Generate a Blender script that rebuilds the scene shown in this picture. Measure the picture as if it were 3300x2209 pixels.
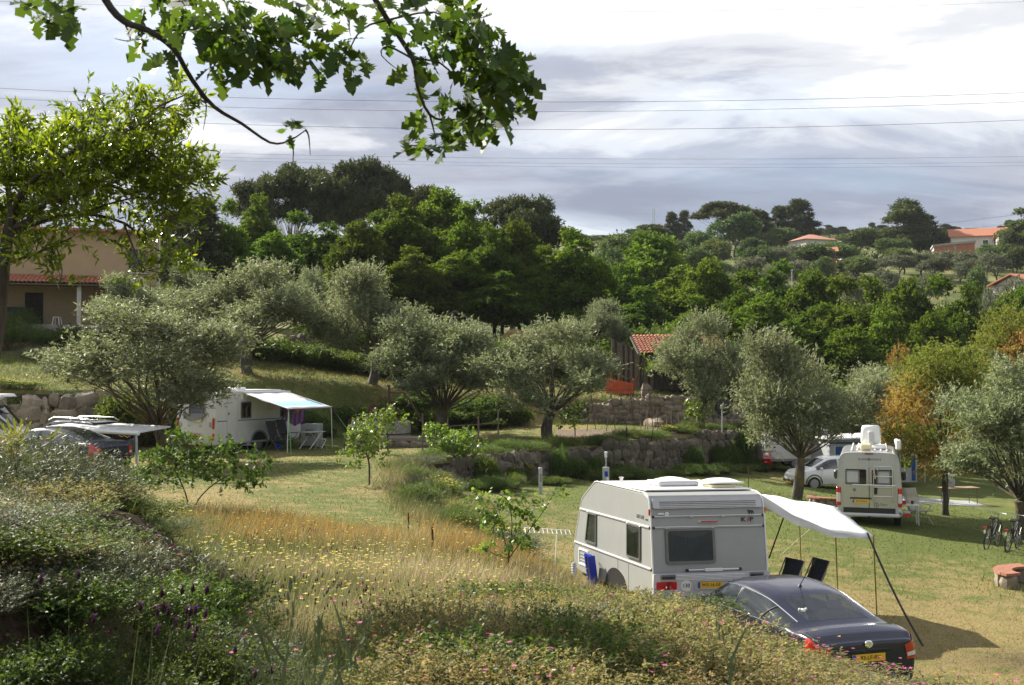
import bpy, math, random
import numpy as np
from mathutils import Vector, Matrix
for o in list(bpy.data.objects):
 bpy.data.objects.remove(o)
scene = bpy.context.scene
COL = scene.collection
R = math.radians
PI = math.pi
# --- camera
CZ = 4.7                      # eye height over the lower lawn
F = 3700.0                    # focal length in photograph pixels (3300 wide)
PITCH = math.atan((1200 - 1104.5) / F)
cam_d = bpy.data.cameras.new('camera')
cam_d.sensor_width = 36.0
cam_d.lens = 36.0 * F / 3300.0
cam_d.clip_start = 0.05
cam_d.clip_end = 20000
cam_d.dof.use_dof = True
cam_d.dof.focus_distance = 26.0
cam_d.dof.aperture_fstop = 8.0
cam = bpy.data.objects.new('camera', cam_d)
COL.objects.link(cam)
cam.location = (0, 0, CZ)
cam.rotation_euler = (PI / 2 + PITCH, 0, 0)
scene.camera = cam
# --- sky + sun
SUN_EL = R(36)
SUN_AZ = R(-46)               # from +Y, negative = left
to_sun = Vector((math.sin(SUN_AZ) * math.cos(SUN_EL), math.cos(SUN_AZ) * math.cos(SUN_EL), math.sin(SUN_EL)))
sun_d = bpy.data.lights.new('sun', 'SUN')
sun_d.energy = 5.0
sun_d.angle = R(0.53)
sun_d.color = (1.0, 0.93, 0.80)
sun = bpy.data.objects.new('sun', sun_d)
COL.objects.link(sun)
sun.rotation_euler = (-to_sun).to_track_quat('-Z', 'Y').to_euler()
sun.location = to_sun * 60
world = bpy.data.worlds.new('World')
scene.world = world
world.use_nodes = True
wn = world.node_tree.nodes
wl = world.node_tree.links
wn.clear()
w_out = wn.new('ShaderNodeOutputWorld')
w_sky = wn.new('ShaderNodeTexSky')
w_sky.sky_type = 'NISHITA'
w_sky.sun_disc = False
w_sky.sun_elevation = SUN_EL
w_sky.sun_rotation = SUN_AZ
w_bg = wn.new('ShaderNodeBackground')
w_bg.inputs['Strength'].default_value = 0.10
wl.new(w_sky.outputs[0], w_bg.inputs[0])
tc = wn.new('ShaderNodeTexCoord')
sep = wn.new('ShaderNodeSeparateXYZ')
wl.new(tc.outputs['Generated'], sep.inputs[0])
def wmath(op, a, b=None, clamp=False):
 n = wn.new('ShaderNodeMath')
 n.operation = op
 n.use_clamp = clamp
 for i, v in enumerate((a, b)):
  if v is None:
   continue
  if isinstance(v, (int, float)):
   n.inputs[i].default_value = v
  else:
   wl.new(v, n.inputs[i])
 return n.outputs[0]
zz = wmath('MAXIMUM', sep.outputs[2], 0.0)
zz = wmath('ADD', zz, 0.16)
cxx = wmath('DIVIDE', sep.outputs[0], zz)
cyy = wmath('DIVIDE', sep.outputs[1], zz)
comb = wn.new('ShaderNodeCombineXYZ')
wl.new(cxx, comb.inputs[0])
wl.new(cyy, comb.inputs[1])
CLOUD_SX = 0.6
def wnoise(scale, detail, rough, off, dist=0.0):
 mp = wn.new('ShaderNodeMapping')
 mp.inputs['Location'].default_value = off
 mp.inputs['Scale'].default_value = (CLOUD_SX, 1.0, 1.0)
 wl.new(comb.outputs[0], mp.inputs[0])
 n = wn.new('ShaderNodeTexNoise')
 n.inputs['Scale'].default_value = scale
 n.inputs['Detail'].default_value = detail
 n.inputs['Roughness'].default_value = rough
 n.inputs['Distortion'].default_value = dist
 wl.new(mp.outputs[0], n.inputs['Vector'])
 return n.outputs[0]
CLOUD_OFF = (5.5, 5.8, 0.0)
n_big = wnoise(0.72, 2.0, 0.45, CLOUD_OFF, 0.3)
n_mid = wnoise(2.3, 10.0, 0.60, (7.3, 2.2, 1.0), 0.55)
mixv = wmath('ADD', wmath('MULTIPLY', n_big, 0.55), wmath('MULTIPLY', n_mid, 0.45))
ramp = wn.new('ShaderNodeValToRGB')
ramp.color_ramp.interpolation = 'EASE'
els = ramp.color_ramp.elements
els[0].position = 0.38
els[0].color = (0.33, 0.37, 0.48, 1)
els[1].position = 0.57
els[1].color = (1.12, 1.12, 1.12, 1)
e = els.new(0.46)
e.color = (0.50, 0.53, 0.63, 1)
e = els.new(0.52)
e.color = (0.84, 0.86, 0.91, 1)
wl.new(mixv, ramp.inputs[0])
w_bg2 = wn.new('ShaderNodeBackground')
w_bg2.inputs['Strength'].default_value = 0.44
wl.new(ramp.outputs[0], w_bg2.inputs[0])
n_cov = wnoise(0.9, 6.0, 0.55, (1.3, 8.2, 4.0), 0.2)
cov = wn.new('ShaderNodeMapRange')
cov.inputs['From Min'].default_value = 0.30
cov.inputs['From Max'].default_value = 0.46
cov.inputs['To Min'].default_value = 0.72
cov.inputs['To Max'].default_value = 1.0
wl.new(n_cov, cov.inputs['Value'])
w_mix = wn.new('ShaderNodeMixShader')
wl.new(cov.outputs[0], w_mix.inputs[0])
wl.new(w_bg.outputs[0], w_mix.inputs[1])
wl.new(w_bg2.outputs[0], w_mix.inputs[2])
wl.new(w_mix.outputs[0], w_out.inputs[0])
vs = scene.view_settings
vs.view_transform = 'Standard'
vs.look = 'None'
vs.exposure = 1.22
vs.gamma = 1.0
vs.use_curve_mapping = False
scene.render.engine = 'CYCLES'
scene.cycles.max_bounces = 6
scene.cycles.diffuse_bounces = 3
scene.cycles.glossy_bounces = 3
scene.cycles.transmission_bounces = 4
scene.cycles.transparent_max_bounces = 8
scene.cycles.caustics_reflective = False
scene.cycles.caustics_refractive = False
# --- pixel <-> world planning helpers
def at(px, py, Y):
 """world point at depth Y seen at photograph pixel (px, py) (3300 x 2209)"""
 u = (px - 1650.0) / F
 v = (1104.5 - py) / F
 c, s = math.cos(PITCH), math.sin(PITCH)
 dy = c - v * s
 dz = s + v * c
 k = Y / dy
 return Vector((u * k, Y, CZ + dz * k))
def proj(p):
 c, s = math.cos(PITCH), math.sin(PITCH)
 dx, dy, dz = p[0], p[1], p[2] - CZ
 fwd = dy * c + dz * s
 up = -dy * s + dz * c
 return (1650 + F * dx / fwd, 1104.5 - F * up / fwd)
# --- terrain heights
def tps(points, smooth=0.0):
 P = np.array(points, float)
 X = P[:, :2]
 n = len(X)
 d = np.linalg.norm(X[:, None] - X[None], axis=2)
 K = np.where(d > 0, d * d * np.log(d + 1e-9), 0.0) + smooth * np.eye(n)
 A = np.zeros((n + 3, n + 3))
 A[:n, :n] = K
 A[:n, n] = 1
 A[:n, n + 1:] = X
 A[n, :n] = 1
 A[n + 1:, :n] = X.T
 b = np.zeros(n + 3)
 b[:n] = P[:, 2]
 w = np.linalg.solve(A, b)
 def f(x, y):
  x = np.asarray(x, float)
  y = np.asarray(y, float)
  out = w[n] + w[n + 1] * x + w[n + 2] * y
  for i in range(n):
   r2 = (x - X[i, 0]) ** 2 + (y - X[i, 1]) ** 2
   out = out + w[i] * 0.5 * r2 * np.log(r2 + 1e-9)
  return out
 return f
LOWER = tps([(4, 22, .02), (5, 17, -.1), (9, 12, -.25), (11.6, 37.5, -.29), (14.7, 34.5, -.55), (15.5, 58, -.85), (13.4, 62, -.4),
    (-2.6, 42, .55), (4.1, 51, .2), (12.1, 28, -.45), (11.4, 46, -.4), (8.5, 19, -.22), (1, 24, .25), (0, 32, .35),
    (20, 40, -1.0), (25, 25, -1.1), (25, 60, -1.4), (35, 40, -1.8), (45, 60, -2.2), (30, 10, -1.2), (40, 90, -3), (60, 60, -3)])
UPPER = tps([(-5.3, 30, 1.45), (-11.5, 46, 1.3), (-9, 41, 1.45), (-2.8, 42, 1.5), (4.1, 51, 1.5), (12.5, 62, 1.5), (1.45, 54, 1.5),
    (-2.9, 55, 1.5), (5.8, 62, 1.85), (-6.6, 61, 1.9), (-12, 51, 1.6), (-18, 42, 1.35), (-25, 44, 1.4), (-14, 36, 1.5),
    (-3, 10.5, 2.45), (-4.2, 24, 1.48), (-1.1, 9, 2.5), (-3, 15, 2.06), (-.95, 14, 2.0), (.76, 8, 2.5), (2.2, 8.5, 2.3),
    (3.0, 12.5, 1.45), (5, 12, 1.0), (1, 15, 1.6), (8, 9, .9), (5.0, 8, 1.75), (0, 0, 3.1), (5, 0, 2.9), (-5, 0, 3.3), (0, 4, 2.85), (-9, 20, 2.0),
    (-15, 25, 1.9), (12, 0, 2.0), (-1, 20, 1.6), (-20, 10, 3.0), (20, 70, 1.0), (14, 5, .9)])
TOP = tps([(-22, 49, 3.9), (-18, 51, 3.9), (-12, 55, 4.1), (-8, 58, 4.1), (-5, 62, 3.8), (5, 66, 3.6), (12, 67, 3.3), (-28, 69, 7.0), (-22, 60, 5.3),
   (-17, 66, 6.3), (-10, 67, 5.2), (-3, 75, 6.3), (3, 78, 6.2), (10, 76, 4.6), (18, 74, 2.2), (-20, 100, 8), (0, 100, 6.5),
   (22, 95, 1.0), (40, 95, -2), (-45, 60, 7), (-50, 100, 10), (-40, 75, 8), (28, 72, -.5), (60, 95, -3), (-30, 50, 4.2)])
B1 = np.array([(60, 3), (16, 10.0), (8, 12.3), (5.6, 13.4), (3.2, 15.6), (1.6, 19), (0.2, 23), (-1.2, 28), (-2.4, 34), (-3.0, 41.2), (4.0, 50.8), (12.6, 62.2), (17, 67), (30, 76), (80, 95)], float)
W1 = np.array([4, 3.0, 1.8, 1.6, 1.6, 1.7, 1.8, 1.8, 1.6, .14, .14, .14, 2.5, 5, 8], float)
B2 = np.array([(-60, 46), (-30, 48.2), (-20.5, 49.3), (-15, 51.8), (-9, 56.2), (-4.5, 60.5), (0, 62.4), (6, 63.6), (13, 65.4), (17, 67.6), (30, 78), (80, 97)], float)
W2 = np.array([.6, .35, .35, 1.2, 1.5, 1.5, 1.1, .45, .4, 2.5, 5, 8], float)
def side(x, y, B, W):
 """signed distance (positive = left of the path) and local half width"""
 best = np.full(np.shape(x), 1e18)
 sd = np.zeros(np.shape(x))
 ww = np.ones(np.shape(x))
 for i in range(len(B) - 1):
  a, b = B[i], B[i + 1]
  e = b - a
  L2 = e @ e
  t = np.clip(((x - a[0]) * e[0] + (y - a[1]) * e[1]) / L2, 0, 1)
  dx = x - (a[0] + t * e[0])
  dy = y - (a[1] + t * e[1])
  d2 = dx * dx + dy * dy
  s = np.where(e[0] * (y - a[1]) - e[1] * (x - a[0]) >= 0, 1.0, -1.0)
  m = d2 < best
  best = np.where(m, d2, best)
  sd = np.where(m, s * np.sqrt(d2), sd)
  ww = np.where(m, W[i] * (1 - t) + W[i + 1] * t, ww)
 return sd, ww
def sstep(t):
 t = np.clip(t, 0, 1)
 return t * t * (3 - 2 * t)
def vnoise(x, y, s, seed=0):
 """cheap smooth pseudo noise from sines, about -1..1"""
 r = np.random.RandomState(seed)
 out = np.zeros(np.shape(x))
 for k in range(6):
  a = r.uniform(0, 2 * PI)
  f = s * r.uniform(.6, 1.7)
  out = out + np.sin((x * math.cos(a) + y * math.sin(a)) * f + r.uniform(0, 6.28))
 return out / 3.2
MID_Y = [95, 110, 130, 150, 180, 230, 300, 430, 520, 700, 1200, 5000]
def far_h(x, y):
 right = np.interp(y, MID_Y, [-2, -1, 2, 8, 17, 27, 37, 55, 60, 58, 50, 40])
 left = np.interp(y, MID_Y, [8, 9, 10.5, 12, 14, 18, 24, 36, 42, 46, 46, 40])
 t = sstep((x + .04 * y + 20) / 60.0)
 return left * (1 - t) + right * t + vnoise(x, y, .035, 5) * np.clip((y - 140) / 100, 0, 1) * 1.2
def ground(x, y):
 x = np.asarray(x, float)
 y = np.asarray(y, float)
 s1, w1 = side(x, y, B1, W1)
 s2, w2 = side(x, y, B2, W2)
 t1 = sstep(s1 / (2 * w1) + .5)
 t2 = sstep(s2 / (2 * w2) + .5)
 xc = np.clip(x, -60, 70)
 yc = np.clip(y, -10, 105)
 z = LOWER(np.clip(x, -20, 60), yc) * (1 - t1) + UPPER(np.clip(x, -30, 22), np.clip(y, -6, 72)) * t1
 z = z * (1 - t2) + TOP(xc, np.clip(y, 40, 105)) * t2
 m = sstep((-1.75 - .10 * (y - 6) + .22 * np.sin(y * 2.1) - x) / 1.5) * sstep((14.5 - y) / 4.0) * sstep((y - 1.0) / 4.5)
 z = z + m * 1.0
 f = sstep((y - 95) / 25.0)
 z = z * (1 - f) + far_h(x, y) * f
 bump = vnoise(x, y, 1.3, 2) * .03 + vnoise(x, y, 4.1, 3) * .012
 return z + bump
def gz(x, y):
 return float(ground(np.array([x]), np.array([y]))[0])
def gpt(px, py, y0=8.0, y1=600.0):
 """first ground point hit by the ray through a photograph pixel"""
 Y = np.concatenate([np.arange(y0, 110, .1), np.arange(110, y1, 1.0)])
 p0 = at(px, py, 1.0)
 x = p0.x * Y
 z = CZ + (p0.z - CZ) * Y
 h = ground(x, Y)
 k = np.argmax(z < h)
 if not (z < h).any():
  k = len(Y) - 1
 return Vector((x[k], Y[k], h[k]))
# --- object helpers
MATS = {}
def _obj(name, data, parent=None):
 o = bpy.data.objects.new(name, data)
 COL.objects.link(o)
 if parent is not None:
  o.parent = parent
 return o
def tag(o, label=None, cat=None, group=None, kind=None):
 if label:
  o['label'] = label
 if cat:
  o['category'] = cat
 if group:
  o['group'] = group
 if kind:
  o['kind'] = kind
 return o
def thing(name, label, cat, loc=(0, 0, 0), rz=0.0, group=None):
 o = _obj(name, None)
 o.empty_display_size = 0.2
 o.location = loc
 o.rotation_euler = (0, 0, rz)
 return tag(o, label, cat, group)
def copy_tree(o, parent=None):
 c = o.copy()
 COL.objects.link(c)
 c.parent = parent
 for ch in o.children:
  copy_tree(ch, c)
 return c
def place_copy(src, first, loc, rz, sc, label, group=None):
 o = src if first else copy_tree(src)
 o.location = loc
 o.rotation_euler = (0, 0, rz)
 o.scale = sc if hasattr(sc, '__len__') else (sc, sc, sc)
 o['label'] = label
 if group:
  o['group'] = group
 return o
class MB:
 """collects shapes into one mesh"""
 def __init__(self):
  self.V = []
  self.Fc = []
  self.M = Matrix.Identity(4)
 def add(self, vs, fs):
  b = len(self.V)
  M = self.M
  for v in vs:
   self.V.append(tuple(M @ Vector(v)))
  for f in fs:
   self.Fc.append(tuple(b + i for i in f))
  return self
 def xf(self, loc=(0, 0, 0), rot=(0, 0, 0)):
  from mathutils import Euler
  self.M = Matrix.Translation(loc) @ Euler(rot).to_matrix().to_4x4()
  return self
 def box(self, c, s, ch=0.0):
  x, y, z = c
  a, b, d = s[0] / 2, s[1] / 2, s[2] / 2
  ch = min(ch, a * .95, b * .95, d * .95)
  if ch <= 0:
   vs = [(x + i * a, y + j * b, z + k * d) for k in (-1, 1) for j in (-1, 1) for i in (-1, 1)]
   fs = [(0, 2, 3, 1), (4, 5, 7, 6), (0, 1, 5, 4), (2, 6, 7, 3), (0, 4, 6, 2), (1, 3, 7, 5)]
   return self.add(vs, fs)
  vs = []
  idx = {}
  for i in (-1, 1):
   for j in (-1, 1):
    for k in (-1, 1):
     idx[(i, j, k, 0)] = len(vs)
     vs.append((x + i * a, y + j * (b - ch), z + k * (d - ch)))
     idx[(i, j, k, 1)] = len(vs)
     vs.append((x + i * (a - ch), y + j * b, z + k * (d - ch)))
     idx[(i, j, k, 2)] = len(vs)
     vs.append((x + i * (a - ch), y + j * (b - ch), z + k * d))
  fs = []
  for i in (-1, 1):
   q = [idx[(i, j, k, 0)] for j, k in ((-1, -1), (1, -1), (1, 1), (-1, 1))]
   fs.append(tuple(q if i > 0 else q[::-1]))
  for j in (-1, 1):
   q = [idx[(i, j, k, 1)] for i, k in ((-1, -1), (-1, 1), (1, 1), (1, -1))]
   fs.append(tuple(q if j > 0 else q[::-1]))
  for k in (-1, 1):
   q = [idx[(i, j, k, 2)] for i, j in ((-1, -1), (1, -1), (1, 1), (-1, 1))]
   fs.append(tuple(q if k > 0 else q[::-1]))
  for i in (-1, 1):
   for j in (-1, 1):
    q = [idx[(i, j, -1, 0)], idx[(i, j, 1, 0)], idx[(i, j, 1, 1)], idx[(i, j, -1, 1)]]
    fs.append(tuple(q if i * j < 0 else q[::-1]))
  for i in (-1, 1):
   for k in (-1, 1):
    q = [idx[(i, -1, k, 0)], idx[(i, 1, k, 0)], idx[(i, 1, k, 2)], idx[(i, -1, k, 2)]]
    fs.append(tuple(q if i * k > 0 else q[::-1]))
  for j in (-1, 1):
   for k in (-1, 1):
    q = [idx[(-1, j, k, 1)], idx[(1, j, k, 1)], idx[(1, j, k, 2)], idx[(-1, j, k, 2)]]
    fs.append(tuple(q if j * k < 0 else q[::-1]))
  for i in (-1, 1):
   for j in (-1, 1):
    for k in (-1, 1):
     q = [idx[(i, j, k, 0)], idx[(i, j, k, 1)], idx[(i, j, k, 2)]]
     fs.append(tuple(q if i * j * k > 0 else q[::-1]))
  return self.add(vs, fs)
 def tube(self, pts, rad, n=8, cap=True, rn=None, rough=0.0):
  pts = [Vector(p) for p in pts]
  if not hasattr(rad, '__len__'):
   rad = [rad] * len(pts)
  vs = []
  prev = None
  for i, p in enumerate(pts):
   t = (pts[min(i + 1, len(pts) - 1)] - pts[max(i - 1, 0)])
   t = t.normalized() if t.length > 1e-9 else Vector((0, 0, 1))
   if prev is None:
    u = t.orthogonal().normalized()
   else:
    u = prev - t * prev.dot(t)
    u = u.normalized() if u.length > 1e-6 else t.orthogonal().normalized()
   prev = u
   w = t.cross(u)
   for k in range(n):
    a = 2 * PI * k / n
    r = rad[i]
    if rough and rn is not None:
     r *= 1 + rn.uniform(-rough, rough)
    vs.append(p + (u * math.cos(a) + w * math.sin(a)) * r)
  fs = []
  for i in range(len(pts) - 1):
   for k in range(n):
    fs.append((i * n + k, i * n + (k + 1) % n, (i + 1) * n + (k + 1) % n, (i + 1) * n + k))
  if cap:
   fs.append(tuple(range(n))[::-1])
   fs.append(tuple(range((len(pts) - 1) * n, len(pts) * n)))
  return self.add(vs, fs)
 def lathe(self, prof, n=16, c=(0, 0, 0), axis='Z'):
  vs = []
  for r, h in prof:
   for k in range(n):
    a = 2 * PI * k / n
    x, y = r * math.cos(a), r * math.sin(a)
    if axis == 'Z':
     v = (x, y, h)
    elif axis == 'X':
     v = (h, x, y)
    else:
     v = (y, h, x)
    vs.append((v[0] + c[0], v[1] + c[1], v[2] + c[2]))
  fs = []
  m = len(prof)
  for i in range(m - 1):
   for k in range(n):
    fs.append((i * n + k, i * n + (k + 1) % n, (i + 1) * n + (k + 1) % n, (i + 1) * n + k))
  if prof[0][0] > 1e-5:
   fs.append(tuple(range(n))[::-1])
  if prof[-1][0] > 1e-5:
   fs.append(tuple(range((m - 1) * n, m * n)))
  return self.add(vs, fs)
 def prism(self, poly, o, u, v, t):
  """polygon (a,b) in plane o + a*u + b*v, extruded by vector t"""
  o, u, v, t = Vector(o), Vector(u), Vector(v), Vector(t)
  n = len(poly)
  vs = [o + u * a + v * b for a, b in poly] + [o + u * a + v * b + t for a, b in poly]
  flip = u.cross(v).dot(t) > 0
  f0 = tuple(range(n))
  f1 = tuple(range(n, 2 * n))
  fs = [f0[::-1], f1] if flip else [f0, f1[::-1]]
  for i in range(n):
   j = (i + 1) % n
   q = (i, j, n + j, n + i)
   fs.append(q if flip else q[::-1])
  return self.add(vs, fs)
 def grid(self, P, close_u=False):
  """P[i][j] grid of points"""
  m, n = len(P), len(P[0])
  vs = [p for row in P for p in row]
  fs = []
  for i in range(m if close_u else m - 1):
   for j in range(n - 1):
    i2 = (i + 1) % m
    fs.append((i * n + j, i * n + j + 1, i2 * n + j + 1, i2 * n + j))
  return self.add(vs, fs)
 def mesh(self, name, mat=None, smooth=None):
  me = bpy.data.meshes.new(name)
  me.from_pydata(self.V, [], self.Fc)
  if mat is not None:
   me.materials.append(MATS[mat] if isinstance(mat, str) else mat)
  if smooth is not None:
   me.polygons.foreach_set('use_smooth', [True] * len(me.polygons))
   me.set_sharp_from_angle(angle=R(smooth))
  me.update()
  return me
 def build(self, name, mat, parent=None, smooth=35):
  return _obj(name, self.mesh(name, mat, smooth), parent)
def rrect(w, h, r, n=5, cx=0.0, cy=0.0):
 """rounded rectangle outline"""
 out = []
 for (sx, sy, a0) in ((1, 1, 0), (-1, 1, 90), (-1, -1, 180), (1, -1, 270)):
  for k in range(n + 1):
   a = R(a0 + 90.0 * k / n)
   out.append((cx + sx * (w / 2 - r) + r * math.cos(a), cy + sy * (h / 2 - r) + r * math.sin(a)))
 return out
def ring(mb, outer, inner, o, u, v, t):
 """frame between two outlines with equal count, extruded by t"""
 o, u, v, t = Vector(o), Vector(u), Vector(v), Vector(t)
 n = len(outer)
 P = lambda q, k: o + u * q[0] + v * q[1] + t * k
 vs = [P(q, 0) for q in outer] + [P(q, 1) for q in outer] + [P(q, 1) for q in inner] + [P(q, 0) for q in inner]
 fs = []
 flip = u.cross(v).dot(t) > 0
 for i in range(n):
  j = (i + 1) % n
  for a in range(4):
   b = (a + 1) % 4
   q = (a * n + i, a * n + j, b * n + j, b * n + i)
   fs.append(q if flip else q[::-1])
 mb.add(vs, fs)
def np_mesh(name, V, Q, mat, var=None, smooth=False):
 """fast mesh from arrays: V (n,3), Q (m,k) faces of k corners"""
 me = bpy.data.meshes.new(name)
 V = np.ascontiguousarray(V, dtype=np.float32)
 Q = np.ascontiguousarray(Q, dtype=np.int32)
 m, k = Q.shape
 me.vertices.add(len(V))
 me.vertices.foreach_set('co', V.ravel())
 me.loops.add(m * k)
 me.loops.foreach_set('vertex_index', Q.ravel())
 me.polygons.add(m)
 me.polygons.foreach_set('loop_start', np.arange(0, m * k, k, dtype=np.int32))
 try:
  me.polygons.foreach_set('loop_total', np.full(m, k, dtype=np.int32))
 except Exception:
  pass
 if smooth:
  me.polygons.foreach_set('use_smooth', np.ones(m, dtype=bool))
 if var is not None:
  a = me.attributes.new('var', 'FLOAT', 'FACE')
  a.data.foreach_set('value', np.ascontiguousarray(var, dtype=np.float32))
 me.materials.append(MATS[mat] if isinstance(mat, str) else mat)
 me.update(calc_edges=True)
 return me
def text(s, mat, parent, size, o, u, v, name='lettering', depth=0.003, align='CENTER', shear=0.0, wscale=1.0, bold=0.0):
 """lettering as a thin mesh: written along u with up v, at o"""
 cu = bpy.data.curves.new('t', 'FONT')
 cu.body = s
 cu.size = 1.0
 cu.extrude = 0.5 * depth / size
 cu.offset = bold
 cu.shear = shear
 cu.align_x = align
 cu.align_y = 'CENTER'
 cu.resolution_u = 3
 t = bpy.data.objects.new('t', cu)
 COL.objects.link(t)
 dg = bpy.context.evaluated_depsgraph_get()
 me = bpy.data.meshes.new_from_object(t.evaluated_get(dg))
 bpy.data.objects.remove(t)
 bpy.data.curves.remove(cu)
 me.materials.clear()
 me.materials.append(MATS[mat])
 u, v = Vector(u).normalized(), Vector(v).normalized()
 w = u.cross(v)
 M = Matrix((u * size * wscale, v * size, w * size)).transposed().to_4x4()
 M.translation = Vector(o)
 me.transform(M)
 return _obj(name, me, parent)
# --- materials
def new_mat(name):
 m = bpy.data.materials.new(name)
 m.use_nodes = True
 nt = m.node_tree
 nt.nodes.clear()
 out = nt.nodes.new('ShaderNodeOutputMaterial')
 MATS[name] = m
 return m, nt, out
def bsdf(nt, out):
 b = nt.nodes.new('ShaderNodeBsdfPrincipled')
 nt.links.new(b.outputs[0], out.inputs[0])
 return b
def noise(nt, scale, detail=4, rough=.55, coord='Object', dist=0.0, sc3=None):
 t = nt.nodes.new('ShaderNodeTexCoord')
 n = nt.nodes.new('ShaderNodeTexNoise')
 n.inputs['Scale'].default_value = scale
 n.inputs['Detail'].default_value = detail
 n.inputs['Roughness'].default_value = rough
 n.inputs['Distortion'].default_value = dist
 if sc3:
  mp = nt.nodes.new('ShaderNodeMapping')
  mp.inputs['Scale'].default_value = sc3
  nt.links.new(t.outputs[coord], mp.inputs[0])
  nt.links.new(mp.outputs[0], n.inputs['Vector'])
 else:
  nt.links.new(t.outputs[coord], n.inputs['Vector'])
 return n.outputs[0]
def cramp(nt, fac, stops):
 r = nt.nodes.new('ShaderNodeValToRGB')
 e = r.color_ramp.elements
 while len(e) > 1:
  e.remove(e[-1])
 for i, (p, c) in enumerate(stops):
  x = e[0] if i == 0 else e.new(p)
  x.position = p
  x.color = (*c, 1)
 if fac is not None:
  nt.links.new(fac, r.inputs[0])
 return r.outputs[0]
def bump(nt, b, h, strength=.3, dist=.02):
 n = nt.nodes.new('ShaderNodeBump')
 n.inputs['Strength'].default_value = strength
 n.inputs['Distance'].default_value = dist
 nt.links.new(h, n.inputs['Height'])
 nt.links.new(n.outputs[0], b.inputs['Normal'])
def mixc(nt, fac, a, b, mode='MIX'):
 m = nt.nodes.new('ShaderNodeMix')
 m.data_type = 'RGBA'
 m.blend_type = mode
 for k, v in ((0, fac), (6, a), (7, b)):
  if isinstance(v, (int, float)):
   m.inputs[k].default_value = v
  elif isinstance(v, tuple):
   m.inputs[k].default_value = (*v, 1)
  else:
   nt.links.new(v, m.inputs[k])
 return m.outputs[2]
def plain(name, col, rough=.5, metal=0.0, var=.12, scale=6.0, spec=.5, coat=0.0, bumps=0.0, dirt=None):
 """painted / plastic / cloth surface with slight mottling and optional dirt"""
 m, nt, out = new_mat(name)
 b = bsdf(nt, out)
 n = noise(nt, scale, 5, .6)
 lo = tuple(max(0, c * (1 - var)) for c in col)
 hi = tuple(min(1, c * (1 + var)) for c in col)
 c = cramp(nt, n, [(.3, lo), (.7, hi)])
 if dirt:
  n2 = noise(nt, 2.3, 6, .65, sc3=(1, 1, .35))
  f = cramp(nt, n2, [(.5, (0, 0, 0)), (.78, (1, 1, 1))])
  dm = nt.nodes.new('ShaderNodeMath')
  dm.operation = 'MULTIPLY'
  dm.inputs[1].default_value = dirt[1]
  nt.links.new(f, dm.inputs[0])
  c = mixc(nt, dm.outputs[0], c, dirt[0])
 nt.links.new(c, b.inputs['Base Color'])
 b.inputs['Roughness'].default_value = rough
 b.inputs['Metallic'].default_value = metal
 b.inputs['Specular IOR Level'].default_value = spec
 b.inputs['Coat Weight'].default_value = coat
 b.inputs['Coat Roughness'].default_value = .06
 if bumps:
  bump(nt, b, noise(nt, scale * 6, 4), bumps, .01)
 return m
def leafmat(name, stops, trans=.35, rough=.45, spec=.4, hue=.04, val=.25, tboost=1.5, tb=.45):
 """two sided leaf: colours by a per leaf random value, tint by a per plant random value"""
 m, nt, out = new_mat(name)
 a = nt.nodes.new('ShaderNodeAttribute')
 a.attribute_name = 'var'
 c = cramp(nt, a.outputs['Fac'], stops)
 oi = nt.nodes.new('ShaderNodeObjectInfo')
 hs = nt.nodes.new('ShaderNodeHueSaturation')
 for k, (i, base, amp) in enumerate((('Hue', .5, hue), ('Value', 1.0, val))):
  mr = nt.nodes.new('ShaderNodeMapRange')
  mr.inputs['To Min'].default_value = base - amp / 2
  mr.inputs['To Max'].default_value = base + amp / 2
  if k == 0:
   nt.links.new(oi.outputs['Random'], mr.inputs['Value'])
  else:
   ml = nt.nodes.new('ShaderNodeMath')
   ml.operation = 'MULTIPLY'
   ml.inputs[1].default_value = 7.31
   fr = nt.nodes.new('ShaderNodeMath')
   fr.operation = 'FRACT'
   nt.links.new(oi.outputs['Random'], ml.inputs[0])
   nt.links.new(ml.outputs[0], fr.inputs[0])
   nt.links.new(fr.outputs[0], mr.inputs['Value'])
  nt.links.new(mr.outputs[0], hs.inputs[i])
 nt.links.new(c, hs.inputs['Color'])
 b = nt.nodes.new('ShaderNodeBsdfPrincipled')
 b.inputs['Roughness'].default_value = rough
 b.inputs['Specular IOR Level'].default_value = spec
 nt.links.new(hs.outputs[0], b.inputs['Base Color'])
 t = nt.nodes.new('ShaderNodeBsdfTranslucent')
 tcol = mixc(nt, 1.0, hs.outputs[0], (tboost, tboost * .97, tboost * tb), 'MULTIPLY')
 nt.links.new(tcol, t.inputs['Color'])
 mx = nt.nodes.new('ShaderNodeMixShader')
 mx.inputs[0].default_value = trans
 nt.links.new(b.outputs[0], mx.inputs[1])
 nt.links.new(t.outputs[0], mx.inputs[2])
 nt.links.new(mx.outputs[0], out.inputs[0])
 return m
def barkmat(name, c0, c1, moss=None):
 m, nt, out = new_mat(name)
 b = bsdf(nt, out)
 n = noise(nt, 5, 8, .65, sc3=(3, 3, .6))
 c = cramp(nt, n, [(.35, c0), (.65, c1)])
 if moss:
  f = cramp(nt, noise(nt, 2.2, 5, .6), [(.50, (0, 0, 0)), (.62, (1, 1, 1))])
  c = mixc(nt, f, c, moss)
 nt.links.new(c, b.inputs['Base Color'])
 b.inputs['Roughness'].default_value = .9
 bump(nt, b, n, .8, .03)
 return m
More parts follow.
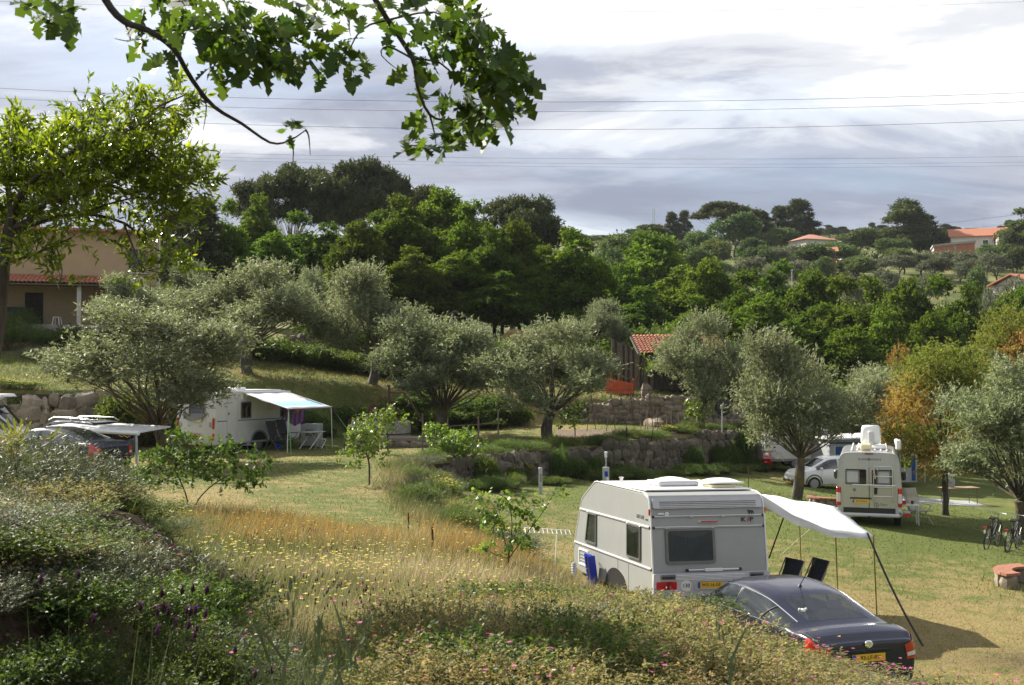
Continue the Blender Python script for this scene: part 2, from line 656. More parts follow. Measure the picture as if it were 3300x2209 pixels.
def stonemat(name, c0, c1, c2, scale=3.0, lichen=None):
 m, nt, out = new_mat(name)
 b = bsdf(nt, out)
 oi = nt.nodes.new('ShaderNodeObjectInfo')
 n = noise(nt, scale, 8, .65)
 n2 = noise(nt, scale * 5, 6, .7)
 c = cramp(nt, n, [(.3, c0), (.5, c1), (.7, c2)])
 c = mixc(nt, .35, c, cramp(nt, n2, [(.35, c0), (.65, c2)]))
 if lichen:
  f = cramp(nt, noise(nt, scale * 1.6, 6, .6), [(.55, (0, 0, 0)), (.68, (1, 1, 1))])
  c = mixc(nt, f, c, lichen)
 hs = nt.nodes.new('ShaderNodeHueSaturation')
 mr = nt.nodes.new('ShaderNodeMapRange')
 mr.inputs['To Min'].default_value = .65
 mr.inputs['To Max'].default_value = 1.3
 nt.links.new(oi.outputs['Random'], mr.inputs['Value'])
 nt.links.new(mr.outputs[0], hs.inputs['Value'])
 nt.links.new(c, hs.inputs['Color'])
 nt.links.new(hs.outputs[0], b.inputs['Base Color'])
 b.inputs['Roughness'].default_value = .92
 bump(nt, b, n2, .7, .03)
 return m
def glassmat(name, tint=(.02, .025, .025), alpha=.5, rough=.02, ior=2.1):
 """window pane: partly see through, mirror-like at grazing angles"""
 m, nt, out = new_mat(name)
 g = nt.nodes.new('ShaderNodeBsdfPrincipled')
 g.inputs['Base Color'].default_value = (*tint, 1)
 g.inputs['Roughness'].default_value = rough
 g.inputs['IOR'].default_value = ior
 t = nt.nodes.new('ShaderNodeBsdfTransparent')
 t.inputs[0].default_value = (.75, .8, .78, 1)
 mx = nt.nodes.new('ShaderNodeMixShader')
 mx.inputs[0].default_value = alpha
 nt.links.new(g.outputs[0], mx.inputs[1])
 nt.links.new(t.outputs[0], mx.inputs[2])
 nt.links.new(mx.outputs[0], out.inputs[0])
 return m
leafmat('olive_leaf', [(0, (.072, .096, .044)), (.45, (.165, .200, .108)), (.8, (.28, .315, .205)), (1, (.43, .465, .36))], .38, .55, .3, .02, .22, 1.4, .7)
leafmat('broad_leaf', [(0, (.032, .064, .010)), (.5, (.075, .130, .018)), (1, (.150, .205, .034))], .48, .65, .15, .03, .45, 1.4)
leafmat('pine_needle', [(0, (.034, .046, .022)), (.6, (.072, .092, .042)), (1, (.13, .145, .065))], .2, .6, .25, .03, .3)
leafmat('far_leaf', [(0, (.048, .085, .034)), (.5, (.092, .138, .052)), (1, (.155, .200, .085))], .3, .6, .25, .05, .5)
leafmat('far_olive_leaf', [(0, (.080, .095, .065)), (.5, (.130, .150, .105)), (1, (.20, .22, .16))], .2, .6, .25, .02, .3)
leafmat('cypress_leaf', [(0, (.095, .130, .026)), (.45, (.170, .195, .038)), (.62, (.24, .205, .050)), (.8, (.30, .180, .055)), (1, (.35, .20, .075))], .45, .6, .25, .04, .2, 1.4, .6)
leafmat('laurel_leaf', [(0, (.045, .070, .010)), (.4, (.095, .145, .014)), (.75, (.180, .230, .022)), (1, (.29, .32, .035))], .45, .34, .5, .0, .0, 1.9)
leafmat('oak_leaf', [(0, (.030, .062, .014)), (.5, (.055, .105, .018)), (1, (.100, .165, .028))], .40, .58, .3, .03, .25, 1.7)
leafmat('fruit_leaf', [(0, (.060, .110, .018)), (.5, (.115, .185, .030)), (1, (.20, .27, .050))], .42, .42, .45, .02, .1, 1.6)
leafmat('shrub_leaf', [(0, (.095, .100, .036)), (.4, (.20, .195, .075)), (.75, (.31, .27, .115)), (1, (.42, .29, .15))], .45, .6, .25, .05, .3, 1.3, .75)
leafmat('green_shrub_leaf', [(0, (.034, .064, .018)), (.5, (.078, .122, .030)), (1, (.14, .19, .05))], .42, .55, .3, .04, .3, 1.6)
leafmat('grey_shrub_leaf', [(0, (.060, .080, .050)), (.5, (.115, .140, .090)), (1, (.19, .21, .14))], .25, .55, .3, .03, .25, 1.2)
leafmat('dry_grass', [(0, (.095, .120, .042)), (.35, (.195, .190, .085)), (.7, (.31, .265, .145)), (1, (.46, .40, .26))], .35, .6, .3, .0, .0, 1.15, .8)
leafmat('orange_grass', [(0, (.16, .15, .05)), (.4, (.29, .20, .07)), (.75, (.38, .215, .065)), (1, (.44, .33, .16))], .35, .6, .2, .0, .0, 1.1, .7)
leafmat('lawn_grass', [(0, (.085, .115, .026)), (.5, (.175, .190, .055)), (1, (.31, .270, .125))], .35, .6, .3, .0, .0, 1.2, .75)
leafmat('green_grass', [(0, (.045, .085, .018)), (.5, (.085, .140, .030)), (1, (.16, .21, .06))], .38, .5, .35, .0, .0, 1.4)
leafmat('yellow_petal', [(0, (.62, .50, .05)), (1, (.85, .76, .30))], .3, .6, .2, 0, 0, 1.1)
leafmat('pink_petal', [(0, (.45, .05, .24)), (1, (.65, .16, .42))], .3, .6, .2, 0, 0, 1.1)
leafmat('purple_petal', [(0, (.030, .014, .026)), (.6, (.060, .025, .055)), (1, (.16, .065, .19))], .2, .6, .2, 0, 0, 1.0, .9)
leafmat('ochre_petal', [(0, (.42, .24, .03)), (1, (.62, .40, .06))], .2, .7, .2, 0, 0, 1.0)
leafmat('white_petal', [(0, (.6, .6, .52)), (1, (.8, .8, .75))], .3, .6, .2, 0, 0, 1.0)
leafmat('palm_leaf', [(0, (.12, .14, .03)), (1, (.40, .36, .07))], .4, .45, .4, 0, 0, 1.4)
barkmat('olive_bark', (.030, .026, .020), (.115, .100, .080), (.150, .115, .025))
barkmat('bark', (.030, .024, .018), (.095, .078, .058))
barkmat('pale_bark', (.080, .066, .050), (.19, .16, .125))
barkmat('oak_bark', (.022, .020, .020), (.075, .068, .062))
barkmat('stem', (.07, .06, .03), (.16, .13, .06))
# --- ground sheet
def gcoords(lo, d0, d1, step, hi, ratio=1.17):
 a = [d0]
 while a[-1] < d1:
  a.append(a[-1] + step)
 s = step
 while a[-1] < hi:
  s *= ratio
  a.append(a[-1] + s)
 s = step
 b = [d0]
 while b[-1] > lo:
  s *= ratio
  b.append(b[-1] - s)
 return np.array(b[:0:-1] + a)
gx = gcoords(-4000, -24, 26, .33, 4000)
gy = gcoords(-300, -2, 70, .30, 6000, 1.14)
GX, GY = np.meshgrid(gx, gy)
GZ = ground(GX, GY)
V = np.stack([GX.ravel(), GY.ravel(), GZ.ravel()], 1)
nx = len(gx)
ii, jj = np.meshgrid(np.arange(len(gy) - 1), np.arange(nx - 1), indexing='ij')
base = (ii * nx + jj).ravel()
Q = np.stack([base, base + 1, base + nx + 1, base + nx], 1)
def masks(x, y):
 """how dry, how bare, how meadow-like the soil is (0..1)"""
 s1, w1 = side(x, y, B1, W1)
 s2, w2 = side(x, y, B2, W2)
 meadow = sstep((s1 + 1.2) / 1.5) * sstep((24.6 + 1.2 * np.sin(x * .9 + 1) - y + np.clip(-x - 3, -3, 4) * .5) / 2.2)
 meadow = np.maximum(meadow, sstep((s1 + .6) / .8) * sstep((2.0 - s1) / 1.2) * sstep((41 - y) / 2))
 lower_ = sstep(-s1 / 1.0)
 dry = .42 + .30 * vnoise(x, y, .32, 11) + .18 * vnoise(x, y, 1.1, 12)
 dry = dry + .20 * lower_ * sstep((30 - y) / 10) * sstep((y - 14) / 4) * sstep((x + 2) / 6) - .35 * lower_ * sstep((y - 31) / 6)
 dry = dry + .12 * sstep((-x - 3) / 4) * sstep((44 - y) / 6) * (1 - meadow)
 bare = np.exp(-(((x - 9.3) / 1.7) ** 2 + ((y - 19.6) / .8) ** 2)) * .8
 bare = bare + sstep((-1.85 - .10 * (y - 6) - x) / .5) * sstep((14.0 - y) / 3.0) * 1.0
 return np.clip(dry, 0, 1), np.clip(bare, 0, 1), np.clip(meadow, 0, 1)
m, nt, out = new_mat('ground')
b = bsdf(nt, out)
def gattr(n):
 a = nt.nodes.new('ShaderNodeAttribute')
 a.attribute_name = n
 return a.outputs['Fac']
n1 = noise(nt, 1.6, 8, .62)
n2 = noise(nt, 14, 8, .7)
n3 = noise(nt, .22, 4, .5)
green = cramp(nt, n2, [(.3, (.062, .088, .020)), (.7, (.140, .160, .044))])
straw = cramp(nt, n2, [(.3, (.170, .135, .055)), (.7, (.300, .235, .105))])
soil = cramp(nt, n2, [(.3, (.022, .016, .010)), (.5, (.060, .042, .026)), (.7, (.13, .092, .060))])
ad = nt.nodes.new('ShaderNodeMath')
ad.operation = 'ADD'
nt.links.new(gattr('dry'), ad.inputs[0])
sc = nt.nodes.new('ShaderNodeMapRange')
sc.inputs['From Min'].default_value = .25
sc.inputs['From Max'].default_value = .75
sc.inputs['To Min'].default_value = -.6
sc.inputs['To Max'].default_value = .6
nt.links.new(n1, sc.inputs['Value'])
nt.links.new(sc.outputs[0], ad.inputs[1])
cl = nt.nodes.new('ShaderNodeMapRange')
cl.interpolation_type = 'SMOOTHSTEP'
cl.inputs['From Min'].default_value = .2
cl.inputs['From Max'].default_value = .9
nt.links.new(ad.outputs[0], cl.inputs['Value'])
c = mixc(nt, cl.outputs[0], green, straw)
c = mixc(nt, gattr('bare'), c, soil)
hill = cramp(nt, n3, [(.35, (.060, .085, .028)), (.5, (.110, .120, .040)), (.65, (.210, .190, .080))])
c = mixc(nt, gattr('far'), c, hill)
nt.links.new(c, b.inputs['Base Color'])
b.inputs['Roughness'].default_value = .95
b.inputs['Specular IOR Level'].default_value = .15
bump(nt, b, n2, .9, .06)
me = np_mesh('ground', V, Q, 'ground', smooth=True)
dry, bare, meadow = masks(GX.ravel(), GY.ravel())
far = sstep((GY.ravel() - 85) / 40)
for nm, arr in (('dry', np.clip(dry + .15 * meadow, 0, 1)), ('bare', bare), ('far', far)):
 a = me.attributes.new(nm, 'FLOAT', 'POINT')
 a.data.foreach_set('value', arr.astype(np.float32))
g_obj = _obj('ground', me)
tag(g_obj, 'sloping grassy ground with mown lawns and terraces', kind='structure')
# --- foliage generators
def unit(a):
 return a / np.maximum(np.linalg.norm(a, axis=-1, keepdims=True), 1e-9)
def rdir(rg, n):
 return unit(rg.normal(size=(n, 3)))
def leaf_arrays(P, D, N, L, W, fold=.25, wide=.45):
 """diamond leaves: base P, direction D, approx normal N, length L, width W"""
 S = unit(np.cross(D, N))
 N = np.cross(S, D)
 L = np.asarray(L)[:, None]
 W = np.asarray(W)[:, None]
 mid = P + D * L * wide
 tip = P + D * L - N * L * .12
 a = mid + S * W * .5 + N * W * fold
 c = mid - S * W * .5 + N * W * fold
 n = len(P)
 V = np.stack([P, a, tip, c], 1).reshape(-1, 3)
 Q = np.arange(4 * n).reshape(n, 4)
 return V, Q
def lobe_shoots(rg, lobes, n, up=.35, jit=.5, inner=.45, low=-.5):
 C = np.array([l[0] for l in lobes], float)
 A = np.array([l[1] for l in lobes], float)
 w = (A[:, 0] * A[:, 1] + A[:, 0] * A[:, 2] + A[:, 1] * A[:, 2])
 k = rg.choice(len(lobes), n, p=w / w.sum())
 u = rdir(rg, n)
 bad = u[:, 2] < low
 u[bad, 2] *= -rg.uniform(0, 1, bad.sum())
 u = unit(u)
 rr = inner + (1 - inner) * np.sqrt(rg.uniform(0, 1, n))
 P = C[k] + u * A[k] * rr[:, None]
 D = unit(u + np.array([0, 0, up]) + jit * rg.normal(size=(n, 3)))
 return P, D, k
def leaves_on(rg, P, D, ln, per, L, W, spread=.9, var_up=0.0, droop=0.0, start=0.0):
 """leaves along shoots P + t*D*ln"""
 n = len(P)
 t = rg.uniform(start, 1, (n, per))
 ln = np.broadcast_to(np.asarray(ln), (n,))
 B = (P[:, None] + D[:, None] * (t * ln[:, None])[..., None]).reshape(-1, 3)
 DD = np.repeat(D, per, 0)
 d = unit(DD * .8 + spread * rg.normal(size=B.shape) - np.array([0, 0, droop]))
 N = unit(np.array([0, 0, 1.0]) * .9 + rg.normal(size=B.shape) * .8)
 m = len(B)
 l = L * rg.uniform(.65, 1.25, m)
 V, Q = leaf_arrays(B, d, N, l, W * rg.uniform(.7, 1.2, m))
 shoot = np.repeat(rg.uniform(0, 1, n), per)
 var = np.clip(.55 * rg.uniform(0, 1, m) + .45 * shoot, 0, 1)
 return V, Q, var
def join_arrays(parts):
 Vs, Qs, vs = [], [], []
 o = 0
 for V, Q, v in parts:
  Vs.append(V)
  Qs.append(Q + o)
  vs.append(v)
  o += len(V)
 return np.concatenate(Vs), np.concatenate(Qs), np.concatenate(vs)
def bend(a, b, k, rn, sag=0.0, n=5):
 a, b = Vector(a), Vector(b)
 d = (b - a).length
 out = []
 o1 = Vector((rn.uniform(-1, 1), rn.uniform(-1, 1), rn.uniform(-.5, 1))) * d * k
 for i in range(n + 1):
  t = i / n
  p = a.lerp(b, t) + o1 * math.sin(PI * t) + Vector((0, 0, -sag * d * math.sin(PI * t)))
  out.append(p)
 return out
def wood(mb, rn, base, fork, r0, r1, lobes, rl=.35, twigs=3, k=.12, n=8, trunk_k=.10):
 """trunk base->fork, a limb to each lobe, a few twigs inside each lobe"""
 tp = bend(base, fork, trunk_k, rn, n=6)
 rad = [r0 * (1.35 if i == 0 else 1) * (1 - i / 6.0) + r1 * (i / 6.0) for i in range(7)]
 mb.tube(tp, rad, n, rn=rn, rough=.10)
 for c, a in lobes:
  c = Vector(c)
  d = (c - Vector(fork)).length
  st = tp[-1] if d > .1 else tp[-2]
  rb = r1 * rn.uniform(.75, 1.15) * (2.2 / max(4, len(lobes))) ** .5
  pts = bend(st, c, k, rn)
  mb.tube(pts, [rb * (1 - .75 * i / 5) for i in range(6)], 6, cap=False, rn=rn, rough=.08)
  for _ in range(twigs):
   u = Vector((rn.gauss(0, 1), rn.gauss(0, 1), rn.gauss(.3, .8))).normalized()
   e = c + Vector((u.x * a[0], u.y * a[1], u.z * a[2])) * rn.uniform(.5, .9)
   i0 = rn.choice((3, 4, 5))
   q = bend(pts[i0], e, .1, rn, n=3)
   mb.tube(q, [rb * .3, rb * .22, rb * .15, rb * .07], 4, cap=False)
def shell_lobes(rn, n, c, rad, size, zmin=-.45, flat=.8):
 """lobes scattered over an ellipsoid"""
 out = []
 tries = 0
 while len(out) < n and tries < 4000:
  tries += 1
  u = Vector((rn.gauss(0, 1), rn.gauss(0, 1), rn.gauss(0, 1))).normalized()
  if u.z < zmin:
   continue
  q = rn.uniform(.45, 1.0)
  p = Vector((c[0] + u.x * rad[0] * q, c[1] + u.y * rad[1] * q, c[2] + u.z * rad[2] * q))
  s = size * rn.uniform(.6, 1.4)
  if all((p - Vector(o[0])).length > s * .62 for o in out):
   out.append((tuple(p), (s, s, s * flat)))
 return out
def make_tree(name, seed, H, W, trunk_h, r0, lobes, shoots, per, L, Wd, ln, up, jit, leaf, bark, spread=.9, droop=0.0, inner=.45,
    lean=(0, 0), twigs=3, low=-.5, k=.12, forks=None):
 rg = np.random.RandomState(seed)
 rn = random.Random(seed)
 P, D, kk = lobe_shoots(rg, lobes, shoots, up, jit, inner, low)
 V, Q, var = leaves_on(rg, P, D, ln * rg.uniform(.5, 1.4, shoots), per, L, Wd, spread, droop=droop)
 if leaf == 'cypress_leaf':
  lv = rg.choice([.05, .25, .45, .85, 1.0], len(lobes), p=[.25, .25, .15, .2, .15])[kk]
  var = np.clip(.35 * var + .65 * np.repeat(lv, per), 0, 1)
 root = thing(name, 'tree', 'tree')
 mb = MB()
 fork = (lean[0], lean[1], trunk_h)
 wood(mb, rn, (0, 0, -.25), fork, r0, r0 * .72, lobes, twigs=twigs, k=k)
 mb.build('trunk', bark, root, 60)
 _obj('crown', np_mesh('crown', V, Q, leaf, var), root)
 return root
PROTO = {}      # name -> [root, natural width, natural height, used]
def reg(key, root):
 lo = np.array([1e9] * 3)
 hi = -lo
 cr = [c for c in root.children if c.name.startswith('crown')][0]
 co = np.empty(len(cr.data.vertices) * 3, np.float32)
 cr.data.vertices.foreach_get('co', co)
 co = co.reshape(-1, 3)
 x0, x1 = np.percentile(co[:, 0], [1.0, 99.0])
 y0, y1 = np.percentile(co[:, 1], [1.0, 99.0])
 PROTO[key] = [root, ((x1 - x0) + (y1 - y0)) / 2, np.percentile(co[:, 2], 99.7), False]
def plant(key, px, py_top, d, wpx, label, group=None, rz=None, cat=None, zoff=0.0, name=None, mat=None):
 """stand a copy of a tree at depth d, its crown wpx photograph pixels wide and its top at py_top"""
 p = PROTO[key]
 t = at(px, py_top, d)
 zb = gz(t.x, d) + zoff
 s = wpx / F * d / p[1]
 sz = max(.3, (t.z - zb) / p[2])
 if rz is None:
  rz = (hash((px, py_top)) % 628) / 100.0
 o = place_copy(p[0], not p[3], (t.x, d, zb), rz, (s, s, sz), label, group)
 p[3] = True
 if cat:
  o['category'] = cat
 if name:
  o.name = name
 if mat:
  for c in o.children:
   if c.name.startswith('crown'):
    c.data = c.data.copy() if False else c.data
    c.material_slots[0].link = 'OBJECT'
    c.material_slots[0].material = MATS[mat]
 return o
rn0 = random.Random(77)
for i, key in enumerate(('olive_a', 'olive_b', 'olive_c', 'olive_d')):
 rn = random.Random(100 + i)
 lobes = []
 nm = 6 + i % 2
 for q in range(nm + 2):
  if q < nm:
   a = 2 * PI * (q + rn.uniform(-.28, .28)) / nm
   rr_, zc = rn.uniform(1.2, 2.15), rn.uniform(2.2, 4.2)
  else:
   a, rr_, zc = rn.uniform(0, 6.28), rn.uniform(.2, 1.1), rn.uniform(4.2, 5.3)
  for _ in range(rn.choice((3, 4, 5))):
   s_ = rn.uniform(.34, .66)
   lobes.append(((rr_ * math.cos(a) + rn.gauss(0, .36), rr_ * math.sin(a) + rn.gauss(0, .36), zc + rn.gauss(0, .36)), (s_, s_, s_ * 1.0)))
 root = make_tree('olive_tree', 100 + i, 5.6, 5.4, 1.45, .25, lobes, 2900, 14, .15, .044, .70, .85, .65, 'olive_leaf', 'olive_bark',
      spread=.62, inner=.2, lean=(rn.uniform(-.3, .3), rn.uniform(-.2, .2)), twigs=4, k=.14)
 reg(key, root)
for i, key in enumerate(('broad_a', 'broad_b', 'broad_c')):
 rn = random.Random(200 + i)
 lobes = []
 for lev, (z, r, n, s) in enumerate(((3.8, 2.5, 7, 1.5), (6.0, 2.6, 8, 1.55), (8.3, 2.0, 6, 1.4), (10.2, 1.1, 4, 1.1), (11.6, .4, 2, .75))):
  for k in range(n):
   a = 2 * PI * (k + rn.uniform(-.3, .3)) / n + lev
   q = r * rn.uniform(.6, 1.1)
   lobes.append(((q * math.cos(a), q * math.sin(a), z + rn.uniform(-.9, .9)), (s * rn.uniform(.75, 1.2), s * rn.uniform(.75, 1.2), s * rn.uniform(.55, .8))))
 root = make_tree('broadleaf_tree', 200 + i, 12, 6.5, 3.2, .22, lobes, 5600, 9, .25, .15, .55, .25, .6, 'broad_leaf', 'bark',
      spread=1.0, inner=.4, twigs=2)
 reg(key, root)
for i, key in enumerate(('pine_a', 'pine_b')):
 rn = random.Random(300 + i)
 lobes = []
 for k in range(46):
  a = rn.uniform(0, 2 * PI)
  q = math.sqrt(rn.uniform(0, 1)) * 4.4
  z = 8.3 + 4.2 * math.sqrt(max(0, 1 - (q / 5.0) ** 2)) - abs(rn.gauss(0, 1.7))
  s = rn.uniform(.75, 1.3)
  lobes.append(((q * math.cos(a), q * math.sin(a), z), (s, s, s * .8)))
 root = make_tree('umbrella_pine', 300 + i, 13, 10, 6.0, .26, lobes, 4600, 9, .40, .11, .5, .9, .55, 'pine_needle', 'pale_bark',
      spread=.8, inner=.2, twigs=3, low=-.2, k=.08)
 reg(key, root)
for i, key in enumerate(('tallpine_a', 'tallpine_b')):
 rn = random.Random(350 + i)
 lobes = []
 for k in range(20):
  z = 4.5 + 8.0 * k / 19.0
  q = (1 - (k / 21.0) ** 1.5) * 2.6 * rn.uniform(.35, 1)
  a = k * 2.4 + rn.uniform(-.5, .5)
  s = rn.uniform(.6, 1.05)
  lobes.append(((q * math.cos(a), q * math.sin(a), z), (s, s, s * .6)))
 root = make_tree('tall_pine', 350 + i, 13, 5, 8.5, .2, lobes, 2600, 8, .40, .12, .45, .5, .6, 'pine_needle', 'bark', spread=.8, inner=.2, twigs=2)
 reg(key, root)
for i, key in enumerate(('feather_a', 'feather_b')):
 rn = random.Random(400 + i)
 lobes = []
 for k in range(24):
  a = rn.uniform(0, 2 * PI)
  z = rn.uniform(1.9, 6.6)
  q = (1.0 - abs(z - 3.6) / 4.4) * 2.5 * rn.uniform(.3, 1)
  s = rn.uniform(.7, 1.15)
  lobes.append(((q * math.cos(a), q * math.sin(a), z), (s, s, s * .8)))
 rg = np.random.RandomState(400 + i)
 root = make_tree('feathery_cypress', 400 + i, 7, 5, 2.2, .16, lobes, 3000, 11, .16, .045, .55, .1, .75, 'cypress_leaf', 'bark', spread=.55, droop=.25, inner=.25, twigs=4)
 reg(key, root)
for i, key in enumerate(('far_a', 'far_b', 'far_c')):
 rn = random.Random(450 + i)
 lobes = shell_lobes(rn, 9 + 2 * i, (0, 0, 3.6), (2.0, 2.0, 2.0), 1.15, -.6, .85)
 root = make_tree('hillside_tree', 450 + i, 6, 5, 1.6, .16, lobes, 1700, 7, .26, .15, .4, .3, .6, 'far_leaf', 'bark', spread=1.0, inner=.35, twigs=1)
 reg(key, root)
for i, key in enumerate(('farolive_a', 'farolive_b')):
 rn = random.Random(470 + i)
 lobes = shell_lobes(rn, 10, (0, 0, 3.0), (2.4, 2.4, 1.5), 1.15, -.6, .8)
 root = make_tree('hillside_olive', 470 + i, 5, 5, 1.3, .16, lobes, 1100, 6, .30, .13, .4, .4, .6, 'far_olive_leaf', 'bark', spread=1.0, inner=.35, twigs=1)
 reg(key, root)
# --- where the trees stand
OL = 'olive trees on the terraces'
plant('olive_b', 540, 990, 42, 570, 'olive tree between the parked cars and the white caravan with the blue awning', OL, .5)
plant('olive_d', 800, 842, 58, 440, 'broad olive tree behind the white caravan with the blue awning', OL, 2.2)
plant('olive_c', 585, 838, 66, 230, 'small olive tree beside the yellow house', OL, .4)
plant('olive_a', 1010, 865, 72, 200, 'small olive tree squeezed between two broad olives behind the round well', OL, 4.4)
plant('olive_c', 1195, 858, 60, 350, 'tall olive tree with forked trunk on the bank behind the round well', OL, 3.3)
plant('olive_b', 1425, 1015, 55, 400, 'olive tree standing just right of the round well, vine trellis at its foot', OL, 5.3)
plant('olive_d', 1770, 1030, 53, 420, 'olive tree with leaning dark trunk on the terrace beside the bean poles', OL, 2.7)
plant('olive_c', 1915, 965, 74, 210, 'olive tree overhanging the left gable of the tiled plank shed', OL, 5.9)
plant('olive_d', 2262, 1005, 60, 300, 'olive tree in front of the right end of the tiled plank shed', OL, 3.0)
plant('olive_a', 2370, 1120, 66, 190, 'small olive tree in the shade beyond the plank shed', OL, .9)
plant('olive_c', 2560, 1065, 46, 380, 'mossy-trunked olive tree in front of the white car', OL, 1.9)
plant('olive_b', 2830, 1180, 63, 330, 'olive tree behind the brown-tipped cypresses and the awning tent', OL, 4.0)
plant('olive_a', 3290, 1150, 37, 470, 'large olive tree leaning over the two bicycles', OL, 3.9)
plant('olive_c', 395, 880, 62, 210, 'dark olive tree shading the porch of the yellow house', OL, 1.1)
CY = 'brown-tipped cypresses'
plant('feather_a', 3040, 1110, 45, 360, 'feathery cypress with brown tips beside the camper van, thick dark trunk', CY, .5)
plant('feather_b', 2850, 1230, 65, 250, 'low feathery cypress with brown tips hanging over the camper van roof', CY, 2.0)
plant('feather_a', 3255, 990, 62, 280, 'tall rusty cypress standing in front of the green valley trees', CY, 3.1)
plant('feather_b', 2920, 1120, 68, 180, 'yellow-green cypress top behind the camper van', CY, 5.0)
WD = 'leafy trees of the wood behind the terraces'
WL = 'leafy green tree in the dense wood behind the olive terraces'
for k, (px, py, d, w) in enumerate(((740, 655, 88, 170), (830, 640, 96, 190), (880, 760, 82, 220), (960, 690, 92, 230), (1060, 730, 90, 220), (1150, 720, 84, 210), (1215, 690, 92, 200),
         (1300, 640, 88, 260), (1420, 615, 93, 290), (1510, 660, 88, 260), (1590, 740, 84, 210), (1675, 725, 90, 230), (1745, 800, 84, 190),
         (1330, 800, 80, 220), (1480, 820, 82, 240), (1620, 880, 80, 220))):
 plant('broad_' + 'abc'[k % 3], px, py, d, w, WL, WD)
plant('broad_b', 1850, 745, 84, 250, 'airy leafy tree with a visible thin trunk at the edge of the wood', None, 1.2)
VL = 'leafy trees filling the valley'
VT = 'leafy green tree in the valley below the hillside houses'
for k, (px, py, d, w) in enumerate(((2010, 860, 100, 230), (2110, 760, 118, 330), (2060, 930, 92, 230), (2180, 870, 98, 260), (2290, 850, 96, 270), (2400, 880, 90, 260), (2500, 855, 104, 260), (2610, 880, 96, 270),
         (2720, 900, 90, 260), (2820, 905, 100, 270), (2930, 915, 92, 260), (3030, 900, 98, 240), (3120, 930, 88, 240), (2460, 960, 84, 260), (2640, 990, 82, 260), (2850, 1010, 82, 260),
         (3010, 1020, 80, 230), (2250, 960, 86, 220), (3230, 960, 96, 220), (3300, 930, 110, 220), (2330, 1010, 82, 230), (2560, 1040, 80, 220), (2740, 1060, 78, 230))):
 plant('broad_' + 'bca'[k % 3], px, py, d, w, VT, VL)
plant('pine_a', 940, 540, 130, 330, 'umbrella pine with a bare grey trunk, furthest left of the pines above the wood')
plant('pine_b', 1160, 525, 128, 300, 'dense dark umbrella pine rising highest above the wood')
plant('tallpine_a', 1285, 575, 135, 160, 'narrow dark pine beside the highest umbrella pine')
plant('tallpine_b', 1365, 605, 140, 180, 'dark pine partly hidden behind the leafy crowns, between the umbrella pines')
plant('pine_b', 1660, 640, 125, 320, 'wide low umbrella pine at the end of the wood', rz=2.0)
plant('tallpine_b', 640, 640, 85, 190, 'dark bushy pine standing behind the yellow house', rz=.3)
plant('tallpine_a', 560, 690, 88, 160, 'dark pine touching the corner of the yellow house', rz=2.3)
# --- hillside beyond the valley
HG = 'trees on the far hillside'
plant('pine_a', 2345, 655, 250, 205, 'far round umbrella pine above the valley, widest crown on the ridge', None, 1.0)
plant('far_a', 2370, 690, 235, 150, 'pale green round tree standing against the far umbrella pine')
plant('tallpine_a', 2575, 645, 265, 130, 'tall dark pine standing behind the hip-roofed house on the far hill')
plant('tallpine_b', 2510, 665, 262, 75, 'thin open pine beside the tall dark pine on the far hill')
plant('tallpine_b', 2455, 680, 258, 75, 'thin pine between the round umbrella pine and the tall dark pine')
plant('tallpine_a', 2165, 685, 280, 60, 'thin sparse pine left of the round umbrella pine, beside the lattice mast', None, 1.3)
plant('tallpine_b', 2205, 680, 280, 50, 'thin sparse pine between the lattice mast and the round umbrella pine', None, 4.0)
plant('pine_b', 2090, 725, 265, 120, 'low dark umbrella pine under the lattice mast')
plant('broad_c', 2925, 645, 240, 165, 'tall leafy tree standing highest on the far hill before the houses', mat='far_leaf')
plant('broad_a', 3290, 675, 215, 150, 'tall leafy tree beside the big house with the orange roof', mat='far_leaf')
LBL = {'far': 'rounded green tree on the far hillside', 'farolive': 'grey-green olive tree on the far hillside',
  'tallpine': 'small dark pine on the ridge skyline'}
rn = random.Random(9)
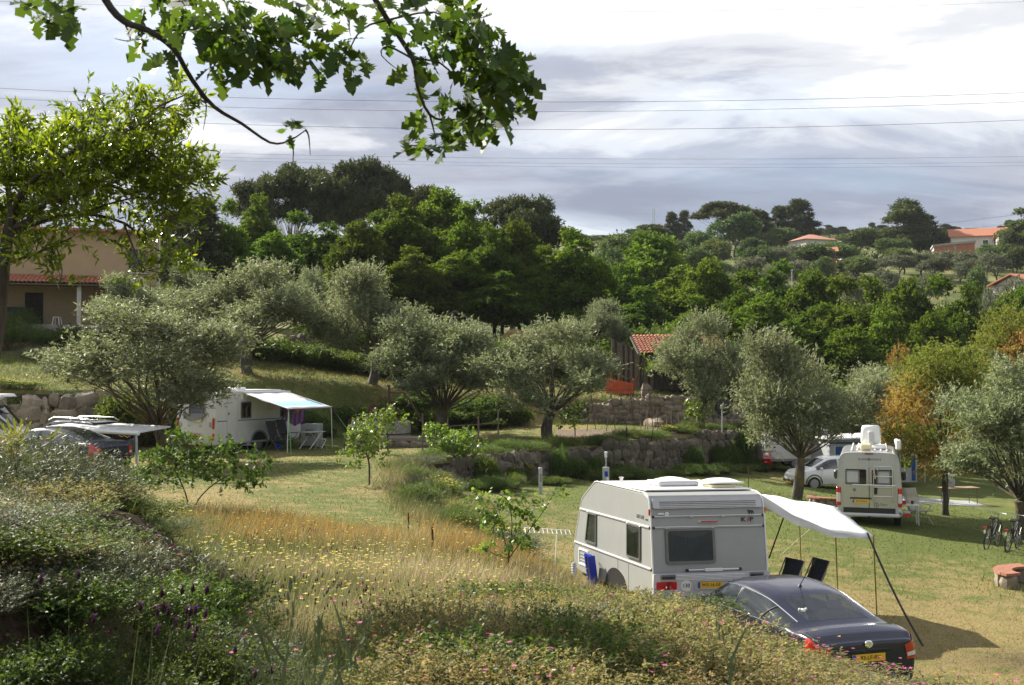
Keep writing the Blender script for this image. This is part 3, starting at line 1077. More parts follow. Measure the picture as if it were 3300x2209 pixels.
spots = [('far_b', 1990, 755, 170, 110), ('far_c', 2050, 745, 180, 120), ('far_a', 2160, 770, 190, 110), ('far_b', 2250, 745, 215, 90), ('far_c', 2300, 770, 200, 110),
   ('far_a', 2420, 770, 210, 90), ('far_b', 2520, 735, 250, 100), ('far_c', 2480, 750, 240, 80), ('far_a', 2450, 790, 200, 90), ('farolive_a', 2420, 830, 190, 110), ('farolive_b', 2500, 800, 205, 110),
   ('farolive_a', 2560, 790, 215, 100), ('farolive_b', 2470, 860, 170, 90), ('far_b', 2620, 790, 195, 120), ('farolive_a', 2570, 840, 185, 90), ('far_c', 2700, 780, 215, 110), ('far_a', 2765, 740, 240, 130),
   ('far_b', 2830, 745, 245, 130), ('far_c', 2760, 825, 190, 120), ('far_a', 2880, 770, 225, 120), ('far_b', 2960, 740, 240, 130), ('far_c', 3010, 745, 245, 110), ('far_a', 2910, 800, 205, 110),
   ('farolive_b', 2830, 830, 195, 100), ('farolive_a', 2900, 820, 200, 100), ('farolive_b', 2970, 810, 205, 110), ('farolive_a', 3010, 830, 195, 90), ('farolive_b', 3090, 805, 195, 120), ('farolive_a', 3120, 835, 185, 90),
   ('farolive_b', 3210, 815, 190, 100), ('far_c', 3180, 790, 205, 80), ('far_a', 3270, 800, 190, 90), ('farolive_a', 3260, 905, 130, 130), ('farolive_b', 3190, 930, 125, 110), ('far_b', 3150, 860, 150, 60),
   ('farolive_a', 2860, 870, 170, 90), ('farolive_b', 2980, 880, 165, 90), ('farolive_a', 2740, 880, 160, 90), ('far_c', 2650, 830, 180, 70), ('farolive_b', 2370, 880, 155, 90), ('far_a', 2300, 830, 180, 100),
   ('far_b', 2240, 800, 180, 100), ('far_c', 2110, 820, 160, 120), ('far_a', 1960, 800, 150, 110), ('far_b', 1920, 830, 135, 110), ('farolive_a', 2100, 870, 150, 90), ('far_c', 3300, 860, 150, 90)]
for key, px, py, d, w in spots:
 plant(key, px, py, d, w, LBL[key.split('_')[0]], HG + (' (olives)' if 'olive' in key else ''))
for k in range(34):
 px = 2600 + k * 22 + rn.uniform(-10, 10)
 d = rn.uniform(400, 440)
 py = 745 - 18 * math.sin(k * .7) * rn.uniform(0, 1) - (8 if k % 5 == 0 else 0)
 if px > 3230:
  py -= 4
 plant('tallpine_' + 'ab'[k % 2], px, py - 8, d, rn.uniform(34, 60), LBL['tallpine'], 'pines on the ridge skyline')
for k in range(12):
 plant('far_' + 'abc'[k % 3], 1880 + k * 55 + rn.uniform(-15, 15), 765 + rn.uniform(-14, 10), rn.uniform(300, 340), rn.uniform(70, 110), 'low green tree along the far ridge', 'trees along the far ridge')
rg = np.random.RandomState(31)
n = 5200
x = rg.uniform(-120, 330, n)
y = rg.uniform(112, 470, n)
keep = (x > -.30 * y) & (x < .62 * y) & ~((y > 165) & (y < 240) & (x > .25 * y))
x, y = x[keep], y[keep]
P = np.stack([x, y, ground(x, y)], 1)
size = rg.uniform(.8, 2.2, len(P))
per = 26
u = rdir(rg, len(P) * per)
B = np.repeat(P, per, 0) + u * np.repeat(size, per)[:, None] * np.array([1, 1, .8]) * rg.uniform(.5, 1, len(u))[:, None]
V, Q = leaf_arrays(B, unit(u + .5 * rg.normal(size=u.shape)), unit(np.array([0, 0, 1.]) + rg.normal(size=u.shape) * .7), rg.uniform(.45, .9, len(u)), rg.uniform(.3, .6, len(u)))
fo = _obj('hillside_scrub', np_mesh('hillside_scrub', V, Q, 'far_leaf', np.clip(np.repeat(rg.uniform(0, 1, len(P)), per) * .7 + rg.uniform(0, .3, len(u)), 0, 1)))
tag(fo, 'low green scrub covering the far slopes', 'scrub', kind='stuff')
# --- hard surface materials
plain('white_shell', (.58, .58, .56), .32, var=.03, scale=3, dirt=((.42, .40, .34), .35))
plain('grey_shell', (.295, .305, .30), .38, var=.04, scale=4, dirt=((.36, .34, .28), .35))
plain('roof_white', (.74, .74, .73), .35, var=.03, dirt=((.5, .48, .42), .35))
plain('silver_plastic', (.48, .48, .50), .42, var=.05)
plain('aluminium', (.70, .70, .70), .35, metal=.85, var=.06)
plain('steel', (.42, .42, .42), .35, metal=.9, var=.1)
plain('galvanised', (.42, .44, .45), .45, metal=.5, var=.15)
plain('black_plastic', (.018, .018, .019), .45, var=.2)
plain('grey_plastic', (.20, .20, .21), .5, var=.08)
plain('frame_grey', (.13, .13, .125), .4, var=.1)
plain('dark_blue_paint', (.012, .013, .028), .25, metal=.0, var=.04, coat=.55, spec=.25)
plain('blue_grey_paint', (.035, .05, .085), .25, metal=.35, var=.04, coat=1.0)
plain('white_paint', (.72, .73, .71), .25, var=.02, coat=.8)
plain('silver_paint', (.50, .51, .52), .3, metal=.35, var=.04, coat=.7)
plain('van_lower', (.47, .46, .40), .32, metal=.25, var=.04, coat=.6, dirt=((.30, .27, .2), .4))
plain('tyre', (.018, .018, .018), .85, var=.25, bumps=.2)
plain('rim', (.30, .30, .31), .35, metal=.7, var=.06)
plain('chrome', (.8, .8, .8), .12, metal=1.0, var=.02)
plain('red_lens', (.45, .012, .010), .18, var=.1, coat=1.0)
plain('dark_red_lens', (.20, .012, .010), .22, var=.1, coat=1.0)
plain('amber_lens', (.62, .22, .02), .2, var=.1, coat=1.0)
plain('clear_lens', (.62, .62, .60), .15, var=.08, coat=1.0)
plain('plate_yellow', (.75, .44, .02), .45, var=.04)
plain('plate_blue', (.02, .06, .42), .45, var=.04)
plain('black_ink', (.012, .012, .014), .5, var=.1)
plain('grey_ink', (.10, .10, .11), .5, var=.1)
plain('red_ink', (.45, .03, .05), .5, var=.1)
plain('blue_ink', (.03, .13, .36), .5, var=.1)
plain('curtain', (.26, .245, .22), .9, var=.25, scale=3)
plain('pale_curtain', (.38, .36, .30), .9, var=.2, scale=3)
plain('canvas_white', (.70, .70, .71), .8, var=.04, scale=3, dirt=((.48, .48, .48), .4))
plain('canvas_grey', (.30, .31, .33), .85, var=.08, scale=3)
plain('canvas_blue', (.018, .055, .19), .85, var=.1, scale=3)
plain('strap_black', (.015, .015, .016), .8, var=.2)
plain('pole_brass', (.30, .21, .06), .4, metal=.5, var=.1)
plain('rope_white', (.6, .6, .55), .9, var=.1)
plain('rope_green', (.15, .42, .08), .8, var=.1)
plain('chair_dark', (.03, .035, .055), .8, var=.4, scale=20)
plain('chair_black', (.022, .026, .028), .7, var=.2)
plain('chair_cream', (.52, .48, .40), .85, var=.12, scale=10)
plain('blue_plastic', (.012, .035, .42), .35, var=.1)
plain('red_plastic', (.55, .025, .015), .4, var=.1)
plain('orange_paint', (.50, .075, .015), .6, var=.25, scale=3, dirt=((.20, .05, .02), .6))
plain('red_paint', (.42, .012, .015), .22, var=.05, coat=1.0)
plain('cream_plastic', (.72, .66, .40), .45, var=.05)
plain('grey_seat', (.22, .23, .23), .85, var=.1, scale=12)
plain('pale_trim', (.46, .50, .49), .7, var=.06)
plain('dark_trim', (.028, .03, .032), .8, var=.1)
plain('plush_white', (.65, .64, .60), .95, var=.1, scale=40)
plain('purple_cloth', (.30, .15, .38), .9, var=.35, scale=18)
plain('orange_cloth', (.62, .26, .03), .9, var=.1)
plain('red_cloth', (.55, .03, .02), .9, var=.1)
plain('dark_window', (.012, .014, .014), .06, var=.2, spec=.8)
plain('concrete', (.30, .28, .25), .9, var=.25, scale=4, bumps=.4, dirt=((.12, .11, .09), .6))
plain('rust', (.075, .032, .018), .85, var=.45, scale=8, bumps=.4)
plain('old_wood', (.105, .085, .062), .9, var=.35, scale=5, bumps=.4)
plain('dark_wood', (.030, .023, .019), .9, var=.5, scale=5, bumps=.5)
plain('pale_wood', (.24, .17, .10), .9, var=.3, scale=6, bumps=.4)
plain('brick_red', (.28, .12, .075), .9, var=.25, scale=5, bumps=.4)
plain('terracotta', (.36, .135, .075), .85, var=.28, scale=6, bumps=.2)
plain('yellow_wall', (.38, .295, .175), .92, var=.06, scale=2, bumps=.1, dirt=((.34, .25, .14), .4))
plain('pale_wall', (.52, .50, .45), .92, var=.08, scale=2, dirt=((.34, .31, .27), .5))
plain('pane_dark', (.02, .024, .028), .1, var=.2)
plain('wire', (.10, .10, .11), .6, var=.1)
plain('sun_white', (.78, .79, .78), .4, var=.02)
glassmat('glass', (.02, .025, .025), .42, .02, 2.7)
glassmat('tinted_glass', (.014, .014, .013), .22)
glassmat('clear_pane', (.014, .014, .013), .66, .05, 1.6)
stonemat('wall_stone', (.050, .040, .028), (.115, .094, .068), (.20, .172, .135), 3.5, (.10, .085, .04))
stonemat('pale_stone', (.12, .095, .07), (.22, .18, .135), (.34, .29, .23), 3.0)
def printed_canvas():
 m, nt, out = new_mat('printed_canvas')
 b = bsdf(nt, out)
 t = nt.nodes.new('ShaderNodeTexCoord')
 s = nt.nodes.new('ShaderNodeSeparateXYZ')
 nt.links.new(t.outputs['Object'], s.inputs[0])
 c = cramp(nt, None, [(0, (.66, .68, .70)), (.45, (.64, .69, .73)), (.55, (.33, .56, .76)), (.8, (.20, .44, .70)), (.9, (.50, .58, .66)), (1, (.35, .42, .60))])
 mr = nt.nodes.new('ShaderNodeMapRange')
 mr.inputs['From Min'].default_value = 0.0
 mr.inputs['From Max'].default_value = 2.3
 nt.links.new(s.outputs[0], mr.inputs['Value'])
 n = noise(nt, 9, 5, .7, sc3=(1, 2.5, 1))
 ad = nt.nodes.new('ShaderNodeMath')
 ad.operation = 'MULTIPLY_ADD'
 ad.inputs[1].default_value = .35
 nt.links.new(n, ad.inputs[0])
 sub = nt.nodes.new('ShaderNodeMath')
 sub.operation = 'SUBTRACT'
 sub.inputs[1].default_value = .17
 nt.links.new(mr.outputs[0], sub.inputs[0])
 nt.links.new(sub.outputs[0], ad.inputs[2])
 nt.links.new(ad.outputs[0], c.node.inputs[0])
 nt.links.new(c, b.inputs['Base Color'])
 b.inputs['Roughness'].default_value = .7
printed_canvas()
# --- lofted car bodies
def cr(p0, p1, p2, p3, t):
 return .5 * ((2 * p1) + (-p0 + p2) * t + (2 * p0 - 5 * p1 + 4 * p2 - p3) * t * t + (-p0 + 3 * p1 - 3 * p2 + p3) * t ** 3)
class Surf:
 def __init__(self, ctrl):
  self.C = np.array(ctrl, float)
  self.m, self.n = self.C.shape[:2]
 def __call__(self, u, v):
  C, m, n = self.C, self.m, self.n
  i = min(int(u), m - 2)
  t = u - i
  rows = [C[min(max(i + k, 0), m - 1)] for k in (-1, 0, 1, 2)]
  r = cr(*rows, t)
  lin = rows[1] * (1 - t) + rows[2] * t
  r = .6 * r + .4 * lin
  j = min(int(v), n - 2)
  s = v - j
  q = [r[min(max(j + k, 0), n - 1)] for k in (-1, 0, 1, 2)]
  p = .75 * cr(*q, s) + .25 * (q[1] * (1 - s) + q[2] * s)
  if v >= n - 1 - 1e-6:
   p[0] = 0.0
  return p
 def normal(self, u, v):
  e = .02
  u0, u1 = max(u - e, 0), min(u + e, self.m - 1)
  v0, v1 = max(v - e, 0), min(v + e, self.n - 1)
  a = self(u1, v) - self(u0, v)
  b = self(u, v1) - self(u, v0)
  nn = np.cross(a, b)
  l = np.linalg.norm(nn)
  return nn / l if l > 1e-9 else np.array([0, 0, 1.])
def deck(y, w, zs, zb, crown=.07):
 return [(0, y, zs), (w * .86, y, zs), (w * .97, y, zs + .14), (w, y, zs + (zb - zs) * .60), (w * .95, y, zb - .02), (w * .84, y, zb + crown * .45),
   (w * .68, y, zb + crown * .72), (w * .38, y, zb + crown * .95), (0, y, zb + crown)]
def cabin(y, w, zs, zb, wr, zr, yr=0.0):
 return [(0, y, zs), (w * .86, y, zs), (w * .97, y, zs + .14), (w, y, zs + (zb - zs) * .60), (w * .95, y, zb), (w * .95 * .5 + wr * .5 + .035, y + yr * .5, zb * .5 + zr * .5 - .01),
   (wr, y + yr, zr - .075), (wr * .62, y + yr, zr - .018), (0, y + yr, zr)]
def shrink(row, k, y, zc):
 return [(x * k, y, zc + (z - zc) * k) for x, _, z in row]
NU, NV = 8, 8
def car_body(root, ctrl, holes, paint):
 """ctrl stations x ring; holes: list of (u0,u1,v0,v1) left open for glass"""
 S = Surf(ctrl)
 m, n = S.m, S.n
 U = [i / NU for i in range((m - 1) * NU + 1)]
 W = [j / NV for j in range((n - 1) * NV + 1)]
 mb = MB()
 G = [[S(u, v) for v in W] for u in U]
 V = []
 for sgn in (1, -1):
  for row in G:
   for p in row:
    V.append((p[0] * sgn, p[1], p[2]))
 N = len(W)
 fs = []
 off = len(U) * N
 for i in range(len(U) - 1):
  for j in range(N - 1):
   uc, vc = U[i] + .5 / NU, W[j] + .5 / NV
   if any(a < uc < b and c < vc < d for a, b, c, d in holes):
    continue
   q = (i * N + j, i * N + j + 1, (i + 1) * N + j + 1, (i + 1) * N + j)
   fs.append(q)
   fs.append(tuple(off + k for k in q[::-1]))
 mb.add(V, fs)
 o = mb.build('body', paint, root, 50)
 import bmesh
 bm = bmesh.new()
 bm.from_mesh(o.data)
 bmesh.ops.remove_doubles(bm, verts=bm.verts, dist=.0008)
 bmesh.ops.recalc_face_normals(bm, faces=bm.faces)
 bm.to_mesh(o.data)
 bm.free()
 o.data.set_sharp_from_angle(angle=R(50))
 return S, o
def patch(root, S, name, mat, u0, u1, v0, v1, sgn=1, off=.004, nu=10, nv=8, both=False, thick=0.0):
 mb = MB()
 for s in ((1, -1) if both else (sgn,)):
  P = []
  for i in range(nu + 1):
   row = []
   for j in range(nv + 1):
    u, v = u0 + (u1 - u0) * i / nu, v0 + (v1 - v0) * j / nv
    p = S(u, v) + S.normal(u, v) * off
    row.append((p[0] * s, p[1], p[2]))
   P.append(row)
  mb.grid(P if s > 0 else P[::-1])
 return mb.build(name, mat, root, 60)
def seam(root, S, u0, u1, v0, v1, sgn, name='seam', mat='black_plastic', r=.006, off=.002, n=12):
 pts = []
 for i in range(n + 1):
  u, v = u0 + (u1 - u0) * i / n, v0 + (v1 - v0) * i / n
  p = S(u, v) + S.normal(u, v) * off
  pts.append((p[0] * sgn, p[1], p[2]))
 return MB().tube(pts, r, 5).build(name, mat, root, 60)
def wheel(root, c, r=.31, w=.2, rim='rim', spokes=7):
 wh = MB().lathe([(r * .62, -w * .42), (r * .72, -w / 2), (r * .93, -w / 2), (r, -w * .36), (r, w * .36), (r * .93, w / 2), (r * .72, w / 2), (r * .62, w * .42)], 28, c, 'X').lathe([(.0001, -w * .1), (r * .63, -w * .1), (r * .63, w * .1), (.0001, w * .1)], 20, c, 'X').build('wheel', 'tyre', root, 40)
 mb = MB()
 for s in (-1, 1):
  mb.lathe([(r * .66, s * w * .44), (r * .60, s * w * .36), (r * .58, s * w * .2)][::s], 24, c, 'X')
  mb.lathe([(r * .16, s * w * .30), (r * .15, s * w * .42), (.0001, s * w * .44)][::s], 12, c, 'X')
  for k in range(spokes):
   a = 2 * PI * k / spokes
   d = Vector((0, math.cos(a), math.sin(a)))
   p = Vector(c) + Vector((s * w * .34, 0, 0))
   mb.tube([p + d * r * .12, p + d * r * .62], [r * .07, r * .045], 5)
 mb.build('rim', rim, wh, 40)
 return wh
def plate(root, s, o, u, v, w=.50, h=.11, size=.085, chars=True):
 o, u, v = Vector(o), Vector(u).normalized(), Vector(v).normalized()
 n = u.cross(v)
 pl = MB().prism(rrect(w, h, .008, 2), o, u, v, n * .008).build('license_plate', 'plate_yellow', root)
 MB().prism(rrect(.045, h - .006, .004, 1), o - u * (w / 2 - .027) + n * .0085, u, v, n * .002).build('country_strip', 'plate_blue', pl)
 text(s, 'black_ink', pl, size, o + u * .022 + n * .0095, u, v, 'plate_number', .002, wscale=.98, bold=.008)
 return pl
def saloon(label, loc, rz, paint, num=None, name='parked_car', interior=True):
 root = thing(name, label, 'car', loc, rz)
 rows = [deck(-2.22, .79, .27, .92, .03), deck(-2.10, .845, .22, .99, .045), deck(-1.88, .87, .20, 1.01, .07),
   deck(-1.66, .88, .20, .995, .10), cabin(-.72, .885, .20, .96, .60, 1.405), cabin(.02, .885, .20, .945, .63, 1.48), cabin(.62, .885, .20, .93, .62, 1.43),
   deck(1.38, .88, .20, .91, .085), deck(1.86, .86, .22, .83, .07), deck(2.16, .80, .26, .70, .05)]
 ctrl = [shrink(rows[0], .01, -2.30, .6), shrink(rows[0], .55, -2.29, .6), shrink(rows[0], .93, -2.275, .6)] + rows + [shrink(rows[-1], .8, 2.24, .48), shrink(rows[-1], .02, 2.26, .48)]
 holes = [(6.25, 8.0, 4.25, 5.75), (8.125, 9.75, 4.25, 5.75), (6.125, 6.875, 6.5, 8.01), (9.125, 9.875, 6.5, 8.01)]
 S, body = car_body(root, ctrl, holes, paint)
 for s in (1, -1):
  patch(root, S, 'side_window', 'glass', 6.25, 8.0, 4.25, 5.75, s, .002)
  patch(root, S, 'side_window', 'glass', 8.125, 9.75, 4.25, 5.75, s, .002)
  seam(root, S, 6.2, 9.8, 5.80, 5.80, s, 'window_trim', 'chrome', .008, .006, 30)
  seam(root, S, 6.2, 9.9, 4.2, 4.2, s, 'window_trim', 'chrome', .008, .006, 30)
  seam(root, S, 6.95, 6.75, 4.25, 5.75, s, 'pillar', 'black_plastic', .012, .004, 8)
  seam(root, S, 8.06, 8.06, 1.2, 5.75, s, 'door_seam', 'black_plastic', .006, .002, 20)
  seam(root, S, 3.05, 5.8, 4.35, 4.75, s, 'boot_seam', 'black_plastic', .005, .001, 20)
  seam(root, S, 6.5, 6.3, 1.8, 4.25, s, 'door_seam', 'black_plastic', .005, .001, 20)
  tl = patch(root, S, 'tail_light', 'red_lens', 1.55, 4.35, 2.9, 4.15, s, .010, 18, 8)
  patch(tl, S, 'reverse_lamp', 'clear_lens', 1.6, 3.1, 3.12, 3.38, s, .013, 10, 3)
  MB().box((s * .93, 1.0, .98), (.18, .10, .12), .04).build('mirror', paint, root)
  patch(root, S, 'headlight', 'clear_lens', 11.9, 13.0, 3.1, 4.4, s, .006, 6, 4)
  for y in (-1.42, 1.36):
   wheel(root, (s * .78, y, .31))
 patch(root, S, 'rear_window', 'glass', 6.125, 6.875, 6.5, 8.0, 1, .002, 8, 10, True)
 patch(root, S, 'windscreen', 'glass', 9.125, 9.875, 6.5, 8.0, 1, .002, 8, 10, True)
 MB().box((0, -2.235, .42), (1.5, .10, .20), .05).build('bumper', paint, root)
 fl = MB().box((0, 0, .42), (1.5, 3.2, .10), .02).build('cabin_floor', 'dark_trim', root)
 sh = MB().box((0, -1.38, .97), (1.24, .62, .03), .01)
 sh.box((0.1, -1.36, 1.01), (.34, .14, .07), .02)
 sh.build('parcel_shelf', 'pale_trim', root)
 for x in (-.38, .38):
  for y in (-.78, .22):
   st = MB().box((x, y, .80), (.50, .16, .62), .06).build('seat', 'grey_seat', root)
   MB().box((x, y - .03, 1.17), (.27, .11, .17), .05).build('headrest', 'grey_seat', st)
 MB().box((0, -.80, .80), (.26, .12, .5), .05).build('seat', 'grey_seat', root)
 MB().box((0, 1.15, .82), (1.3, .35, .22), .06).build('dashboard', 'dark_trim', root)
 return root, S
# ---- dark blue saloon in front of the near caravan
CARX, CARY = 4.42, 18.75
car_root, car_S = saloon('dark blue saloon car parked behind the flowering bank, antenna on its roof', (CARX, CARY, gz(CARX, CARY) - .02), R(17.5), 'dark_blue_paint')
mb = MB().lathe([(.045, 0), (.035, .03), (.012, .06)], 10, (0, -.48, 1.415))
mb.tube([(0, -.48, 1.46), (0, -.62, 1.62), (0, -.95, 1.98)], [.008, .006, .003], 5)
mb.build('antenna', 'black_plastic', car_root)
bd = MB().lathe([(.062, 0), (.062, .012), (.045, .02), (.045, .012)], 18, (0, 0, 0), 'Y').mesh('badge', 'chrome', 40)
bo = _obj('badge', bd, car_root)
bo.rotation_euler = (0, 0, PI)
bo.location = (0, -2.292, .90)
MB().box((0, 0.018, 0), (.13, .008, .022), .002).build('badge_bar', 'chrome', bo)
pl = plate(car_root, '93-LF-RV', (0, -2.30, .70), (1, 0, 0), (0, 0, 1), .52, .115)
MB().box((0, -2.296, .80), (.70, .02, .045), .008).build('boot_handle', 'dark_blue_paint', car_root)
toy = thing('plush_toy', 'small white plush animal sitting behind the dark saloon rear window', 'toy')
toy.parent = None
mbt = MB()
def blob(mb, c, r, n=8):
 prof = []
 for k in range(n + 1):
  a = -PI / 2 + PI * k / n
  prof.append((max(.0005, r[0] * math.cos(a)), r[2] * math.sin(a)))
 mb.lathe(prof, 10, c)
blob(mbt, (0, 0, .07), (.06, .06, .075))
blob(mbt, (0, -.01, .19), (.062, .06, .06))
for sx in (-1, 1):
 blob(mbt, (sx * .055, -.02, .235), (.022, .02, .026))
 blob(mbt, (sx * .06, -.05, .03), (.028, .05, .026))
 blob(mbt, (sx * .07, -.02, .10), (.022, .022, .05))
mbt.build('body', 'plush_white', toy, 60)
mbt = MB()
for sx in (-1, 1):
 blob(mbt, (sx * .024, -.062, .20), (.012, .008, .014))
blob(mbt, (0, -.068, .175), (.012, .01, .01))
mbt.build('face_marks', 'black_ink', toy, 60)
M_car = Matrix.Translation(car_root.location) @ Matrix.Rotation(R(17.5), 4, 'Z')
toy.location = M_car @ Vector((-.42, -1.22, .985 * .94))
toy.rotation_euler = (0, 0, R(17.5))
car_root.scale = (1.05, 1.0, .94)
# ---- dark saloon on the left lawn
p = gpt(330, 1545, 20)
s2_root, _ = saloon('dark saloon car half hidden by the left shrubs, under the white awning', (-14.4, 36.6, gz(-14.4, 36.6)), R(66), 'dark_blue_paint')
# ---- estate / SUV with roof rails
def wagon(label, loc, rz, paint, H=1.62, rails=False, name='parked_car', L=4.45, W=.88, zb=1.0):
 root = thing(name, label, 'car', loc, rz)
 h = L / 2
 rows = [cabin(-h + .06, W * .93, .32, zb, .60, H - .16, .38), cabin(-h + .22, W * .97, .27, zb, .62, H - .06, .30), cabin(-h + .9, W, .25, zb, .64, H), cabin(0, W, .25, zb - .02, .65, H + .01), cabin(.55, W, .25, zb - .03, .63, H - .06),
   deck(1.35, W * .99, .25, zb - .04, .08), deck(1.85, W * .97, .27, zb - .12, .06), deck(h - .12, W * .9, .32, zb - .28, .04)]
 ctrl = [shrink(rows[0], .02, -h + .02, .8), [(x * .94, y - .03, z if z < zb else z - .01) for x, y, z in rows[0]]] + rows + [shrink(rows[-1], .8, h - .04, .5), shrink(rows[-1], .02, h, .5)]
 holes = [(3.25, 4.0, 4.25, 5.75), (4.125, 5.0, 4.25, 5.75), (5.125, 6.75, 4.25, 5.75), (1.25, 2.0, 4.5, 8.01), (6.125, 6.875, 6.5, 8.01)]
 S, body = car_body(root, ctrl, holes, paint)
 for s in (1, -1):
  for a in holes[:3]:
   patch(root, S, 'side_window', 'tinted_glass', *a, s, .002)
  for u in (4.06, 5.06):
   seam(root, S, u, u, 1.5, 5.8, s, 'door_seam', 'black_plastic', .007, .002, 20)
  seam(root, S, 6.6, 6.4, 1.6, 4.2, s, 'door_seam', 'black_plastic', .005, .002, 12)
  seam(root, S, 3.2, 6.8, 4.2, 4.2, s, 'window_trim', 'black_plastic', .01, .004, 24)
  tl = patch(root, S, 'tail_light', 'red_lens', 1.3, 2.5, 3.2, 4.1, s, .01, 10, 5)
  patch(root, S, 'headlight', 'clear_lens', 7.7, 9.0, 3.2, 4.4, s, .008, 8, 5)
  mr = MB().box((s * (W + .09), .98, zb + .04), (.20, .12, .15), .05).build('mirror', paint, root)
  for y in (-h + .85, h - .88):
   wheel(root, (s * (W - .10), y, .325), .325)
   patch_y = y
  MB().tube([(s * (W + .002), -h + .85 + .40 * math.cos(R(a)), .33 + .40 * math.sin(R(a))) for a in range(0, 181, 15)], .03, 6).build('wheel_arch', 'black_plastic', root)
  MB().tube([(s * (W - .015), h - .88 + .40 * math.cos(R(a)), .33 + .40 * math.sin(R(a))) for a in range(0, 181, 15)], .03, 6).build('wheel_arch', 'black_plastic', root)
  if rails:
   mb = MB().tube([(s * .60, -1.55, H - .03), (s * .60, -1.35, H + .07), (s * .60, .35, H + .08), (s * .60, .62, H - .03)], .022, 6)
   for y in (-.5,):
    mb.tube([(s * .60, y, H - .02), (s * .60, y, H + .07)], .025, 6)
   mb.build('roof_rail', 'aluminium', root, 60)
 patch(root, S, 'rear_window', 'tinted_glass', 1.25, 2.0, 4.5, 8.0, 1, .003, 8, 10, True)
 patch(root, S, 'windscreen', 'glass', 6.125, 6.875, 6.5, 8.0, 1, .002, 8, 10, True)
 MB().box((0, -h + .03, .45), (1.55, .12, .24), .05).build('bumper', paint, root)
 MB().box((0, h - .02, .42), (1.40, .10, .16), .04).build('front_grille', 'black_plastic', root)
 MB().box((0, 0, .45), (1.5, 3.4, .10), .02).build('cabin_floor', 'dark_trim', root)
 for x in (-.38, .38):
  for y in (-.95, .15):
   st = MB().box((x, y, .88), (.50, .16, .62), .06).build('seat', 'grey_seat', root)
   MB().box((x, y - .03, 1.25), (.27, .11, .17), .05).build('headrest', 'grey_seat', st)
 return root, S
suv, _ = wagon('dark blue estate car with silver roof rails behind the white awning', (-15.8, 41.5, gz(-15.8, 41.5)), R(62), 'blue_grey_paint', 1.66, True)
white_car, wS = wagon('white compact car parked side-on behind the mossy olive trunk', (15.4, 55.5, gz(15.4, 55.5)), R(101), 'white_paint', 1.57, False, L=4.36, W=.89, zb=.98)
MB().prism(rrect(.5, .11, .01, 2), (0, 2.19, .38), (-1, 0, 0), (0, 0, 1), (0, .02, 0)).build('license_plate', 'plate_yellow', white_car)
# --- camper van seen from behind
VX, VY = 12.45, 40.1
VH = 2.48
def camper_ring(y, w, zs, H, k=1.0):
 return [(0, y, zs), (w * .94, y, zs), (w * .985, y, zs + .2), (w, y, 1.05), (w * .995, y, 1.4), (w * .965, y, 1.85), (w * .90, y, H - .18), (w * .72, y, H - .03), (0, y, H)]
def camper_shell(root, L, W, H, paint):
 h = L / 2
 rows = [camper_ring(-h + .02, W * .975, .42, H - .04), camper_ring(-h + .10, W, .40, H), camper_ring(0, W, .38, H + .02), camper_ring(h - 1.55, W, .38, H)]
 fr = [(0, h - .95, .38), (W * .94, h - .95, .38), (W * .98, h - .95, .6), (W, h - .95, 1.0), (W * .97, h - .95, 1.22), (W * .90, h - 1.1, 1.6), (W * .80, h - 1.3, 2.0), (W * .6, h - 1.28, 2.18), (0, h - 1.25, 2.22)]
 cowl = deck(h - .45, W * .95, .40, 1.12, .14)
 nose = deck(h - .10, W * .82, .42, .92, .08)
 ctrl = [shrink(rows[0], .02, -h, 1.3), shrink(rows[0], .96, -h + .004, 1.3)] + rows + [fr, cowl, nose, shrink(nose, .8, h - .02, .6), shrink(nose, .02, h, .6)]
 holes = [(5.25, 6.875, 4.25, 5.75), (6.125, 6.875, 6.25, 8.01)]
 S, body = car_body(root, ctrl, holes, paint)
 for s in (1, -1):
  patch(root, S, 'side_window', 'tinted_glass', *holes[0], s, .003)
  MB().box((s * (W + .14), h - 1.0, 1.35), (.18, .12, .32), .05).build('mirror', 'black_plastic', root)
  for y in (-h + 1.0, h - .95):
   wheel(root, (s * (W - .14), y, .345), .345, .22)
  MB().box((s * (W + .004), -.3, .72), (.03, L * .55, .12), .012).build('side_strip', 'grey_plastic', root)
 patch(root, S, 'windscreen', 'tinted_glass', *holes[1], 1, .003, 8, 10, True)
 return S
van = thing('camper_van', 'silver and beige camper van seen from behind, ladder on its rear door', 'camper van', (VX, VY, gz(VX, VY) - .02), R(-17.5))
camper_shell(van, 5.4, 1.02, VH, 'silver_paint')
yr = -2.70
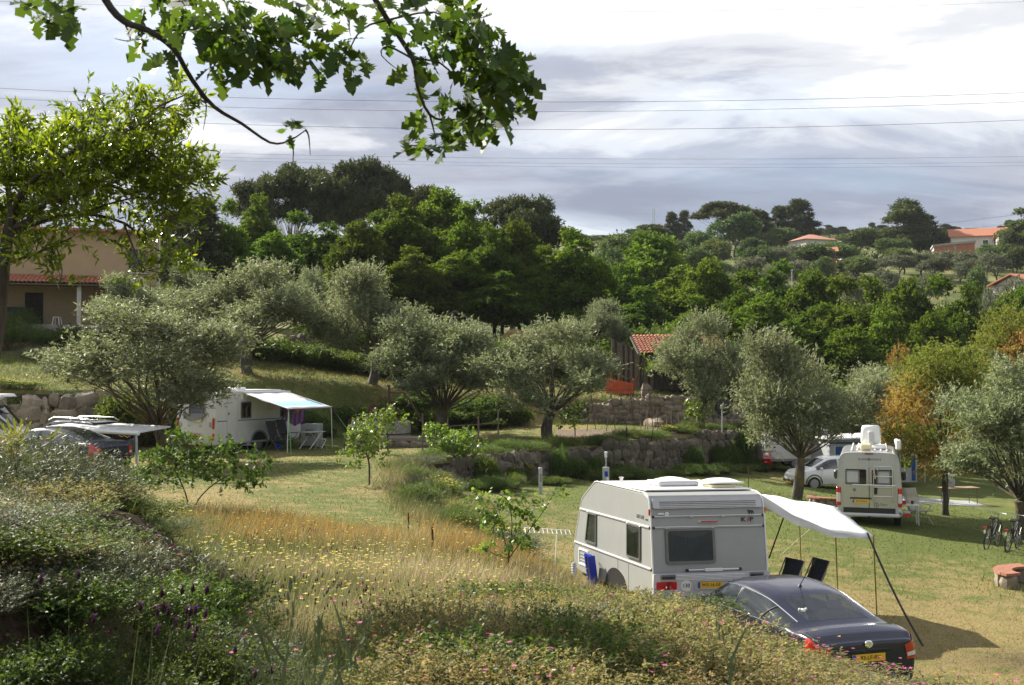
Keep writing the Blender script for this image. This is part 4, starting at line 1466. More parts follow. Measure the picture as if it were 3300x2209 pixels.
for s in (-1, 1):
 dr = MB().prism(rrect(.80, 1.02, .04, 3), (s * .415, yr - .004, .93), (1, 0, 0), (0, 0, 1), (0, -.018, 0)).build('rear_door', 'van_lower', van)
 up = MB().prism(rrect(.80, .90, .05, 3), (s * .415, yr - .006, 1.93), (1, 0, 0), (0, 0, 1), (0, -.014, 0)).build('door_panel', 'silver_paint', dr)
 gl = MB().prism(rrect(.66, .50, .05, 3), (s * .415, yr - .0225, 1.66), (1, 0, 0), (0, 0, 1), (0, -.006, 0)).build('door_window', 'dark_window', dr)
 wf = MB()
 ring(wf, rrect(.44, .44, .05, 3), rrect(.36, .36, .04, 3), (s * .415 + (-.10 if s < 0 else .04), yr - .029, 1.66), (1, 0, 0), (0, 0, 1), (0, -.012, 0))
 wf.build('window_frame', 'grey_plastic', gl)
 bl = MB().prism(rrect(.35, .35, .04, 2), (s * .415 + (-.10 if s < 0 else .04), yr - .0285, 1.66), (1, 0, 0), (0, 0, 1), (0, -.003, 0)).build('blind', 'silver_plastic', gl)
 MB().tube([(s * .27, yr - .045, 1.44), (s * .17, yr - .05, 1.56)], .007, 4).build('wiper', 'black_plastic', gl)
 x = s * .955
 lamp = MB().box((x, yr - .0, 1.02), (.15, .10, .62), .03).build('tail_lamp', 'red_lens', van)
 MB().box((x, yr - .045, .98), (.125, .03, .30), .012).build('reverse_lamp', 'clear_lens', lamp)
 MB().box((x, yr - .005, .56), (.16, .08, .16), .03).build('bumper_corner', 'silver_plastic', van)
 MB().box((s * .95, yr - .055, .53), (.06, .015, .04), .005).build('reflector', 'dark_red_lens', van)
 MB().box((s * .93, yr + .01, 1.72), (.04, .04, .06), .01).build('hinge', 'silver_paint', van)
MB().box((0, yr - .03, .43), (1.92, .16, .12), .04).build('bumper', 'silver_plastic', van)
MB().box((0, yr - .026, .58), (1.62, .02, .17), .006).build('lower_step', 'black_plastic', van)
MB().box((0, yr - .02, 1.02), (.012, .02, 1.9), .002).build('door_gap', 'black_plastic', van)
MB().box((0, yr - .03, 2.42), (.26, .05, .04), .01).build('brake_light', 'dark_red_lens', van)
text('KARMANN', 'grey_ink', van, .115, (0.02, yr - .0225, 2.235), (1, 0, 0), (0, 0, 1), 'lettering', .003, wscale=1.25, bold=.01)
text('Davis', 'grey_ink', van, .11, (.44, yr - .0245, .78), (1, 0, 0), (0, 0, 1), 'lettering', .003, shear=.3)
lg = MB()
ring(lg, [(.08 * math.cos(R(a)), .08 * math.sin(R(a))) for a in range(0, 360, 20)], [(.062 * math.cos(R(a)), .062 * math.sin(R(a))) for a in range(0, 360, 20)], (.22, yr - .0235, .76), (1, 0, 0), (0, 0, 1), (0, -.003, 0))
lg.box((.22, yr - .025, .76), (.13, .003, .014))
lg.box((.22, yr - .025, .76), (.014, .003, .13))
lg.build('logo', 'grey_ink', van)
bh = MB().box((-.26, yr - .03, .97), (.68, .03, .05), .01).build('plate_lamp_bar', 'black_plastic', van)
plate(van, '34-TXN-4', (-.26, yr - .027, .87), (1, 0, 0), (0, 0, 1), .52, .115)
MB().lathe([(.055, 0), (.055, .012), (.04, .02), (.0005, .02)], 16, (0, 0, 0), 'Y').build('badge', 'grey_plastic', van).matrix_local = Matrix.Translation((-.46, yr - .022, 1.24)) @ Matrix.Rotation(PI, 4, 'Z')
MB().box((.20, yr - .04, 1.22), (.11, .03, .22), .03).build('door_handle', 'black_plastic', van)
ld = MB()
x0, x1 = .14, .72
ld.tube([(x0, yr - .03, .88), (x0, yr - .12, .90), (x0, yr - .13, 1.95), (x0 + .03, yr - .13, 2.02), (x1 - .03, yr - .13, 2.02), (x1, yr - .13, 1.95), (x1, yr - .12, .90), (x1, yr - .03, .88)], .016, 7)
ld.build('ladder_frame', 'aluminium', van, 60)
for z in (1.05, 1.35, 1.70):
 MB().tube([(x0, yr - .13, z), (x1, yr - .13, z)], .014, 6).build('ladder_rung', 'aluminium', van, 60)
MB().tube([(-.52, yr - .20, 1.42), (.82, yr - .20, 1.42)], .016, 6).tube([(x0, yr - .13, 1.42), (x0, yr - .2, 1.42)], .012, 5).tube([(x1, yr - .13, 1.42), (x1, yr - .2, 1.42)], .012, 5).build('carrier_bar', 'aluminium', van, 60)
MB().tube([(x0 + .05, yr - .16, 1.62), (x0 + .02, yr - .18, 1.95), (x0 + .10, yr - .20, 2.05), (x0 + .12, yr - .22, 1.9)], .022, 7).build('carrier_arm', 'aluminium', van, 60)
MB().box((x0 - .02, yr - .15, 1.78), (.10, .04, .04), .01).build('strap_knob', 'red_plastic', van)
for k in range(7):
 MB().box((-.55 + k * .185, -.3, VH + .015), (.05, 4.0, .03), .01).build('roof_rib', 'roof_white', van)
MB().box((-.10, -2.15, VH + .13), (.38, .34, .22), .05).build('roof_box', 'cream_plastic', van)
MB().box((.08, -1.2, VH + .07), (.95, .7, .16), .06).build('roof_hatch', 'roof_white', van)
dm = MB().tube([(.06, -1.35, VH + .1), (.06, -1.35, VH + .30)], .10, 10)
dm.box((.06, -1.37, VH + .42), (.19, .08, .40), .04)
dm.build('dish_mount', 'silver_plastic', van)
P = []
for i in range(9):
 row = []
 for j in range(9):
  a, bq = -1 + 2 * i / 8, -1 + 2 * j / 8
  w = .31 * (1 - .10 * bq * (1 if bq < 0 else .3)) * (1 - .12 * abs(bq) ** 4)
  hgt = .32 * (1 - .10 * abs(a) ** 4)
  row.append((.06 + a * w, -1.28 + .07 * (a * a + bq * bq), VH + .48 + bq * hgt))
 P.append(row)
ds = MB().grid(P).build('satellite_dish', 'sun_white', van, 60)
sm = ds.modifiers.new('s', 'SOLIDIFY')
sm.thickness = .02
MB().tube([(.92, -1.9, VH + .16), (.92, 1.2, VH + .16)], .075, 10).build('awning_case', 'sun_white', van)
MB().box((.92, -2.2, VH + .22), (.18, .16, .34), .04).build('awning_end', 'sun_white', van)
MB().tube([(0, yr - .05, .36), (0, yr - .2, .34), (0, yr - .22, .42)], .025, 6).build('tow_bar', 'black_plastic', van)
MB().box((1.16, -2.35, .52), (.22, .28, .06), .015).build('entry_step', 'silver_plastic', van)
MB().box((1.17, -2.49, .44), (.20, .02, .10), .005).build('step_reflector', 'red_plastic', van)
# ---- small white camper roof at the far left
cv2 = thing('camper_van', 'white camper van with raised roof by the left stone wall', 'camper van', (-20.1, 42.0, gz(-20.1, 42.0)), R(-90 + 6))
camper_shell(cv2, 5.2, 1.0, 2.35, 'white_paint')
MB().box((0, .4, 2.43), (1.5, 2.6, .20), .08).build('pop_roof', 'roof_white', cv2)
MB().box((.1, .3, 2.56), (.8, 1.2, .06), .02).build('solar_panel', 'frame_grey', cv2)
MB().box((0, 1.85, 2.30), (1.6, .05, .30), .02).build('roof_window', 'tinted_glass', cv2)
# --- caravans
def off_poly(poly, d):
 """inset a closed (y, z) outline by d"""
 n = len(poly)
 out = []
 for i in range(n):
  p0, p1, p2 = Vector(poly[i - 1]), Vector(poly[i]), Vector(poly[(i + 1) % n])
  a = (p1 - p0).normalized()
  b = (p2 - p1).normalized()
  na, nb = Vector((-a.y, a.x)), Vector((-b.y, b.x))
  k = (na + nb)
  k = k / max(.2, k.length_squared / 2)
  out.append(tuple(p1 + k * d))
 return out
def shell(poly, W, ch=.03):
 """caravan body: outline poly (y, z) counter-clockwise seen from +X, width W"""
 inn = off_poly(poly, ch)
 n = len(poly)
 rows = []
 for x, pl in ((-W / 2, inn), (-W / 2 + ch, poly), (W / 2 - ch, poly), (W / 2, inn)):
  rows.append([(x, y, z) for y, z in pl])
 mb = MB()
 vs = [p for r in rows for p in r]
 fs = []
 for k in range(3):
  for i in range(n):
   j = (i + 1) % n
   fs.append((k * n + i, k * n + j, (k + 1) * n + j, (k + 1) * n + i))
 fs.append(tuple(range(n)))
 fs.append(tuple(range(3 * n, 4 * n))[::-1])
 mb.add(vs, fs)
 mb.Fc = [f[::-1] for f in mb.Fc]
 return mb
def lerp_edge(poly, z, front):
 """y of the outline at height z on its front or rear side"""
 ys = []
 n = len(poly)
 for i in range(n):
  (y0, z0), (y1, z1) = poly[i], poly[(i + 1) % n]
  if (z0 - z) * (z1 - z) <= 0 and abs(z1 - z0) > 1e-6:
   ys.append(y0 + (y1 - y0) * (z - z0) / (z1 - z0))
 return max(ys) if front else min(ys)
def framed_window(root, o, u, v, w, h, r, frame='frame_grey', pane='tinted_glass', curtain='curtain', fw=.05, name='window', depth=.03):
 o, u, v = Vector(o), Vector(u).normalized(), Vector(v).normalized()
 n = u.cross(v)
 mb = MB()
 ring(mb, rrect(w, h, r, 4), rrect(w - 2 * fw, h - 2 * fw, max(.01, r - fw * .5), 4), o, u, v, n * depth)
 win = mb.build(name, frame, root)
 MB().prism(rrect(w - 2 * fw + .004, h - 2 * fw + .004, max(.01, r - fw * .5), 4), o + n * .022, u, v, n * .006).build('pane', pane, win)
 if curtain:
  P = []
  m = 60
  for i in range(m + 1):
   t = i / m
   k = -.5 + t
   x = k * (w - 2 * fw)
   P.append([o + u * x + v * (-.5 * (h - 2 * fw)) + n * (.011 + .008 * math.sin(i * 1.9 + .7 * math.sin(i * .37))), o + u * x + v * (.5 * (h - 2 * fw)) + n * (.011 + .008 * math.sin(i * 1.9 + .7 * math.sin(i * .37)))])
  MB().grid(P).build('curtain', curtain, win, 60)
  sw = [(k_ / 12 * (w - 2 * fw) - (w - 2 * fw) / 2, (h - 2 * fw) / 2 - .03 - .10 * math.sin(PI * k_ / 12)) for k_ in range(13)]
  MB().prism(sw + [((w - 2 * fw) / 2, (h - 2 * fw) / 2), (-(w - 2 * fw) / 2, (h - 2 * fw) / 2)], o + n * .0198, u, v, n * .001).build('valance', 'pale_curtain', win)
 return win
# ---- near caravan, seen from its rear left corner
KW = 2.34
KX, KY = 3.73, 21.65
kip = thing('caravan', 'grey and white caravan in front of the dark saloon, rear window with drawn curtain', 'caravan', (KX, KY, gz(KX, KY) - .06), R(12.5))
kip.rotation_euler = (R(-1.6), R(.8), R(15))
KP = [(0.0, .42), (-.02, .62), (.0, 1.1), (.10, 2.05), (.16, 2.36), (.24, 2.47), (.42, 2.52), (2.95, 2.56), (3.10, 2.54), (3.88, 2.12), (3.98, 1.95), (4.42, .95), (4.44, .70), (4.30, .46), (3.9, .40)]
KP = [(y * 1.06, .42 + (z - .42) * .955) for y, z in KP][::-1]
shell(KP, KW).build('body', 'grey_shell', kip, 25)
vr = (Vector((0, .10, 2.05)) - Vector((0, 0, 1.1))).normalized()
def kr(x, z, out=0.0):
 z = .42 + (z - .42) * .955
 y = lerp_edge(KP, z, False)
 return Vector((x, y - out, z))
ux = Vector((1, 0, 0))
nr = ux.cross(vr)
MB().prism(rrect(KW - .10, .20, .03, 2), kr(0, 2.32, .012), ux, (0, .28, .96), (0, -.03, .01)).build('roof_grille', 'silver_plastic', kip)
for k in range(5):
 MB().box(kr(0, 2.25 + k * .035, .045 + .0 * k), (KW - .36, .014, .016), .004).build('grille_rib', 'grey_plastic', kip)
for z, mat in ((2.07, 'aluminium'), (1.86, 'aluminium')):
 rail = MB().box(kr(0, z, .012), (KW - .06, .026, .034), .008).build('rear_rail', mat, kip)
 MB().box(kr(0, z, .026), (KW - .10, .006, .008), .001).build('rail_groove', 'black_plastic', rail)
 for s in (-1, 1):
  MB().box(kr(s * (KW / 2 - .05), z, .014), (.04, .035, .045), .006).build('end_cap', 'black_plastic', rail)
for x in (-.36, .28):
 MB().box(kr(x, 2.07, .03), (.07, .03, .05), .008).build('rail_clip', 'silver_plastic', kip)
bl = MB().box(kr(-.02, 1.955, .012), (.40, .03, .05), .012).build('lamp_base', 'silver_plastic', kip)
MB().box(kr(0.0, 1.965, .03), (.35, .02, .028), .008).build('brake_light', 'red_lens', bl)
for ch_, dx_, m_, sh_ in (('K', -.085, 'black_ink', 0), ('I', .005, 'red_ink', .3), ('P', .085, 'black_ink', 0)):
 text(ch_, m_, kip, .115, kr(.80 + dx_, 1.985, .012), ux, vr, 'maker_lettering', .004, wscale=1.3, bold=.02, shear=sh_)
arc = MB()
for a0, a1 in ((70, 190), (265, 350)):
 oo = [(.09 * math.cos(R(a)) + .02, .09 * math.sin(R(a))) for a in np.linspace(a0, a1, 12)]
 pts = [kr(.80, 1.985, .016) + ux * a + vr * b for a, b in oo]
 arc.tube(pts, .0025, 4)
arc.build('maker_arc', 'grey_ink', kip)
moose = [(-.062, .018), (-.05, .045), (-.02, .030), (.03, .032), (.055, .022), (.066, -.005), (.058, -.045), (.05, -.045), (.046, -.01), (.028, -.012), (.02, -.045), (.011, -.045), (.008, -.008), (-.012, -.006),
   (-.016, -.045), (-.025, -.045), (-.026, -.004), (-.036, -.045), (-.045, -.042), (-.042, .004)]
MB().prism(moose, kr(.88, 2.135, .010), ux, vr, nr * .003).build('animal_emblem', 'black_ink', kip)
stk = MB().prism(rrect(.12, .055, .004, 1), kr(-.96, 2.115, .009), ux, vr, nr * .002).build('sticker', 'white_paint', kip)
MB().prism(rrect(.12, .018, .002, 1), kr(-.96, 2.10, .0115), ux, vr, nr * .001).build('sticker_text', 'grey_ink', stk)
stk = MB().prism([(.04 * math.cos(R(a)), .04 * math.sin(R(a))) for a in range(0, 360, 20)], kr(-.84, 2.12, .009), ux, vr, nr * .002).build('sticker', 'white_paint', kip)
text('6', 'black_ink', stk, .045, kr(-.84, 2.12, .0125), ux, vr, 'sticker_number', .001)
w = framed_window(kip, kr(-.40, 1.50, .0), ux, vr, 1.00, .66, .06, 'frame_grey', 'clear_pane', 'curtain', .05, 'rear_window', .035)
MB().box(kr(-.40, 1.845, .014), (1.0, .03, .016), .004).build('drip_strip', 'aluminium', kip)
hd = MB().box(kr(.05, 1.035, .025), (1.10, .03, .032), .008).build('rear_handle', 'aluminium', kip)
for s in (-1, 1):
 MB().box(kr(.05 + s * .54, 1.035, .03), (.05, .05, .05), .01).build('end_cap', 'black_plastic', hd)
MB().box(kr(.04, 1.035, .05), (.36, .03, .06), .008).build('handle_plate', 'roof_white', hd)
bp = MB()
bp.prism([(-KW / 2 - .01, .96), (KW / 2 + .01, .96), (KW / 2 + .02, .80), (KW / 2 + .02, .52), (KW / 2 - .08, .40), (-KW / 2 + .08, .40), (-KW / 2 - .02, .52), (-KW / 2 - .02, .80)], (0, -.03, 0), (1, 0, 0), (0, 0, 1), (0, -.06, 0))
bp.build('bumper_panel', 'silver_plastic', kip)
for k in range(4):
 MB().box((-.05, -.095, .845 + k * .026), (1.40, .012, .012), .003).build('bumper_rib', 'roof_white', kip)
for s in (-1, 1):
 gh = MB().prism(rrect(.30, .095, .015, 2), (s * .90, -.092, .90), (1, 0, 0), (0, 0, 1), (0, -.008, 0)).build('grab_recess', 'grey_plastic', kip)
 MB().tube([(s * .90 - .11, -.10, .895), (s * .90 - .10, -.12, .90), (s * .90 + .10, -.12, .90), (s * .90 + .11, -.10, .895)], .022, 6).build('grab_handle', 'black_plastic', gh)
 tl = MB().box((s * .93, -.095, .745), (.40, .03, .15), .008).build('tail_light', 'red_lens', kip)
 MB().box((s * .90, -.113, .745), (.07, .008, .12), .003).build('reverse_lamp', 'dark_red_lens', tl)
 MB().box((s * (KW / 2 + .012), .13, 2.08), (.03, .05, .12), .008).build('marker_light', 'red_lens', kip)
rc = MB()
ring(rc, rrect(.74, .17, .012, 2), rrect(.66, .13, .008, 2), (0.0, -.09, .74), (1, 0, 0), (0, 0, 1), (0, -.02, 0))
rc.build('plate_recess', 'silver_plastic', kip)
plate(kip, 'WX-16-GF', (-.06, -.095, .735), (1, 0, 0), (0, 0, 1), .50, .115)
sp = MB().prism([(.105 * math.cos(R(a)), .105 * math.sin(R(a))) for a in range(0, 360, 15)], (-.54, -.091, .735), (1, 0, 0), (0, 0, 1), (0, -.003, 0)).build('speed_sticker', 'roof_white', kip)
text('130', 'black_ink', sp, .10, (-.54, -.0955, .735), (1, 0, 0), (0, 0, 1), 'sticker_number', .002, bold=.015)
xs = -KW / 2
us, vz = Vector((0, -1, 0)), Vector((0, 0, 1))
for z in (1.795, 1.03):
 y0, y1 = lerp_edge(KP, z, False) + .03, lerp_edge(KP, z, True) - .03
 rl = MB().box((xs - .010, (y0 + y1) / 2, z), (.024, y1 - y0, .042), .008).build('side_rail', 'roof_white', kip)
 MB().box((xs - .0235, (y0 + y1) / 2, z), (.004, y1 - y0 - .06, .010), .001).build('rail_groove', 'grey_plastic', rl)
 MB().box((xs - .012, y0 + .01, z), (.03, .03, .05), .005).build('end_cap', 'black_plastic', rl)
 rl2 = MB().box((-xs + .010, (y0 + y1) / 2, z), (.024, y1 - y0, .042), .008).build('side_rail', 'roof_white', kip)
text('GREY-LINE', 'grey_ink', kip, .105, (xs - .003, .62, 1.95), us, vz, 'model_lettering', .003, wscale=.8)
text('SPECIAL', 'grey_ink', kip, .05, (xs - .003, .28, 1.925), us, vz, 'model_lettering', .003, wscale=.8, shear=.2)
framed_window(kip, (xs, .95, 1.45), us, vz, .72, .66, .05, 'frame_grey', 'clear_pane', 'pale_curtain', .035, 'side_window', .03)
MB().box((xs - .012, .95, 1.772), (.028, .74, .016), .004).build('drip_strip', 'aluminium', kip)
fo = [(-.36, -.33), (.36, -.33), (.36, .33), (-.16, .33)]
fi = [(-.31, -.29), (.325, -.29), (.325, .29), (-.135, .29)]
fw_ = MB()
ring(fw_, fo, fi, (xs, 3.50, 1.45), us, vz, us.cross(vz) * .03)
fwin = fw_.build('side_window', 'frame_grey', kip)
MB().prism(fi, Vector((xs, 3.50, 1.45)) + us.cross(vz) * .01, us, vz, us.cross(vz) * .01).build('pane', 'clear_pane', fwin)
MB().prism(fi, Vector((xs, 3.50, 1.45)) + us.cross(vz) * .002, us, vz, us.cross(vz) * .004).build('curtain', 'pale_curtain', fwin)
MB().box((xs - .012, 3.42, 1.772), (.028, .62, .016), .004).build('drip_strip', 'aluminium', kip)
hf = MB()
ring(hf, rrect(.62, .36, .03, 2), rrect(.54, .28, .02, 2), (xs, 4.0, .76), us, vz, us.cross(vz) * .018)
hf.build('locker_frame', 'roof_white', kip)
for k in range(3):
 MB().box((xs - .006, 4.0, .68 + k * .07), (.012, .50, .02), .003).build('locker_slat', 'grey_shell', kip)
for y in (1.25, 1.85):
 MB().box((xs - .002, y, .72), (.006, .006, .62), .001).build('panel_seam', 'grey_plastic', kip)
MB().prism([(.62 * math.cos(R(a)), .62 * math.sin(R(a)) * .62) for a in range(0, 181, 15)], (xs - .002, 1.95, .42), us, vz, us.cross(vz) * .01).build('wheel_arch', 'black_plastic', kip)
for s in (-1, 1):
 wheel(kip, (s * (KW / 2 - .16), 1.95, .30), .30, .19, 'roof_white', 9)
for s in (-1, 1):
 pts = [(s * (KW / 2 - .005), y, z) for y, z in KP if z > .9 or y < .05]
 MB().tube(pts, .017, 6).build('edge_trim', 'roof_white', kip, 60)
MB().box((0, 1.80, 2.462), (KW - .12, 2.6, .03), .01).build('roof_sheet', 'roof_white', kip)
hb = MB().box((-.12, 1.55, 2.53), (.86, .70, .10), .03).build('roof_hatch', 'silver_plastic', kip)
hp = []
for i in range(9):
 hp.append([(-.12 + (-.36 + .09 * i), 1.55 + (-.28 + .07 * j), 2.58 + .07 * (1 - ((i - 4) / 4.0) ** 2) * (1 - ((j - 4) / 4.0) ** 4)) for j in range(9)])
MB().grid(hp).build('hatch_dome', 'sun_white', hb, 60)
h2 = MB().box((.62, .95, 2.505), (.52, .42, .05), .01).build('roof_hatch', 'cream_plastic', kip)
hp = []
for i in range(9):
 hp.append([(.66 + (-.36 + .09 * i), .98 + (-.30 + .075 * j), 2.58 + .075 * (1 - abs((i - 4) / 4.0) ** 3) * (1 - abs((j - 4) / 4.0) ** 3)) for j in range(9)])
MB().grid(hp).box((.66, .98, 2.575), (.74, .62, .03), .01).build('hatch_lid', 'sun_white', h2, 50)
ch = MB().lathe([(.035, 0), (.035, .10), (.052, .105), (.052, .125), (.0005, .13)], 12, (-.80, 2.65, 2.46)).build('flue', 'aluminium', kip)
mbh = MB().tube([(0, 4.60, .46), (0, 5.65, .46)], .035, 6)
mbh.tube([(-.5, 4.3, .44), (0, 5.3, .44)], .03, 6).tube([(.5, 4.3, .44), (0, 5.3, .44)], .03, 6).tube([(0, 5.0, .46), (0, 5.0, .02)], .025, 6)
mbh.build('drawbar', 'galvanised', kip)
M_kip = Matrix.Translation(kip.location) @ kip.rotation_euler.to_matrix().to_4x4()
# ---- white sun canopy fastened to the near caravan
can = thing('sun_canopy', 'white canvas sun canopy stretched from the grey caravan on thin brass poles', 'canopy')
A0 = M_kip @ Vector((KW / 2 + .01, .22, 2.36))       # rear end of the rail
A1 = M_kip @ Vector((KW / 2 + .01, 3.0, 2.44))       # front end of the rail
tipn = at(2815, 1728, 22.3)
tipm = at(2690, 1634, 23.9)
tipf = at(2575, 1655, 25.2)
P = []
NI = 16
for i in range(NI + 1):
 t = i / NI
 a = A0.lerp(A1, t)
 bpt = tipn.lerp(tipm, t * 2) if t < .5 else tipm.lerp(tipf, t * 2 - 1)
 row = []
 for j in range(NI + 1):
  s = j / NI
  p = a.lerp(bpt, s)
  p.z -= (.10 + .10 * math.cos(2 * PI * t)) * math.sin(PI * s)
  p.z += .02 * math.sin(s * 17 + t * 13) * math.sin(PI * s) + .012 * math.sin(t * 30 + s * 6) * s
  row.append(p)
 P.append(row)
cl = MB().grid(P).build('cloth', 'canvas_white', can, 70)
sm = cl.modifiers.new('s', 'SOLIDIFY')
sm.thickness = .004
Q = []
for j in range(NI + 1):
 p = P[0][j]
 s = j / NI
 dz = .20 * (1 - .75 * s)
 Q.append([p + Vector((0, 0, .0)), p - Vector((0, 0, dz * .5)) + Vector((.01, -.02 * math.sin(j), 0)), p - Vector((0, 0, dz)) + Vector((.0, .02 * math.sin(j * 2.1), 0))])
MB().grid(Q).build('hem', 'canvas_white', can, 70)
for tp_ in (tipn, tipm, tipf):
 bot = Vector((tp_.x + .06, tp_.y, gz(tp_.x, tp_.y) - .1))
 MB().tube([bot, tp_ + Vector((0, 0, .03))], .013, 6).build('pole', 'pole_brass', can)
strap = []
end = gpt(2975, 2088, 15)
st0 = tipn + Vector((-.12, .0, .06))
mbs = MB()
side_v = Vector((.03, .0, .012))
for i in range(13):
 t = i / 12
 p = st0.lerp(end, t) - Vector((0, 0, .10 * math.sin(PI * t)))
 strap.append([p - side_v * .6, p + side_v * .6])
mbs.grid(strap).build('storm_strap', 'strap_black', can, 70)
s2a = at(2527, 1664, 24.2)
s2b = at(2478, 1800, 23.6)
MB().grid([[s2a.lerp(s2b, k / 6) - Vector((.016, 0, 0)), s2a.lerp(s2b, k / 6) + Vector((.016, 0, 0))] for k in range(7)]).build('storm_strap', 'strap_black', can, 70)
for pa, pb in ((tipn, gpt(2890, 1990, 16)), (tipm, gpt(2515, 1790, 20)), (tipm, gpt(3000, 1880, 15))):
 MB().tube([pa, pb], .003, 4).build('guy_rope', 'rope_white', can)
# ---- white caravan with awning on the left lawn
LX, LY = -11.9, 46.9
lc_rz = R(-29)
WW = 2.2
LP = [(0, .38), (-.03, .7), (.02, 1.3), (.10, 2.2), (.22, 2.48), (.45, 2.58), (4.3, 2.58), (4.8, 2.42), (5.15, 1.9), (5.38, 1.2), (5.42, .75), (5.25, .42)][::-1]
cr_ = Vector((-.258 * 46.7, 46.7, 0))
hx = Vector((math.cos(lc_rz), math.sin(lc_rz), 0))
lcl = cr_ - hx * (WW / 2)
lcv = thing('caravan', 'white caravan with a blue side stripe under a printed awning on the upper lawn', 'caravan', (lcl.x, lcl.y, gz(lcl.x + 1, lcl.y) - .03), lc_rz)
shell(LP, WW, .04).build('body', 'white_shell', lcv, 25)
M_lc = Matrix.Translation(lcv.location) @ Matrix.Rotation(lc_rz, 4, 'Z')
xr = WW / 2
uR, vR = Vector((0, 1, 0)), Vector((0, 0, 1))       # right side, seen from +x: u forward
nR = uR.cross(vR)
MB().box((xr + .003, 2.7, 1.36), (.008, 5.2, .035), .001).build('stripe', 'blue_ink', lcv)
dr = MB()
ring(dr, rrect(.62, 1.78, .08, 4), rrect(.59, 1.75, .07, 4), (xr + .001, .98, 1.36), uR, vR, nR * .012)
dr = dr.build('door_frame', 'silver_plastic', lcv)
MB().prism(rrect(.585, 1.745, .07, 4), Vector((xr + .001, .98, 1.36)), uR, vR, nR * .008).build('door', 'white_shell', lcv)
MB().box((xr + .02, .76, 1.66), (.03, .05, .11), .01).build('door_handle', 'black_plastic', lcv)
framed_window(lcv, (xr, 1.80, 1.78), uR, vR, .62, .70, .05, 'frame_grey', 'tinted_glass', 'curtain', .05, 'side_window')
framed_window(lcv, (xr, 4.35, 1.75), uR, vR, .75, .70, .05, 'frame_grey', 'tinted_glass', 'pale_curtain', .05, 'side_window')
MB().prism([(.48 * math.cos(R(a)), .48 * math.sin(R(a))) for a in range(0, 181, 12)], (xr - .002, 2.62, .38), uR, vR, nR * .01).build('wheel_arch', 'black_plastic', lcv)
MB().tube([(xr + .01, 2.62 + .50 * math.cos(R(a)), .38 + .50 * math.sin(R(a))) for a in range(0, 181, 12)], .045, 6).build('arch_trim', 'grey_plastic', lcv)
for s in (-1, 1):
 wheel(lcv, (s * (WW / 2 - .10), 2.62, .31), .31, .19, 'rim', 8)
MB().box((xr + .006, .35, .52), (.012, .10, .05), .004).build('side_reflector', 'amber_lens', lcv)
MB().box((xr + .003, 2.6, .44), (.012, 5.0, .08), .003).build('skirt', 'silver_plastic', lcv)
for k in range(3):
 MB().tube([(xr + .004, 3.1 + .06 * i, 1.98 - .10 * k + .025 * math.sin(i * 1.6 + k)) for i in range(8)], .006, 4).build('wave_mark', 'grey_plastic', lcv)
uB, nB = Vector((1, 0, 0)), Vector((0, -1, 0))
MB().prism([(-.62, .0), (-.45, -.20), (-.2, -.29), (.1, -.30), (.40, -.24), (.60, -.12), (.70, 0)], (-.12, .0, 1.66), uB, (0, .06, 1), (0, -.05, 0)).build('swoosh', 'grey_plastic', lcv)
framed_window(lcv, (.05, .035, 1.95), uB, Vector((0, .09, 1)), .80, .62, .05, 'frame_grey', 'tinted_glass', None, .04, 'rear_window', .05)
MB().prism(rrect(.50, .22, .01, 1), (.10, .0, 1.44), uB, (0, .06, 1), (0, -.045, 0)).build('vent', 'cream_plastic', lcv)
for s in (-1, 1):
 l1 = MB().box((s * 1.0, -.015, 1.28), (.10, .10, .46), .04).build('tail_light', 'red_lens', lcv)
 l2 = MB().box((s * 1.02, -.02, .74), (.09, .10, .28), .03).build('tail_light', 'red_lens', lcv)
 MB().box((s * .86, -.05, 1.22), (.03, .05, .22), .01).build('grab_handle', 'grey_plastic', lcv)
 MB().box((s * .30 - .05, -.03, 1.18), (.10, .05, .04), .01).build('clip', 'silver_plastic', lcv)
rd = MB().lathe([(.085, 0), (.085, .012), (.0005, .014)], 18, (0, 0, 0), 'Y').build('reflector_disc', 'red_lens', lcv)
rd.matrix_local = Matrix.Translation((.88, -.035, .66)) @ Matrix.Rotation(PI, 4, 'Z')
MB().box((-.02, -.045, .86), (.70, .06, .03), .01).build('plate_shelf', 'silver_plastic', lcv)
MB().prism(rrect(.5, .13, .01, 2), (.02, -.045, .74), (1, 0, 0), (0, 0, 1), (0, -.012, 0)).build('license_plate', 'plate_yellow', lcv)
MB().prism(rrect(.34, .05, .01, 1), (.03, -.0575, .74), (1, 0, 0), (0, 0, 1), (0, -.002, 0)).build('plate_number', 'black_ink', lcv)
for k in range(2):
 MB().tube([(-.95 + .05 * i, -.005, 1.80 + .09 * k + .02 * math.sin(i * 1.9 + k)) for i in range(11)], .006, 4).build('wave_mark', 'grey_plastic', lcv)
MB().box((0, 2.4, 2.60), (1.9, 3.6, .03), .01).build('roof_sheet', 'roof_white', lcv)
MB().box((0.1, 2.2, 2.67), (.8, .6, .12), .04).build('roof_hatch', 'sun_white', lcv)
MB().box((-.1, .9, 2.66), (.45, .45, .10), .03).build('roof_hatch', 'sun_white', lcv)
mbh = MB().tube([(-.5, 5.2, .44), (0, 6.4, .44)], .03, 6).tube([(.5, 5.2, .44), (0, 6.4, .44)], .03, 6).tube([(0, 6.2, .46), (0, 6.2, .02)], .03, 6)
mbh.build('drawbar', 'galvanised', lcv)
for x, y in ((-.8, .4), (.8, .4), (.8, 4.8), (-.8, 4.8)):
 MB().tube([(x, y, .45), (x * 1.05, y - .12, .0)], .022, 5).build('corner_steady', 'galvanised', lcv)
aw = thing('roll_out_awning', 'printed white and blue awning rolled out from the white caravan on the upper lawn', 'awning', lcv.location, lc_rz)
q0, q1 = 1.65, 4.45
NI = 12
P = []
